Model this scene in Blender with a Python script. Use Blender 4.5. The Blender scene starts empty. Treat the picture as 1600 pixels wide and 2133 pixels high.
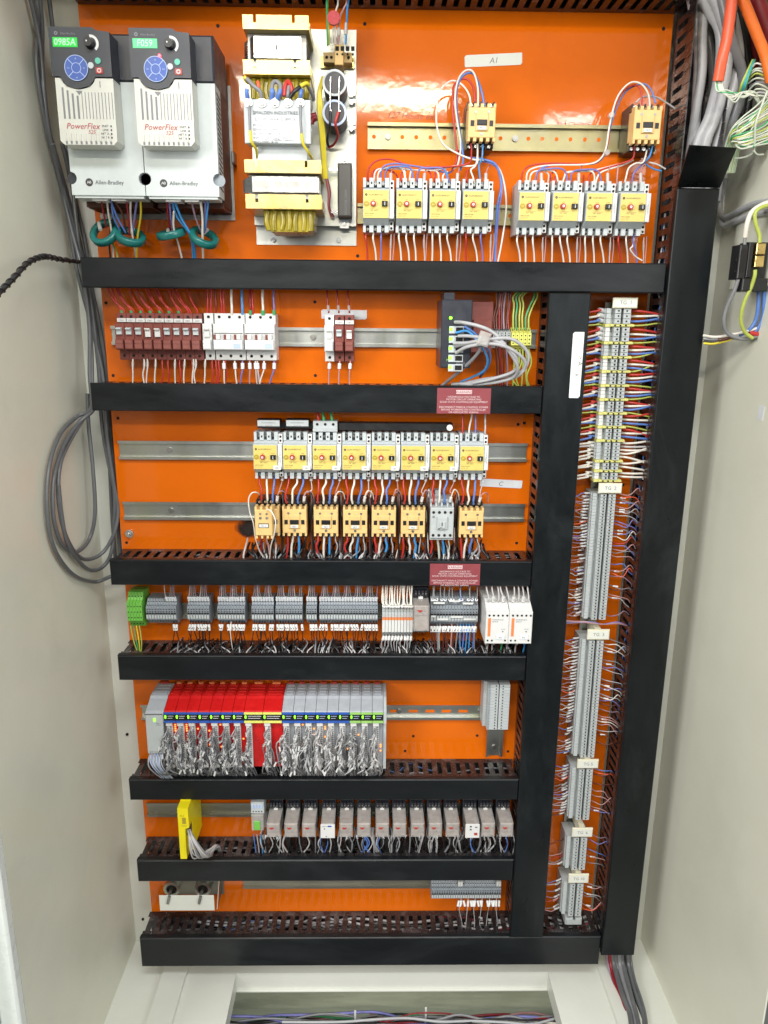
import bpy, bmesh, math, random
import numpy as np
from mathutils import Vector, Matrix
random.seed(7)
sc = bpy.context.scene
COL = sc.collection
# ------------------------------------------------------------------ camera, light, exposure
CAMH = 1.90                       # camera height above the room floor
CAMD = 1.45                       # camera distance from the mounting panel (panel front is y = 0)
FPX = 1537.85                     # focal length in photo pixels (photo 1600 x 2133)
PITCH, YAW, ROLL = 0.2481872, 0.0164062, 0.0092807
def _rot(p, y, r):
    cp, sp, cy, sy, cr, sr = math.cos(p), math.sin(p), math.cos(y), math.sin(y), math.cos(r), math.sin(r)
    B = np.array([[1, 0, 0], [0, 0, -1], [0, 1, 0.]])
    Y = np.array([[cy, 0, -sy], [0, 1, 0], [sy, 0, cy]])
    P = np.array([[1, 0, 0], [0, cp, -sp], [0, sp, cp]])
    Q = np.array([[cr, -sr, 0], [sr, cr, 0], [0, 0, 1]])
    return Q @ P @ Y @ B
RM = _rot(PITCH, YAW, ROLL)
cam = bpy.data.cameras.new('camera')
camo = bpy.data.objects.new('camera', cam)
COL.objects.link(camo)
cam.sensor_fit = 'VERTICAL'; cam.sensor_height = 36.0; cam.lens = FPX / 2133 * 36
cam.clip_start = 0.05; cam.clip_end = 60
m4 = Matrix([[RM[0][i], -RM[1][i], -RM[2][i], 0] for i in range(3)] + [[0, 0, 0, 1]])
m4.translation = Vector((0, -CAMD, CAMH))
camo.matrix_world = m4
sc.camera = camo
w = bpy.data.worlds.new('World'); sc.world = w; w.use_nodes = True
wn = w.node_tree.nodes; wl_ = w.node_tree.links
bg = wn['Background']; bg.inputs[1].default_value = 0.50
wt = wn.new('ShaderNodeTexCoord'); ws = wn.new('ShaderNodeSeparateXYZ'); wr_ = wn.new('ShaderNodeValToRGB'); wm = wn.new('ShaderNodeMapRange')
wm.inputs[1].default_value = -1; wm.inputs[2].default_value = 1
wl_.new(wt.outputs['Generated'], ws.inputs[0]); wl_.new(ws.outputs[2], wm.inputs[0]); wl_.new(wm.outputs[0], wr_.inputs[0]); wl_.new(wr_.outputs[0], bg.inputs[0])
ce = wr_.color_ramp.elements      # room around the cabinet: darker floor, mid walls, bright ceiling
ce[0].position = 0; ce[0].color = (.20, .20, .19, 1); ce[1].position = 1; ce[1].color = (1.0, 1.0, .98, 1)
for ps_, c_ in ((.42, (.26, .27, .27, 1)), (.56, (.62, .66, .70, 1)), (.75, (.95, .98, 1.0, 1))):
    e_ = ce.new(ps_); e_.color = c_
def area(name, loc, target, sx, sy, power, col=(1, 1, 1)):
    l = bpy.data.lights.new(name, 'AREA'); l.shape = 'RECTANGLE'; l.size = sx; l.size_y = sy
    l.energy = power; l.color = col
    o = bpy.data.objects.new(name, l); COL.objects.link(o)
    o.location = loc
    o.rotation_euler = (Vector(target) - Vector(loc)).to_track_quat('-Z', 'Y').to_euler()
    return o
# the plant room: one ceiling tube, and soft side fill added to brighten the walls
area('ceiling_tube', (-0.47, -3.35, CAMH + 1.31), (-0.2, 0, CAMH - .2), 1.9, 0.11, 36, (1.0, 0.93, 0.76))
area('ceiling_tube', (1.16, -3.35, CAMH + 1.17), (0.2, 0, CAMH - .2), .30, 0.07, 2.2, (1.0, 0.93, 0.88))
area('side_fill', (-1.75, -2.1, CAMH + .55), (0.3, 0, CAMH - .5), .8, 1.1, 54, (1.0, 0.99, 0.97))
area('side_fill', (1.75, -2.3, CAMH + .45), (-.3, 0, CAMH - .6), 1.0, 1.3, 26, (0.97, 0.99, 1.0))
area('ceiling_tube', (0.1, -1.9, CAMH + 1.55), (0.0, 0, CAMH - 1.0), 1.5, 0.35, 40, (0.98, 0.99, 1.0))
sc.view_settings.view_transform = 'Standard'
try: sc.view_settings.look = 'None'
except Exception: pass
sc.view_settings.exposure = 0.0
sc.view_settings.gamma = 1.0
# ------------------------------------------------------------------ geometry helpers
def U(px, py, d=0.0):
    """world point at distance d in front of the mounting panel seen at photo pixel px, py"""
    v = RM.T @ np.array([(px - 800) / FPX, (py - 1066.5) / FPX, 1.0])
    v = v * ((CAMD - d) / v[1])
    return Vector((v[0], -d, v[2] + CAMH))
def onX(px, py, X):
    v = RM.T @ np.array([(px - 800) / FPX, (py - 1066.5) / FPX, 1.0]); v = v * (X / v[0])
    return Vector((v[0], v[1] - CAMD, v[2] + CAMH))
def onZ(px, py, Z):
    v = RM.T @ np.array([(px - 800) / FPX, (py - 1066.5) / FPX, 1.0]); v = v * ((Z - CAMH) / v[2])
    return Vector((v[0], v[1] - CAMD, v[2] + CAMH))
def cr(pts, n=6):
    """Catmull-Rom through the points"""
    pts = [Vector(p) for p in pts]
    if len(pts) < 3: return pts
    P = [pts[0] * 2 - pts[1]] + pts + [pts[-1] * 2 - pts[-2]]
    out = []
    for i in range(1, len(P) - 2):
        a, b, c, d = P[i - 1:i + 3]
        for k in range(n):
            t = k / n
            out.append(0.5 * ((2 * b) + (c - a) * t + (2 * a - 5 * b + 4 * c - d) * t * t + (3 * b - a - 3 * c + d) * t ** 3))
    out.append(pts[-1])
    return out
_TXT = {}
def glyphs(s, size, shear=0.0):
    k = (s, size, shear)
    if k not in _TXT:
        fc = bpy.data.curves.new('t', 'FONT'); fc.body = s; fc.size = size; fc.shear = shear
        fc.resolution_u = 2
        ob = bpy.data.objects.new('t', fc); COL.objects.link(ob)
        bpy.context.view_layer.update()
        dg = bpy.context.evaluated_depsgraph_get()
        me = bpy.data.meshes.new_from_object(ob.evaluated_get(dg))
        vs = [tuple(v.co) for v in me.vertices]; fs = [tuple(p.vertices) for p in me.polygons]
        bpy.data.objects.remove(ob); bpy.data.meshes.remove(me)
        _TXT[k] = (vs, fs)
    return _TXT[k]
class MB:
    """mesh builder in panel coordinates: x right, d out of the panel, z up"""
    def __init__(s): s.v = []; s.f = []; s.m = []; s.sm = []; s.pc = []
    def _add(s, vs, fs, m, smooth=False):
        b = len(s.v); s.v += [(p[0], -p[1], p[2]) for p in vs]
        s.f += [tuple(b + i for i in f) for f in fs]; s.m += [m] * len(fs); s.sm += [smooth] * len(fs)
    def box(s, x0, x1, z0, z1, d0, d1, m=0, c=0.0):
        s.pc.append((len(s.v), len(s.f)))
        if c <= 0:
            vs = [(x, d, z) for d in (d0, d1) for z in (z0, z1) for x in (x0, x1)]
            fs = [(0, 2, 3, 1), (4, 5, 7, 6), (0, 1, 5, 4), (2, 6, 7, 3), (0, 4, 6, 2), (1, 3, 7, 5)]
        else:
            e = c * .55
            A = lambda i, d: [(x0 + i, d, z0 + i), (x1 - i, d, z0 + i), (x1 - i, d, z1 - i), (x0 + i, d, z1 - i)]
            vs = A(0, d0) + A(0, d1 - c) + A(c - e, d1 - (c - e)) + A(c, d1)
            fs = [(3, 2, 1, 0), (12, 13, 14, 15)]
            for k in (0, 4, 8):
                for i in range(4):
                    j = (i + 1) % 4; fs.append((k + i, k + j, k + 4 + j, k + 4 + i))
        s._add(vs, fs, m)
    def cyl(s, x, z, d0, d1, r, m=0, n=14, axis='d', r2=None, smooth=True):
        s.pc.append((len(s.v), len(s.f)))
        r2 = r if r2 is None else r2
        def pt(a, b, t): return {'d': (x + a, t, z + b), 'x': (t, x + a, z + b), 'z': (x + a, z + b, t)}[axis]
        vs = [pt(r * math.cos(6.2832 * i / n), r * math.sin(6.2832 * i / n), d0) for i in range(n)]
        vs += [pt(r2 * math.cos(6.2832 * i / n), r2 * math.sin(6.2832 * i / n), d1) for i in range(n)]
        s._add(vs, [(i, (i + 1) % n, n + (i + 1) % n, n + i) for i in range(n)], m, smooth)
        s._add(vs, [tuple(range(n))[::-1], tuple(range(n, 2 * n))], m)
    def ring(s, x, z, d0, d1, r0, r1, m=0, n=20, a0=0, a1=6.2832):
        s.pc.append((len(s.v), len(s.f)))
        full = a1 - a0 > 6.28
        vs = []
        for i in range(n + (0 if full else 1)):
            a = a0 + (a1 - a0) * i / n
            for r, d in ((r0, d0), (r1, d0), (r1, d1), (r0, d1)): vs.append((x + r * math.cos(a), d, z + r * math.sin(a)))
        fs = []; N = len(vs) // 4
        for i in range(n):
            j = (i + 1) % N
            for k in range(4): l = (k + 1) % 4; fs.append((i * 4 + k, i * 4 + l, j * 4 + l, j * 4 + k))
        s._add(vs, fs, m)
    def prism(s, prof, x0, x1, m=0):
        s.pc.append((len(s.v), len(s.f)))
        n = len(prof)
        vs = [(x0, d, z) for d, z in prof] + [(x1, d, z) for d, z in prof]
        s._add(vs, [(i, (i + 1) % n, n + (i + 1) % n, n + i) for i in range(n)] + [tuple(range(n))[::-1], tuple(range(n, 2 * n))], m)
    def slab(s, prof, d0, d1, m=0):
        """outline in x, z with thickness d0..d1"""
        s.pc.append((len(s.v), len(s.f)))
        n = len(prof)
        vs = [(x, d0, z) for x, z in prof] + [(x, d1, z) for x, z in prof]
        s._add(vs, [(i, (i + 1) % n, n + (i + 1) % n, n + i) for i in range(n)] + [tuple(range(n))[::-1], tuple(range(n, 2 * n))], m)
    def tube(s, pts, r, m=0, n=6, caps=True, sub=6):
        """pts are (x, y, z) world style; radius may be a list"""
        s.pc.append((len(s.v), len(s.f)))
        P = cr(pts, sub); N = len(P)
        rr = [r] * N
        t0 = (P[1] - P[0]).normalized()
        up = Vector((0, 1, 0)) if abs(t0.y) < .9 else Vector((1, 0, 0))
        a = t0.cross(up).normalized()
        vs = []
        for i in range(N):
            t = (P[min(i + 1, N - 1)] - P[max(i - 1, 0)])
            t = t.normalized() if t.length > 1e-9 else t0
            a = (a - t * a.dot(t))
            a = a.normalized() if a.length > 1e-6 else t.orthogonal().normalized()
            b = t.cross(a)
            for k in range(n):
                q = P[i] + (a * math.cos(6.2832 * k / n) + b * math.sin(6.2832 * k / n)) * rr[i]
                vs.append((q.x, -q.y, q.z))
        fs = [(i * n + k, i * n + (k + 1) % n, (i + 1) * n + (k + 1) % n, (i + 1) * n + k) for i in range(N - 1) for k in range(n)]
        s._add(vs, fs, m, True)
        if caps: s._add(vs, [tuple(range(n))[::-1], tuple(range((N - 1) * n, N * n))], m)
    def text(s, body, size, x, z, d, m=0, align='C', shear=0.0, rot=0.0, sx=1.0):
        s.pc.append((len(s.v), len(s.f)))
        vs, fs = glyphs(body, size, shear)
        if not vs: return
        xs = [v[0] * sx for v in vs]; w_ = max(xs) + min(xs)
        off = {'C': -w_ / 2, 'L': 0, 'R': -max(xs)}[align]
        ca, sa = math.cos(rot), math.sin(rot)
        s._add([(x + (v[0] * sx + off) * ca - v[1] * sa, d, z + (v[0] * sx + off) * sa + v[1] * ca) for v in vs], fs, m)
    def split(s, name, mats, parent=None, loc=None, per=1):
        """every piece an object of its own"""
        st = s.pc[::per] + [(len(s.v), len(s.f))]; out = []
        for (v0, f0), (v1, f1) in zip(st[:-1], st[1:]):
            q = MB(); q.v = s.v[v0:v1]; q.f = [tuple(i - v0 for i in f) for f in s.f[f0:f1]]; q.m = s.m[f0:f1]; q.sm = s.sm[f0:f1]
            c = Vector([sum(p[k] for p in q.v) / len(q.v) for k in range(3)])
            q.v = [(p[0] - c.x, p[1] - c.y, p[2] - c.z) for p in q.v]
            out.append(q.build(name, mats, parent, c + (Vector(loc) if loc is not None else Vector())))
        return out
    def build(s, name, mats, parent=None, loc=None, recalc=True):
        me = bpy.data.meshes.new(name)
        me.from_pydata(s.v, [], s.f)
        if not isinstance(mats, (list, tuple)): mats = [mats]
        for q in mats: me.materials.append(q)
        me.polygons.foreach_set('material_index', s.m)
        me.polygons.foreach_set('use_smooth', s.sm)
        me.update()
        if recalc:
            bm = bmesh.new(); bm.from_mesh(me); bmesh.ops.recalc_face_normals(bm, faces=bm.faces); bm.to_mesh(me); bm.free()
        o = bpy.data.objects.new(name, me); COL.objects.link(o)
        if parent is not None: o.parent = parent
        if loc is not None: o.location = loc
        return o
def tag(o, label=None, cat=None, group=None, kind=None):
    if label: o['label'] = label
    if cat: o['category'] = cat
    if group: o['group'] = group
    if kind: o['kind'] = kind
    return o
def thing(name, label, cat, loc=(0, 0, 0), group=None):
    o = bpy.data.objects.new(name, None); COL.objects.link(o); o.empty_display_size = .02
    o.location = loc
    return tag(o, label, cat, group)
KIDS = {}
def kids(o): return [c for c in COL.objects if c.parent == o]
def clone(o, loc=None, label=None, group=None, parent=None, tree=None):
    """copy a thing with its parts and sub-parts"""
    c = o.copy(); COL.objects.link(c)
    if parent is not None: c.parent = parent
    if loc is not None: c.location = loc
    if label: c['label'] = label
    if group: c['group'] = group
    if o.name not in KIDS: KIDS[o.name] = kids(o)
    for ch in KIDS[o.name]: clone(ch, parent=c)
    return c
def P0(px, py, d):
    v = U(px, py, d); return Vector((v.x, 0, v.z))
# ------------------------------------------------------------------ materials
def mat(name, col, rough=.45, metal=0.0, var=.12, scale=40.0, bump=0.0, bscale=300.0, emit=None, es=0, alpha=None, dirt=None, dscale=9.0, damt=.5, coat=0.0, stretch=None, spec=.5, rvar=.08):
    m = bpy.data.materials.new(name); m.use_nodes = True
    nt = m.node_tree; N = nt.nodes; L = nt.links; b = N['Principled BSDF']
    b.inputs['Roughness'].default_value = rough; b.inputs['Metallic'].default_value = metal
    b.inputs['Specular IOR Level'].default_value = spec
    if coat: b.inputs['Coat Weight'].default_value = coat; b.inputs['Coat Roughness'].default_value = .08
    c = (*col, 1)
    b.inputs['Base Color'].default_value = c
    geo = N.new('ShaderNodeNewGeometry'); vec = geo.outputs['Position']
    if stretch:
        mp = N.new('ShaderNodeMapping'); mp.inputs['Scale'].default_value = stretch; L.new(vec, mp.inputs[0]); vec = mp.outputs[0]
    cur = None
    if var > 0:
        n = N.new('ShaderNodeTexNoise'); n.inputs['Scale'].default_value = scale; n.inputs['Detail'].default_value = 6; n.inputs['Roughness'].default_value = .65
        L.new(vec, n.inputs['Vector'])
        r = N.new('ShaderNodeMapRange'); r.inputs[1].default_value = .3; r.inputs[2].default_value = .7; r.inputs[3].default_value = 1 - var; r.inputs[4].default_value = 1 + var
        L.new(n.outputs[0], r.inputs[0])
        mx = N.new('ShaderNodeVectorMath'); mx.operation = 'SCALE'; mx.inputs[0].default_value = col
        L.new(r.outputs[0], mx.inputs['Scale']); cur = mx.outputs[0]
        rr = N.new('ShaderNodeMapRange'); rr.inputs[1].default_value = .3; rr.inputs[2].default_value = .7
        rr.inputs[3].default_value = max(.02, rough - rvar); rr.inputs[4].default_value = min(1, rough + rvar)
        L.new(n.outputs[0], rr.inputs[0]); L.new(rr.outputs[0], b.inputs['Roughness'])
    if dirt:
        n = N.new('ShaderNodeTexNoise'); n.inputs['Scale'].default_value = dscale; n.inputs['Detail'].default_value = 8; n.inputs['Roughness'].default_value = .7; n.inputs['Distortion'].default_value = .6
        L.new(vec, n.inputs['Vector'])
        r = N.new('ShaderNodeMapRange'); r.inputs[1].default_value = .5; r.inputs[2].default_value = .75; r.inputs[3].default_value = 0; r.inputs[4].default_value = damt
        L.new(n.outputs[0], r.inputs[0])
        mx = N.new('ShaderNodeMixRGB'); mx.inputs[1].default_value = c; mx.inputs[2].default_value = (*dirt, 1)
        if cur: L.new(cur, mx.inputs[1])
        L.new(r.outputs[0], mx.inputs[0]); cur = mx.outputs[0]
    if cur: L.new(cur, b.inputs['Base Color'])
    if bump:
        n = N.new('ShaderNodeTexNoise'); n.inputs['Scale'].default_value = bscale; n.inputs['Detail'].default_value = 3
        L.new(geo.outputs['Position'], n.inputs['Vector'])
        bp = N.new('ShaderNodeBump'); bp.inputs['Strength'].default_value = bump; bp.inputs['Distance'].default_value = .001
        L.new(n.outputs[0], bp.inputs['Height']); L.new(bp.outputs[0], b.inputs['Normal'])
    if emit: b.inputs['Emission Color'].default_value = (*emit, 1); b.inputs['Emission Strength'].default_value = es
    if alpha is not None: b.inputs['Alpha'].default_value = alpha
    return m
M = dict(
    orange=mat('orange_paint', (.72, .140, .003), .065, var=.05, rvar=.02, scale=6, bump=.10, bscale=70, dirt=(.52, .090, .003), dscale=5, damt=.35, coat=.12, spec=.4),
    hole=mat('dark_hole', (.008, .006, .005), .8, var=0),
    scorch=mat('scorch_soot', (.02, .01, .006), .7, var=.3),
    cream=mat('cream_paint', (.740, .735, .615), .36, var=.05, scale=3, bump=.12, bscale=420, dirt=(.625, .62, .51), dscale=4, damt=.45),
    cream2=mat('off_white_paint', (.72, .73, .66), .35, var=.05, scale=4, bump=.1, bscale=420),
    lip=mat('white_gasket_edge', (.78, .82, .78), .3, var=.04),
    cover=mat('black_duct_cover', (.0072, .0090, .0105), .34, var=.25, scale=30, bump=.05, bscale=90, dirt=(.034, .038, .040), dscale=9, damt=.5, stretch=(.3, 1, 1), spec=.32),
    coverv=mat('black_duct_cover_upright', (.0064, .0084, .0096), .34, var=.25, scale=30, bump=.05, bscale=90, dirt=(.028, .034, .035), dscale=9, damt=.55, stretch=(1, 1, .4), spec=.28),
    duct=mat('dark_duct_plastic', (.020, .017, .018), .20, var=.4, scale=25, bump=.5, bscale=45, dirt=(.17, .165, .17), dscale=26, damt=.7),
    lgrey=mat('light_grey_plastic', (.50, .54, .55), .42, var=.06, scale=60),
    drvw=mat('warm_grey_drive_plastic', (.60, .60, .54), .40, var=.04, scale=60, dirt=(.45, .43, .36), dscale=25, damt=.3),
    drvb=mat('cool_grey_drive_plastic', (.58, .63, .62), .42, var=.04, scale=60, dirt=(.48, .5, .48), dscale=12, damt=.3),
    ddark=mat('charcoal_plastic', (.028, .031, .042), .38, var=.12),
    black=mat('black_plastic', (.012, .012, .013), .4, var=.2),
    yellow=mat('yellow_label', (.70, .55, .15), .4, var=.06, scale=80),
    yelb=mat('bright_yellow_plastic', (.90, .76, .01), .35, var=.05),
    dyel=mat('dark_yellow_dial', (.42, .32, .03), .4, var=.1),
    tan=mat('tan_plastic', (.74, .50, .20), .42, var=.06, scale=70, dirt=(.56, .37, .15), dscale=60, damt=.35),
    tan2=mat('aged_tan_plastic', (.60, .40, .14), .42, var=.08, scale=70),
    brown=mat('red_brown_plastic', (.205, .052, .040), .42, var=.12, scale=60),
    brown2=mat('faded_red_brown_plastic', (.25, .080, .064), .42, var=.10, scale=60),
    white=mat('white_plastic', (.68, .68, .66), .40, var=.04, scale=60),
    tape=mat('paper_label', (.72, .74, .76), .5, var=.05),
    zinc=mat('zinc_steel', (.55, .56, .53), .38, 1.0, var=.12, scale=14, dirt=(.52, .54, .36), dscale=18, damt=.6, bump=.05, stretch=(1, 1, .3)),
    gold=mat('yellow_zinc_steel', (.64, .51, .19), .33, 1.0, var=.12, scale=14, dirt=(.50, .48, .36), dscale=10, damt=.75, bump=.05),
    steel=mat('bright_steel', (.70, .70, .70), .25, 1.0, var=.08, scale=20),
    dsteel=mat('dull_steel', (.38, .37, .35), .45, 1.0, var=.2, scale=60),
    brass=mat('brass', (.75, .55, .22), .3, 1.0, var=.1),
    coil=mat('varnished_coil', (.30, .235, .012), .25, var=.4, scale=50, stretch=(2, 1, .2)),
    sink=mat('heatsink_fins', (.10, .045, .03), .38, .55, var=.15),  # brown tint is the orange panel's reflection put into the colour
    tgrey=mat('terminal_grey_plastic', (.27, .30, .33), .42, var=.08, scale=80),
    tpale=mat('terminal_pale_grey_plastic', (.46, .49, .49), .4, var=.06, scale=80),
    tdark=mat('terminal_dark_gap', (.03, .033, .036), .5, var=.2),
    green=mat('green_plastic', (.16, .48, .07), .4, var=.1),
    gyel=mat('green_yellow_plastic', (.72, .72, .16), .4, var=.08),
    orgp=mat('orange_plastic', (.80, .24, .08), .4, var=.06),
    red=mat('red_plastic', (.58, .012, .012), .30, var=.10, scale=50, coat=.2),
    redb=mat('red_button', (.42, .045, .035), .4, var=.06),
    warn=mat('warning_label_red', (.26, .055, .065), .42, var=.08),
    pink=mat('faded_print', (.72, .55, .55), .5, var=0),
    ink=mat('dark_ink', (.045, .04, .045), .5, var=0),
    inkg=mat('grey_ink', (.20, .20, .21), .5, var=0),
    inkr=mat('red_ink', (.42, .055, .07), .5, var=0),
    inkw=mat('white_print', (.80, .80, .80), .5, var=0),
    blueb=mat('blue_button', (.045, .10, .36), .4, var=.1),
    teal=mat('teal_ferrite_coating', (.012, .15, .135), .3, var=.12, coat=.2),
    cap=mat('capacitor_sleeve', (.035, .032, .036), .42, var=.15),
    lblue=mat('pale_blue_plastic', (.45, .55, .78), .35, var=.05),
    blue=mat('blue_marker_plastic', (.03, .10, .42), .35, var=.08),
    greens=mat('green_marker_plastic', (.30, .55, .14), .35, var=.08),
    relay=mat('clear_relay_cover', (.60, .57, .54), .20, var=.16, scale=70, alpha=.46, dirt=(.8, .78, .72), dscale=60, damt=.5),
    relayin=mat('relay_inner_parts', (.30, .22, .18), .5, var=.5, scale=160),
    gyel2=mat('dull_yellow_terminal', (.62, .60, .20), .42, var=.1),
    dgold=mat('dull_brass_rail', (.36, .32, .17), .36, 1.0, var=.15, scale=14, dirt=(.34, .34, .28), dscale=12, damt=.8),
    pgrey=mat('cool_grey_module_plastic', (.38, .40, .43), .42, var=.08, scale=60),
    rgrey=mat('dull_rail_steel', (.40, .39, .34), .5, 1.0, var=.2, scale=20, stretch=(.3, 1, 1)),
    olive=mat('olive_plywood', (.48, .52, .38), .3, var=.3, scale=9, stretch=(.3, 1, 1.6)),
    lcd=mat('green_lcd_backlight', (.01, .3, .03), .3, var=0, emit=(.01, .62, .06), es=.62),
    lcdk=mat('lcd_digit', (.3, 1, .4), .3, var=0, emit=(.35, 1, .35), es=1.1),
    lcd2=mat('pale_green_lcd_backlight', (.05, .4, .15), .3, var=0, emit=(.08, .60, .22), es=.75),
    ledr=mat('red_led', (1, .1, .1), .3, var=0, emit=(1, .05, .08), es=6),
    ledg=mat('green_led', (.2, 1, .05), .3, var=0, emit=(.22, 1, .02), es=2.6),
    ledo=mat('amber_led', (1, .4, .1), .3, var=0, emit=(1, .33, .08), es=1.7),
)
for n_, c_ in dict(red=(.48, .035, .03), white=(.74, .70, .62), blue=(.10, .20, .52), violet=(.18, .18, .46), sky=(.05, .28, .62), grey=(.22, .22, .23), lgrey=(.42, .42, .43),
                   black=(.012, .012, .013), green=(.06, .38, .14), lime=(.42, .48, .09), dgrey=(.115, .12, .125), yellow=(.75, .62, .04), brown=(.10, .030, .022), pink=(.48, .26, .25), orange=(.82, .17, .02),
                   coral=(.80, .12, .05), pale=(.56, .60, .50), clear=(.50, .47, .46), mauve=(.27, .19, .25), dred=(.25, .012, .02)).items():
    M['w_' + n_] = mat(n_ + '_wire_insulation', c_, .36, var=.08, scale=60)
# ------------------------------------------------------------------ wires
SPEC = []
def wire(col, pts, r, label, group=None, name='wire', cat='wire', marks=(), world=False, mname='marker_sleeve', n=6):
    """pts: photo pixels with distance from the panel, or world points"""
    P = [Vector(p) if world else U(*p) for p in pts]
    if name == 'wire':
        SPEC.append((col, P, r, label, group, marks, mname, n)); return
    return real_wire(col, P, r, label, group, marks, mname, n, name, cat)
def sleeve(s, P, r, mark):
    t, ln, mc = mark
    Q = cr(P, 10); i = min(int(t * (len(Q) - 1)), len(Q) - 2)
    a = Q[i]; j = i
    while j < len(Q) - 1 and (Q[j] - a).length < ln: j += 1
    if (Q[j] - a).length < ln * .5:
        j = i
        while j > 0 and (Q[j] - a).length < ln: j -= 1
    dv = (Q[j] - a).normalized() * ln
    s.tube([a, a + dv * .5, a + dv], r * 1.45 + (.0013 if mc in ('white', 'tape') else .0004), 0, 8, sub=1)
def real_wire(col, P, r, label, group, marks, mname, n, name='wire', cat='wire'):
    b = MB(); b.tube(P, r, 0, n)
    o = b.build(name, M['w_' + col])
    tag(o, label, cat, group)
    for mk_ in marks:
        s = MB(); sleeve(s, P, r, mk_); s.build(mname, M[mk_[2]], o)
    return o
RM_V, RM_MATS = MB(), []      # every further strand, past the 300 largest, in one mesh
def absorb(b, mats):
    """add a builder's tubes to the one mesh of remaining strands"""
    idx = []
    for q in mats:
        if q not in RM_MATS: RM_MATS.append(q)
        idx.append(RM_MATS.index(q))
    o = len(RM_V.v); RM_V.v += b.v; RM_V.f += [tuple(o + i for i in f) for f in b.f]; RM_V.m += [idx[i] for i in b.m]; RM_V.sm += b.sm
SL_V, SL_MATS = MB(), []
def absorb_sleeve(b, mats):
    idx = []
    for q in mats:
        if q not in SL_MATS: SL_MATS.append(q)
        idx.append(SL_MATS.index(q))
    o = len(SL_V.v); SL_V.v += b.v; SL_V.f += [tuple(o + i for i in f) for f in b.f]; SL_V.m += [idx[i] for i in b.m]; SL_V.sm += b.sm
def jit(a): return random.uniform(-a, a)
# ------------------------------------------------------------------ enclosure
FL = CAMH - 1.465                  # enclosure floor
TOPZ = CAMH + .66
XL, XR = -.572, .668
enc = thing('enclosure', 'cream painted steel cabinet shell around the orange panel, with open front', 'cabinet', (0, .05, FL))
def env(b, name, m, lab=None):
    o = b.build(name, m, enc); o.location = (0, -.05, -FL)
    if lab: o['label'] = lab
    return o
b = MB(); b.box(XL, XR, FL, TOPZ, -.054, -.050); env(b, 'back_wall', M['cream2'])
b = MB(); b.box(XL - .003, XL, FL - .02, TOPZ, -.054, .455)
b.box(XL - .03, XL - .0035, FL - .02, TOPZ, .44, .455)
env(b, 'side_wall', M['cream'])
b = MB(); b.box(XR, XR + .003, FL - .02, TOPZ, -.054, .455); env(b, 'side_wall', M['cream'])
b = MB(); b.box(XL, XR, TOPZ + .001, TOPZ + .004, -.054, .455); env(b, 'top_plate', M['cream'])
b = MB(); b.box(XL - .034, XL - .0, FL - .05, TOPZ, .457, .475, 0, .004); b.box(XL - .06, XL - .036, FL - .05, TOPZ, .45, .52, 0, .004)
env(b, 'door_gasket_edge', M['lip'])
# floor with a cut-out in the middle
ox0, ox1, od0, od1 = -.311, .417, .045, .44
b = MB(); b.box(XL, ox0, FL - .003, FL, -.0495, .455); b.box(ox1, XR, FL - .003, FL, -.0495, .455)
b.box(ox0, ox1, FL - .003, FL, -.0495, od0); b.box(ox0, ox1, FL - .003, FL, od1, .455)
env(b, 'floor_plate', M['cream2'])
b = MB()
b.box(ox0, ox1, FL - .045, FL - .0035, od0 - .002, od0); b.box(ox0 - .002, ox0, FL - .045, FL - .0035, od0, od1)
b.box(ox1, ox1 + .002, FL - .045, FL - .0035, od0, od1); b.box(ox0, ox1, FL - .048, FL - .0455, od0 - .002, od0 + .006)
env(b, 'opening_flange', M['cream2'])
for xa, xb in ((-.478, -.424), (.535, .590)):
    b = MB(); b.box(xa, xb, FL + .0003, FL + .012, -.03, .455, 0, .003); env(b, 'floor_rail', M['cream2'])
b = MB(); b.box(-.36, .47, FL - .24, FL - .004, -.03, -.025); env(b, 'lower_back_board', M['olive'])
b = MB(); b.box(-.36, .47, FL - .245, FL - .24, -.03, .455); env(b, 'lower_tray', M['black'])
b = MB()
for sx in (-.23, -.07, .09, .25): b.cyl(sx, FL + .025, -.0495, -.047, .0028, 0)
for sx, sz in ((-.55, 1.0), (-.55, .5)): b.cyl(sx, sz, -.0495, -.047, .003, 0)
env(b, 'fixing_hole', M['hole'])
# ground outside the cabinet, the dim plant-room floor
b = MB(); b.box(-6, 6, -.01, 0, -6, 8); o = b.build('room_floor', mat('grey_concrete', (.16, .16, .15), .5, var=.2, scale=3, bump=.2)); tag(o, kind='structure')
# tag of white paper left on the right wall
p = onX(1586, 860, XR)
b = MB(); b.box(-.0006, 0, -.012, .012, -.009, .009); o = b.build('paper_scrap', M['tape'], None, (p.x - .0004, p.y, p.z)); o.rotation_euler = (.1, 0, 0)
tag(o, 'small torn scrap of white paper stuck on the right side wall', 'paper scrap')

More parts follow.
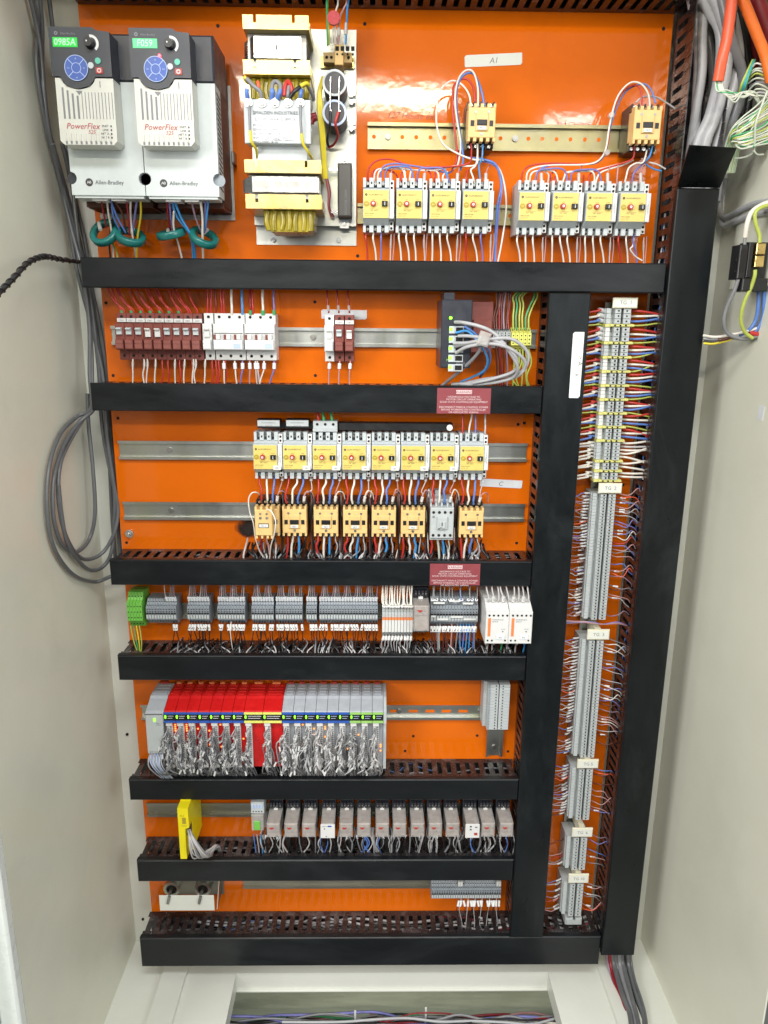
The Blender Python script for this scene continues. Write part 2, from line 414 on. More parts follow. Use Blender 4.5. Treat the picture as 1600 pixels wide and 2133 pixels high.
# ------------------------------------------------------------------ mounting panel
PX0, PX1, PZ0, PZ1 = -.510, .520, CAMH - 1.415, CAMH + .60
pan = thing('mounting_panel', 'tall glossy orange painted steel mounting panel carrying all the equipment', 'panel', (0, 0, PZ0))
b = MB(); b.box(PX0, PX1, PZ0, PZ1, -.003, 0)
b.box(PX0, PX0 + .002, PZ0, PZ1, -.03, -.0031); b.box(PX1 - .002, PX1, PZ0, PZ1, -.03, -.0031)
o = b.build('plate', M['orange'], pan); o.location = (0, 0, -PZ0)
b = MB()
for px, py in ((454, 54), (760, 50), (745, 533), (221, 631), (236, 782), (246, 871), (264, 1130), (656, 629), (657, 782), (1079, 884), (1092, 881), (1076, 1131), (1257, 1012), (844, 1564), (1058, 1565),
               (1298, 1010), (861, 1533), (994, 1532), (1382, 60)):
    q = U(px, py, 0)
    b.cyl(q.x, q.z, .0002, .0008, .0030, 0, 10)
b.split('drilled_hole', M['hole'], pan, (0, 0, -PZ0))
q = U(270, 1111, 0)
b = MB(); b.cyl(q.x, q.z, .0005, .0025, .0085, 0, 20); b.cyl(q.x, q.z, .0025, .009, .0055, 0, 6, smooth=False); b.cyl(q.x, q.z, .009, .012, .003, 0, 10)
o = b.build('fixing_bolt', M['steel'], pan); o.location = (0, 0, -PZ0)
# soot mark on the paint left of the first lower contactor
sm = bpy.data.materials.new('soot_mark'); sm.use_nodes = True
nt = sm.node_tree; N = nt.nodes; L = nt.links; bs = N['Principled BSDF']; bs.inputs['Base Color'].default_value = (.015, .008, .005, 1); bs.inputs['Roughness'].default_value = .6
tc = N.new('ShaderNodeTexCoord'); gr = N.new('ShaderNodeTexGradient'); gr.gradient_type = 'SPHERICAL'
mp = N.new('ShaderNodeMapping'); mp.inputs['Scale'].default_value = (26, 26, 40)
ns = N.new('ShaderNodeTexNoise'); ns.inputs['Scale'].default_value = 60
mu = N.new('ShaderNodeMath'); mu.operation = 'MULTIPLY'; m2 = N.new('ShaderNodeMapRange'); m2.inputs[1].default_value = .06; m2.inputs[2].default_value = .33
L.new(tc.outputs['Object'], mp.inputs[0]); L.new(mp.outputs[0], gr.inputs[0]); L.new(tc.outputs['Object'], ns.inputs['Vector'])
L.new(gr.outputs[1], mu.inputs[0]); L.new(ns.outputs[0], mu.inputs[1]); L.new(mu.outputs[0], m2.inputs[0]); L.new(m2.outputs[0], bs.inputs['Alpha'])
q = U(522, 1100, 0)
b = MB(); b.box(-.04, .04, -.03, .03, .0003, .0006); o = b.build('soot_mark', sm, pan); o.location = (q.x, 0, q.z - PZ0)
# handwriting on the paint
b = MB(); q = U(805, 246, 0)
b.text('127 House ext', .0155, q.x, q.z, .0005, 0, 'L', .35, -.02, .95); q = U(858, 256, 0); b.text('room', .009, q.x, q.z - .004, .0005, 0, 'L', .35)
q = U(1152, 262, 0); b.text('MACHINE', .0110, q.x + .003, q.z - .001, .0005, 0, 'L', .35, .0, 1.3)
o = b.build('handwriting', mat('faded_marker_ink', (.30, .050, .012), .4, var=0), pan); o.location = (0, 0, -PZ0)

# ------------------------------------------------------------------ wiring ducts
def fingers(b, along, a0, a1, wall, dmax, dirn, thick=.0018, pitch=.020):
    """slotted wall: 'along' axis x or z, at coordinate wall"""
    def bx(p0, p1, d0, d1):
        if along == 'x': b.box(p0, p1, wall - thick / 2, wall + thick / 2, d0, d1)
        else: b.box(wall - thick / 2, wall + thick / 2, p0, p1, d0, d1)
    bx(a0, a1, .002, .016)
    n = int((a1 - a0) / pitch)
    st = (a1 - a0) / n
    for i in range(n):
        p = a0 + i * st
        bx(p + .0045, p + st - .0045, .016, .058)
        bx(p + .0006, p + st - .0006, .058, dmax)
def duct(label, along, a0, a1, c0, c1, cover=True, ca0=None, ca1=None, d=.083, skirt=True):
    loc = ((a0 + a1) / 2, 0, (c0 + c1) / 2) if along == 'x' else ((c0 + c1) / 2, 0, (a0 + a1) / 2)
    t = thing('wiring_duct', label, 'wiring duct', loc, 'slotted black wiring ducts')
    off = Vector((-loc[0], 0, -loc[2]))
    b = MB(); i = .0035
    if along == 'x': b.box(a0, a1, c0 + i, c1 - i, .0008, .002)
    else: b.box(c0 + i, c1 - i, a0, a1, .0008, .002)
    for wv in (c0 + i, c1 - i): fingers(b, along, a0, a1, wv, d - .004, 1)
    o = b.build('slotted_trough', M['duct'], t); o.location = off
    if cover:
        ca0 = a0 if ca0 is None else ca0; ca1 = a1 if ca1 is None else ca1
        b = MB()
        if along == 'x':
            b.box(ca0, ca1, c0, c1, d - .003, d, 0, .0022)
            for q in (c0, c1 - .0016): b.box(ca0, ca1, q, q + .0016, d - .013, d - .003)
        else:
            b.box(c0, c1, ca0, ca1, d - .003, d, 0, .0022)
            for q in (c0, c1 - .0016): b.box(q, q + .0016, ca0, ca1, d - .013, d - .003)
        o = b.build('cover', M['cover' if along == 'x' else 'coverv'], t); o.location = off
    return t
DZ = []
for px, yt, yb in ((700, 541, 604), (660, 801.5, 859), (670, 1168, 1220.5), (670, 1366.5, 1418), (680, 1624, 1667), (680, 1792, 1836), (760, 1953.5, 2012)):
    DZ.append((U(px, yt, .083).z, U(px, yb, .083).z))
DL = [U(168, 560, .083).x, U(189, 825, .083).x, U(229, 1190, .083).x, U(246, 1390, .083).x, U(269, 1643, .083).x, U(286, 1815, .083).x, U(293, 1985, .083).x]
lab = ['broad black wiring duct under the two motor drives, topmost full width one',
       'black wiring duct between the circuit breakers and the eight starters, red sticker at right',
       'black wiring duct below the row of contactors, with red warning sticker at its right',
       'black wiring duct between the terminal row and the red controller modules',
       'black wiring duct just under the controller wires, above the yellow module',
       'black wiring duct directly below the row of clear relays',
       'lowest black wiring duct at the foot of the panel']
for i in range(7):
    x1 = .5195 if i in (0, 6) else .3125
    duct(lab[i], 'x', DL[i], x1, DZ[i][1], DZ[i][0])
MXa, MXb = .3135, .3880
duct('black upright wiring duct in the middle right, white tape strip on its cover', 'z', DZ[6][0] + .001, DZ[0][1] - .001, MXa, MXb, d=.085)
RXa, RXb = .5215, .5955
RTOP = CAMH + .233
t = duct('long black upright duct down the right edge, open at its cable filled top', 'z', CAMH - 1.373, CAMH + .60, RXa, RXb, ca0=CAMH - 1.373, ca1=RTOP, d=.091)
# its cover is kinked outwards at the top
b = MB(); kz = RTOP + .001
A = [(RXa, kz, .089), (RXb, kz, .089)]
p1 = U(1437, 302, .20); p2 = U(1535, 308, .20)
vs = [(RXa, .0890, kz), (RXb, .0890, kz), (p2.x, .20, p2.z), (p1.x, .20, p1.z)]
th = .003
vs2 = [(x, d - th, z + .001) for x, d, z in vs]
b._add(vs + vs2, [(0, 1, 2, 3), (7, 6, 5, 4), (0, 4, 5, 1), (1, 5, 6, 2), (2, 6, 7, 3), (3, 7, 4, 0)], 0)
o = b.build('bent_cover_end', M['coverv'], t); o.location = (-t.location.x, 0, -t.location.z)
ztop = U(700, 22, 0.0).z
duct('black slotted duct along the very top edge, above the drives', 'x', -.508, .5205, ztop, ztop + .062, cover=True)

# ------------------------------------------------------------------ DIN rails
def rail(label, x0, x1, z, h=.035, dep=.0075, vert=False, holes=None, m='zinc', screws=(), slots=False):
    t = thing('din_rail', label, 'DIN rail', ((x0 + x1) / 2, 0, z) if not vert else (z, 0, (x0 + x1) / 2), 'galvanised mounting rails')
    b = MB(); k = .0012; f = .0045; c = (x0 + x1) / 2
    def bx(a0, a1, c0, c1, d0, d1):
        if vert: b.box(c0, c1, a0 - c, a1 - c, d0, d1)
        else: b.box(a0 - c, a1 - c, c0, c1, d0, d1)
    bx(x0, x1, -h / 2 + f, h / 2 - f, .001, .001 + k)
    for s in (-1, 1):
        a, bb = sorted((s * (h / 2 - f), s * (h / 2 - f - k)))
        bx(x0, x1, a, bb, .001 + k, dep)
        a, bb = sorted((s * h / 2, s * (h / 2 - f - k)))
        bx(x0, x1, a, bb, dep, dep + k)
    b.build('profile', M[m], t)
    if holes:
        hb = MB(); hr = MB()
        for x in holes:
            if slots: hb.box(x - c - .010, x - c + .010, -.003, .003, .001 + k, .0016 + k)
            else:
                hb.cyl(x - c, 0, .001 + k, .0014 + k, .0035, 0, 12)
        hb.split('slot' if slots else 'round_hole', M['orange'], t)
    if screws:
        sb = MB()
        for x in screws:
            if vert: sb.cyl(0, x - c, .0022, .0055, .005, 0, 14)
            else: sb.cyl(x - c, 0, .0022, .0055, .0052, 0, 14); sb.cyl(x - c, 0, .0055, .0062, .003, 0, 6)
        sb.split('fixing_screw', M['dsteel'], t, per=1 if vert else 2)
    return t
R1 = U(880, 285, .006); x0 = U(766, 285, .006).x
hs = [U(p, 285, .003).x for p in (779, 838, 867, 897, 926, 1043, 1101, 1130, 1160, 1189, 1219, 1248)]
rail('yellowish rail with a row of round holes behind the two upper tan contactors', x0, .507, R1.z, .044, .009, holes=hs, m='dgold', screws=[U(808, 285, .003).x, U(1073, 288, .003).x])
z = U(1050, 445, .006).z
rail('short piece of rail showing between the two groups of upper motor starters', -.03, .47, z - .003,   .035, m='dgold', holes=[U(1063, 452, .004).x])
RB = U(750, 703, .006); rail('grey rail carrying the red brown circuit breakers', U(232, 700, .006).x, U(1118, 700, .006).x, RB.z, .035, screws=[U(652, 705, .003).x])
RC = U(400, 938, .006); rail('bare rail left of the eight yellow motor starters', U(247, 935, .006).x, U(1098, 938, .006).x, RC.z, .037, screws=[U(353, 934, .003).x])
RD = U(400, 1064, .006); rail('bare rail left of the lower contactors, below the other bare rail', U(257, 1064, .006).x, U(1093, 1068, .006).x, RD.z, .037, screws=[U(356, 1063, .003).x])
RE = U(600, 1272, .006); rail('rail peeping out between the groups of grey terminal blocks', U(296, 1272, .006).x, .305, RE.z, .035, m='rgrey')
RF = U(910, 1483, .006)
rail('perforated rail right of the controller, with long slots', U(294, 1475, .006).x, U(1012, 1483, .006).x, RF.z, .035, .0085, m='zinc', holes=[U(p, 1479, .003).x for p in (822, 861, 896, 930, 965)], slots=True, screws=[U(831, 1479, .003).x, U(1000, 1479, .003).x])
RG = U(440, 1686, .006); rail('tarnished rail behind the yellow safety module', U(306, 1685, .006).x, .305, RG.z, .035, m='rgrey')
RH = U(700, 1842, .006); rail('lowest rail, just under the relay duct', U(506, 1840, .006).x, .30, RH.z + .008, .035, m='rgrey')
zt = U(1295, 630, .006).z; zb = U(1185, 1915, .006).z
TGX = (U(1297, 650, .06).x + U(1203, 1880, .06).x) / 2
rail('upright rail under the long column of terminal blocks', zb, zt, TGX - .006, .035, vert=True, m='zinc')
zz0 = U(1030, 1575, .006).z; zz1 = U(1030, 1420, .006).z
VX = U(1030, 1550, .006).x
rail('short upright rail stub with one screw, under the small grey terminal bank', zz0, zz1, VX, .036, vert=True, m='zinc', screws=[U(1027, 1556, .003).z])
ORD = ['first', 'second', 'third', 'fourth', 'fifth', 'sixth', 'seventh', 'eighth', 'ninth', 'tenth', 'eleventh', 'twelfth', 'thirteenth', 'fourteenth', 'fifteenth']
# ------------------------------------------------------------------ motor drives
def make_drive(label, loc, code, first):
    t = thing('motor_drive', label, 'motor drive', loc, 'variable speed motor drives')
    W = .1225
    b = MB()      # local: x 0..W, z 0..h
    H = .2395
    # lower face shell with clipped screw recesses at the bottom corners
    def arc(cx, cz, r, a0, a1, n=8): return [(cx + r * math.cos(a0 + (a1 - a0) * i / n), cz + r * math.sin(a0 + (a1 - a0) * i / n)) for i in range(n + 1)]
    zc = .026; r = .0098
    prof = [(.0006, 0), (W - .0006, 0)] + [(W - .0006, zc - r)] + arc(W - .0006, zc, r, -math.pi / 2, -math.pi * 1.5, 8)[1:-1] + [(W - .0006, zc + r), (W - .0006, .170), (.0006, .170), (.0006, zc + r)] + arc(.0006, zc, r, math.pi / 2, -math.pi / 2, 8)[1:-1] + [(.0006, zc - r)]
    b.slab(prof, .112, .121)
    b.box(.0008, W - .0008, .0005, .170, .075, .112)
    b.box(.004, W - .004, -.004, .0004, .080, .118)
    b.build('front_shell', M['drvb'], t)
    b = MB(); b.cyl(.0006, zc, .1122, .1126, r - .0003, 0, 16); b.cyl(W - .0006, zc, .1122, .1126, r - .0003, 0, 16); b.split('screw_recess', M['tgrey'] if not first else M['ddark'], t)
    b = MB(); b.box(.0004, W - .0004, .1705, H, .020, .121, 0, .003); b.build('upper_shell', M['ddark'], t)
    b = MB()
    for i in range(20):
        z_ = .012 + i * .0075; b.prism([(.082, z_), (.108, z_ + .004), (.108, z_ + .0062), (.082, z_ + .0022)], W - .0009, W - .0002)
    b.build('side_vent', M['hole'], t)
    b = MB(); b.box(.006, W - .002, -.012, .225, .004, .074)
    for i in range(15): b.box(W - .0018, W - .0006, -.008, .222, .006 + i * .0045, .008 + i * .0045)
    for i in range(26): b.box(.008 + i * .0042, .0095 + i * .0042, -.0135, -.0122, .006, .07)
    b.build('heatsink', M['sink'], t)
    b = MB(); b.box(.004, W + .004, -.022, .20, .001, .004); b.box(W + .0045, W + .010, .07, .09, .001, .025, 0, .002); b.build('mounting_foot', M['dsteel'], t)
    # terminal area under the shell
    b = MB(); b.box(.03, .055, -.007, -.0042, .085, .112); b.box(.062, .085, -.007, -.0042, .085, .112); b.split('terminal_label', M['white'], t)
    # cover plate + keypad
    x0, x1 = .0035, .0935
    c = MB(); zt_ = .196; zb_ = .1005
    n = 12; notch = []
    cx = x0 + .036
    for i in range(n + 1):
        a = math.pi + math.pi * i / n; notch.append((cx + .026 * math.cos(a), zt_ + .0155 * math.sin(a)))
    c.slab([(x0, zb_ + .006), (x0 + .006, zb_), (x1 - .006, zb_), (x1, zb_ + .006), (x1, zt_)] + notch[::-1] + [(x0, zt_)], .1215, .158)
    # lower edge roll: chamfer grille ribs
    for i in range(10): c.box(x0 + .008 + i * .0078, x0 + .0105 + i * .0078, zb_ + .0055, zb_ + .016, .158, .1592)
    cov = c.build('cover_plate', M['drvw'], t)
    g = MB()
    for i, (zz, hh) in enumerate(((.1745, .0445), (.1705, .0405), (.166, .036), (.163, .033))):
        g.box(x0 + .009 + i * .0075, x0 + .0118 + i * .0075, zz - hh + .008, zz + .008, .1582, .1586)
    for i in range(11):
        if i > 0: g.box(x0 + .0395 + (i - 1) * .0052, x0 + .0402 + (i - 1) * .0052, .138, .176 - abs(i - 5) * .0, .1582, .1588)
    for i in range(10): g.box(x0 + .0085 + i * .0078, x0 + .0115 + i * .0078, zb_ + .001, zb_ + .005, .1582, .1586)
    g.build('vent_slots', M['inkg'], cov)
    g = MB(); g.text('PowerFlex', .0122, x0 + .011, .1235, .1585, 0, 'L', .25, 0, 1.0); g.text('525', .008, x0 + .045, .1165, .1585, 0, 'L', .2)
    g.build('lettering', M['inkr'], cov)
    g = MB()
    for i, s_ in enumerate(('ENET', 'LINK', 'NET A', 'NET B')):
        g.text(s_, .0045, x1 - .012, .1265 - i * .0055, .1585, 0, 'R'); g.box(x1 - .009, x1 - .007, .1265 - i * .0055, .129 - i * .0055, .1583, .1588)
    g.build('indicator_lettering', M['ink'], cov)
    g = MB(); g.box(x0 + .069, x0 + .070, .183, .192, .1582, .1588); g.slab([(x0 + .031, .178), (x0 + .041, .178), (x0 + .036, .172)], .1582, .1586); g.build('moulded_mark', M['inkg'], cov)
    cov.location = (0, 0, -.0315)
    k = MB(); kx0, kx1 = .0005, .0935; kz0, kz1 = .1805, .2660
    k.slab([(kx0, kz0 + .017), (cx - .028, kz0 + .017), (cx - .018, kz0 + .004), (cx, kz0), (cx + .018, kz0 + .004), (cx + .028, kz0 + .017), (kx1, kz0 + .017), (kx1, kz1 - .006), (kx1 - .02, kz1 - .004), (kx1 - .026, kz1), (kx0, kz1)], .1215, .1605)
    pad = k.build('keypad', M['ddark'], t, (0, 0, -.0315))
    k = MB(); k.box(.006, .044, .238, .2515, .1608, .1614, 0, .0004); dsp = k.build('display', M['lcd'] if first else M['lcd2'], pad)
    k = MB(); k.text(code, .0135, .025, .2405, .1618, 0, 'C', .1, 0, .92); k.build('digits', M['lcdk'], dsp)
    k = MB(); k.text('Allen-Bradley', .0042, .0185, .2555, .1608, 0, 'L'); k.ring(.012, .2572, .1606, .1610, .0012, .0028, 0, 12); k.build('lettering', M['inkg'], pad)
    k = MB(); k.cyl(cx, kz0 + .0285, .1608, .1622, .0182, 0, 28); bp_ = k.build('arrow_button_pad', M['blueb'], pad)
    k = MB(); k.ring(cx, kz0 + .0285, .1623, .1626, .0068, .0075, 0, 20); k.ring(cx, kz0 + .0285, .1623, .1626, .0174, .0182, 0, 26)
    for a in (.25, .75, 1.25, 1.75):
        ax, az = math.cos(a * math.pi), math.sin(a * math.pi)
        k.slab([(cx + .0075 * ax - .0004 * az, kz0 + .0285 + .0075 * az + .0004 * ax), (cx + .0176 * ax - .0004 * az, kz0 + .0285 + .0176 * az + .0004 * ax), (cx + .0176 * ax + .0004 * az, kz0 + .0285 + .0176 * az - .0004 * ax), (cx + .0075 * ax + .0004 * az, kz0 + .0285 + .0075 * az - .0004 * ax)], .1623, .1626)
    k.text('^', .006, cx, kz0 + .0385, .1626, 0); k.text('v', .005, cx, kz0 + .0135, .1626, 0); k.text('Esc', .003, cx - .012, kz0 + .0275, .1626, 0); k.text('Sel', .003, cx + .012, kz0 + .0275, .1626, 0)
    k.build('button_print', M['lblue'], bp_)
    k = MB(); k.cyl(.063, .2435, .1608, .171, .0078, 0, 20, r2=.0066); kn = k.build('speed_knob', M['black'], pad)
    k = MB(); k.ring(.0645, .2435, .1607, .1613, .0085, .0122, 0, 16, -.9, 1.7); k.build('knob_scale', M['white'], pad)
    k = MB(); k.cyl(.0615, .2440, .1712, .1716, .0012, 0, 8); k.build('knob_dot', M['white'], pad)
    k = MB(); k.cyl(.0620, .213, .1608, .1620, .0045, 0, 16); k.build('grey_button', M['lgrey'], pad)
    k = MB(); k.cyl(.0735, .2195, .1608, .1620, .0045, 0, 16); k.build('start_button', mat('sea_green_button', (.10, .45, .33), .4, var=0) if first else bpy.data.materials['sea_green_button'], pad)
    k = MB(); k.box(.069, .080, .2015, .2105, .1608, .1618, 0, .0004); sb_ = k.build('stop_button', M['redb'], pad)
    k = MB(); k.ring(.0745, .206, .1619, .1622, .0018, .0034, 0, 12); k.build('stop_mark', M['pink'], sb_)
    if not first:
        k = MB(); k.cyl(.047, .2275, .1608, .1640, .0022, 0, 10); k.build('fault_light', M['ledr'], pad)
    f = MB(); f.text('Allen-Bradley', .0088, .0405, .017, .1215, 0, 'L', .0, 0, .98); f.ring(.0305, .0198, .1211, .1216, .0010, .0062, 0, 16)
    fo = f.build('maker_lettering', M['ink'], t)
    f = MB(); f.text('AB', .0062, .0305, .0177, .1219, 0, 'C'); f.build('emblem_lettering', M['white'], fo)
    return t
dl = U(150, 406, .121); dm = U(296, 409, .121)
dr1 = make_drive('left motor drive, green display lit with digits, no red light', (dl.x, 0, dl.z), '0985A', True)
dr2 = make_drive('right motor drive, pale display reading F059 with a glowing red fault light', (dl.x + .1228, 0, dl.z), 'F059', False)

# green ferrite rings and the leads through them
TE = [((218, 485), 26, -.35, 'leftmost green ferrite ring, hanging wide open under the left drive'),
      ((272, 493), 24, .55, 'green ferrite ring second from the left, tilted, under the left drive'),
      ((357, 487), 21, 1.15, 'green ferrite ring third from the left, nearly edge on, under the right drive'),
      ((425, 495), 26, .35, 'rightmost green ferrite ring, tilted, under the right drive')]
for i, ((px, py), r, tl, lb_) in enumerate(TE):
    q = U(px, py, .055)
    b = MB(); R_ = .0215; n = 32
    prof = [(-.0045, -.006), (.0045, -.006), (.0045, .006), (-.0045, .006)]
    vs = []
    for k in range(n):
        a = 6.2832 * k / n
        for (dr, dz) in ((-.0035, -.0062), (.0035, -.0062), (.005, -.0045), (.005, .0045), (.0035, .0062), (-.0035, .0062), (-.005, .0045), (-.005, -.0045)):
            vs.append(((R_ + dr) * math.cos(a), (R_ + dr) * math.sin(a), dz))
    fs = [(k * 8 + j, k * 8 + (j + 1) % 8, ((k + 1) % n) * 8 + (j + 1) % 8, ((k + 1) % n) * 8 + j) for k in range(n) for j in range(8)]
    b._add(vs, fs, 0, True)
    o = b.build('ferrite_ring', M['teal'], None, q)
    o.rotation_euler = [(.95, -.35, 0), (.5, .35, 0), (.22, -.22, .2), (.5, .5, 0)][i]
    tag(o, lb_, 'ferrite ring', 'green ferrite rings under the drives')
    z_ = MB(); c_ = (0, 0, 0)
    # white cable tie head
    z_.cyl(0, 0, -.006, .010, .0034, 0, 10)
    o2 = z_.build('tie_head', M['white'], o); o2.location = (-.004, .014, .006)
def zduct(i, f=.25): return DZ[i][0] - (DZ[i][0] - DZ[i][1]) * f
def dropw(px, py, d, col, r, label, i, group, mid=0, dx=0, dd=None, marks=()):
    """wire from a device down into duct i"""
    a = U(px, py, d)
    dd = random.uniform(.030, .062) if dd is None else dd
    e = Vector((a.x + dx, -dd, DZ[i][0] - .018))
    m1 = Vector((a.x + mid, -(d * .55 + dd * .45), a.z * .6 + e.z * .4))
    e0 = Vector((a.x + dx * .9, -dd, DZ[i][0] + .006))
    return wire(col, [a, a + Vector((0, -.001, -.006)), m1, e0, e], r, label, group, world=True, marks=marks)
for (col, pts, r) in [('white', [(222, 410, .1), (226, 445, .08), (232, 480, .06), (236, 530, .04), (238, 560, .03)], .0017), ('black', [(226, 410, .1), (238, 440, .08), (228, 500, .05), (232, 550, .04)], .0017),
                      ('lime', [(230, 500, .06), (243, 525, .04), (246, 560, .04)], .0017), ('blue', [(228, 410, .1), (243, 450, .08), (262, 485, .06)], .0018), ('blue', [(232, 410, .1), (236, 450, .08), (250, 480, .06)], .0018),
                      ('dred', [(212, 420, .1), (215, 440, .08), (222, 475, .06)], .0016), ('brown', [(240, 420, .1), (255, 445, .08), (262, 480, .06)], .0016),
                      ('white', [(272, 420, .1), (272, 450, .08), (276, 490, .06), (284, 540, .03)], .0019), ('yellow', [(293, 420, .1), (293, 450, .08), (286, 500, .05), (284, 550, .03)], .0018), ('violet', [(285, 420, .1), (280, 455, .08), (276, 485, .06)], .0018), ('dred', [(264, 420, .1), (268, 460, .08), (270, 490, .06)], .0016),
                      ('sky', [(358, 415, .1), (368, 450, .08), (396, 490, .06), (402, 530, .04), (402, 560, .03)], .0020), ('sky', [(362, 415, .1), (378, 455, .08), (402, 500, .06), (408, 550, .03)], .0020), ('white', [(362, 440, .09), (362, 475, .07), (372, 510, .05), (382, 550, .03)], .0018),
                      ('violet', [(352, 415, .1), (356, 450, .08), (360, 480, .06)], .0018), ('dred', [(348, 420, .1), (350, 450, .08), (355, 480, .06)], .0016), ('white', [(418, 420, .1), (422, 455, .08), (422, 495, .06), (424, 555, .03)], .0021), ('violet', [(428, 420, .1), (428, 450, .08), (426, 485, .06)], .0018), ('mauve', [(398, 415, .1), (408, 455, .08), (420, 485, .06)], .0016), ('sky', [(434, 420, .1), (430, 460, .08), (428, 480, .06)], .0016)]:
    wire(col, pts, r, f'{ {"dred":"dark red","sky":"blue","lime":"green yellow"}.get(col,col)} motor lead hanging through a green ring under the {"left" if pts[0][0]<320 else "right"} drive', 'motor leads under the drives')

# ------------------------------------------------------------------ DC power supply
def S(px0, py0, px1, py1, d):
    a = U(px0, py0, d); c = U(px1, py1, d); return (a.x, c.x, c.z, a.z)
ps0 = U(640, 300, 0)
ps = thing('power_supply', 'open frame power supply plate with two transformers, round capacitors and a resistor', 'power supply', (ps0.x, 0, ps0.z))
def sub(b, name, m, parent=ps, lab=None):
    o = b.build(name, m, parent); 
    if parent == ps: o.location = (-ps0.x, 0, -ps0.z)
    if lab: o['label'] = lab
    return o
xa, xb = -.216, -.032
ptop = U(700, 78, .02).z; pbot = U(640, 470, .02).z; plip = U(640, 511, .0).z
b = MB(); b.box(xa, xb, pbot, ptop, .018, .020); b.box(xa, xa + .002, pbot, ptop, .0025, .0175); b.box(xb - .002, xb, pbot, ptop, .0025, .0175); b.box(xa, xb, pbot, pbot + .0018, .0025, .0175)
b.box(xa, xb, plip, pbot, .0005, .0022); b.box(xa + .1, xb, ptop + .0002, ptop + .018, .0005, .0022)
pl = sub(b, 'base_plate', M['zinc'])
b = MB()
for px in (569, 706): q = U(px, 500, .003); b.cyl(q.x, q.z, .0024, .0055, .0045, 0, 14); b.box(q.x - .003, q.x + .003, q.z - .0005, q.z + .0005, .0056, .006)
b.split('mounting_screw', M['steel'], ps, (-ps0.x, 0, -ps0.z), per=2)
def transformer(rt, rb, rs, xcoil, label, board):
    """rt, rb: pixel rects of upper and lower bracket flanges; rs strap rect"""
    tt = []
    dF = .118
    for k, rc in enumerate((rt, rb)):
        x0, x1, z0, z1 = S(*rc, dF)
        b = MB()
        # front flange with two slots open at one edge
        sx = (x0 + .019, x1 - .024); sw = .0026; sh = (z1 - z0) * .55
        zs0, zs1 = (z1 - sh, z1) if k == 0 else (z1 - sh, z1)
        xs = [x0, sx[0] - sw, sx[0] + sw, sx[1] - sw, sx[1] + sw, x1]
        for i in (0, 2, 4): b.box(xs[i], xs[i + 1], z0, z1, dF - .0025, dF)
        for i in (1, 3): b.box(xs[i], xs[i + 1], z0, z1 - sh, dF - .0025, dF)
        zp = z0 if k == 0 else z0
        b.box(x0, x1, z0, z0 + .0022, .022, dF - .0025)
        b.box(x1 - .0022, x1, z0 + .0023, z1 - .002, .022, dF - .026)
        tt.append(b)
    x0, x1, z0, z1 = S(*rt, dF); X0, X1, Z0, Z1 = S(*rb, dF)
    core = MB(); core.box(x0 + .004, x1 - .006, Z1 - .004, z0 - .0005, .03, .098)
    for i in range(9): core.box(x0 + .003, x1 - .005, Z1 + .001 + i * .0035, Z1 + .002 + i * .0035, .03, .0985)
    coil = MB()
    cz1 = Z0 - .001; cz0 = Z0 - .034
    coil.slab([(xcoil[0], cz1), (xcoil[0] + .004, cz0 + .006), (xcoil[0] + .014, cz0), (xcoil[1] - .014, cz0), (xcoil[1] - .004, cz0 + .006), (xcoil[1], cz1)], .03, .098)
    for i in range(7):
        xx = xcoil[0] + .008 + i * (xcoil[1] - xcoil[0] - .016) / 6
        coil.tube([(xx, -.0965, cz1), (xx + jit(.003), -.0975, (cz0 + cz1) / 2), (xx + jit(.002), -.0965, cz0 + .003 + jit(.002))], .005, 0, 6)
    strap = MB(); sx0, sx1, sz0, sz1 = S(*rs, .108)
    strap.box(sx0, sx1, sz0, sz1, .1045, .1065, 0, .0008)
    strap.prism([(.104, sz0), (.106, sz0), (.106, sz1), (.104, sz1)], sx1, sx1 + .001)
    strap.box(sx1 + .001, sx1 + .002, sz0, sz1, .06, .104)
    # bent ends reaching back
    strap._add([(sx0, .1065, sz0), (sx0, .1065, sz1), (sx0 - .018, .085, sz1 - .004), (sx0 - .018, .085, sz0 + .002)] + [(sx0, .105, sz0), (sx0, .105, sz1), (sx0 - .018, .0835, sz1 - .004), (sx0 - .018, .0835, sz0 + .002)], [(0, 1, 2, 3), (7, 6, 5, 4), (0, 4, 5, 1), (1, 5, 6, 2), (2, 6, 7, 3), (3, 7, 4, 0)], 0)
    sl = MB(); cz = (sz0 + sz1) / 2
    wds = [(.12, .34), (.47, .53), (.64, .90)] if board else [(.02, .26), (.34, .46), (.50, .72), (.80, .88)]
    for a, c in wds:
        xa_, xb_ = sx0 + a * (sx1 - sx0), sx0 + c * (sx1 - sx0); h = .0052
        sl.slab([(xa_ + h * math.sin(t_) * -1 if False else xa_, cz - h * .5), (xa_ + .003, cz - h), (xb_ - .003, cz - h), (xb_, cz - h * .5), (xb_, cz + h * .5), (xb_ - .003, cz + h), (xa_ + .003, cz + h), (xa_, cz + h * .5)], .1066, .1069)
    return tt, core, coil, strap, sl
tr = transformer((505, 30, 643, 62), (506, 124, 646, 156), (527, 73, 625, 122), (U(515, 160, .118).x, U(645, 160, .118).x), 'u', True)
tr2 = transformer((509, 332, 668, 361), (511, 404, 670, 436), (524, 365, 662, 402), (U(545, 440, .118).x, U(655, 440, .118).x), 'l', False)
for T, lb_ in ((tr, 'upper transformer with bright gold brackets'), (tr2, 'lower transformer with pale brackets and yellow coil')):
    e = bpy.data.objects.new('transformer', None); COL.objects.link(e); e.parent = ps; e.location = (-ps0.x, 0, -ps0.z); e['label'] = lb_
    for bb in T[0]: bb.build('bracket', M['gold'], e)
    T[1].build('laminated_core', M['dsteel'], e); T[2].build('coil', M['coil'], e); T[3].build('strap', M['steel'], e); T[4].split('strap_slot', M['dsteel'], e)
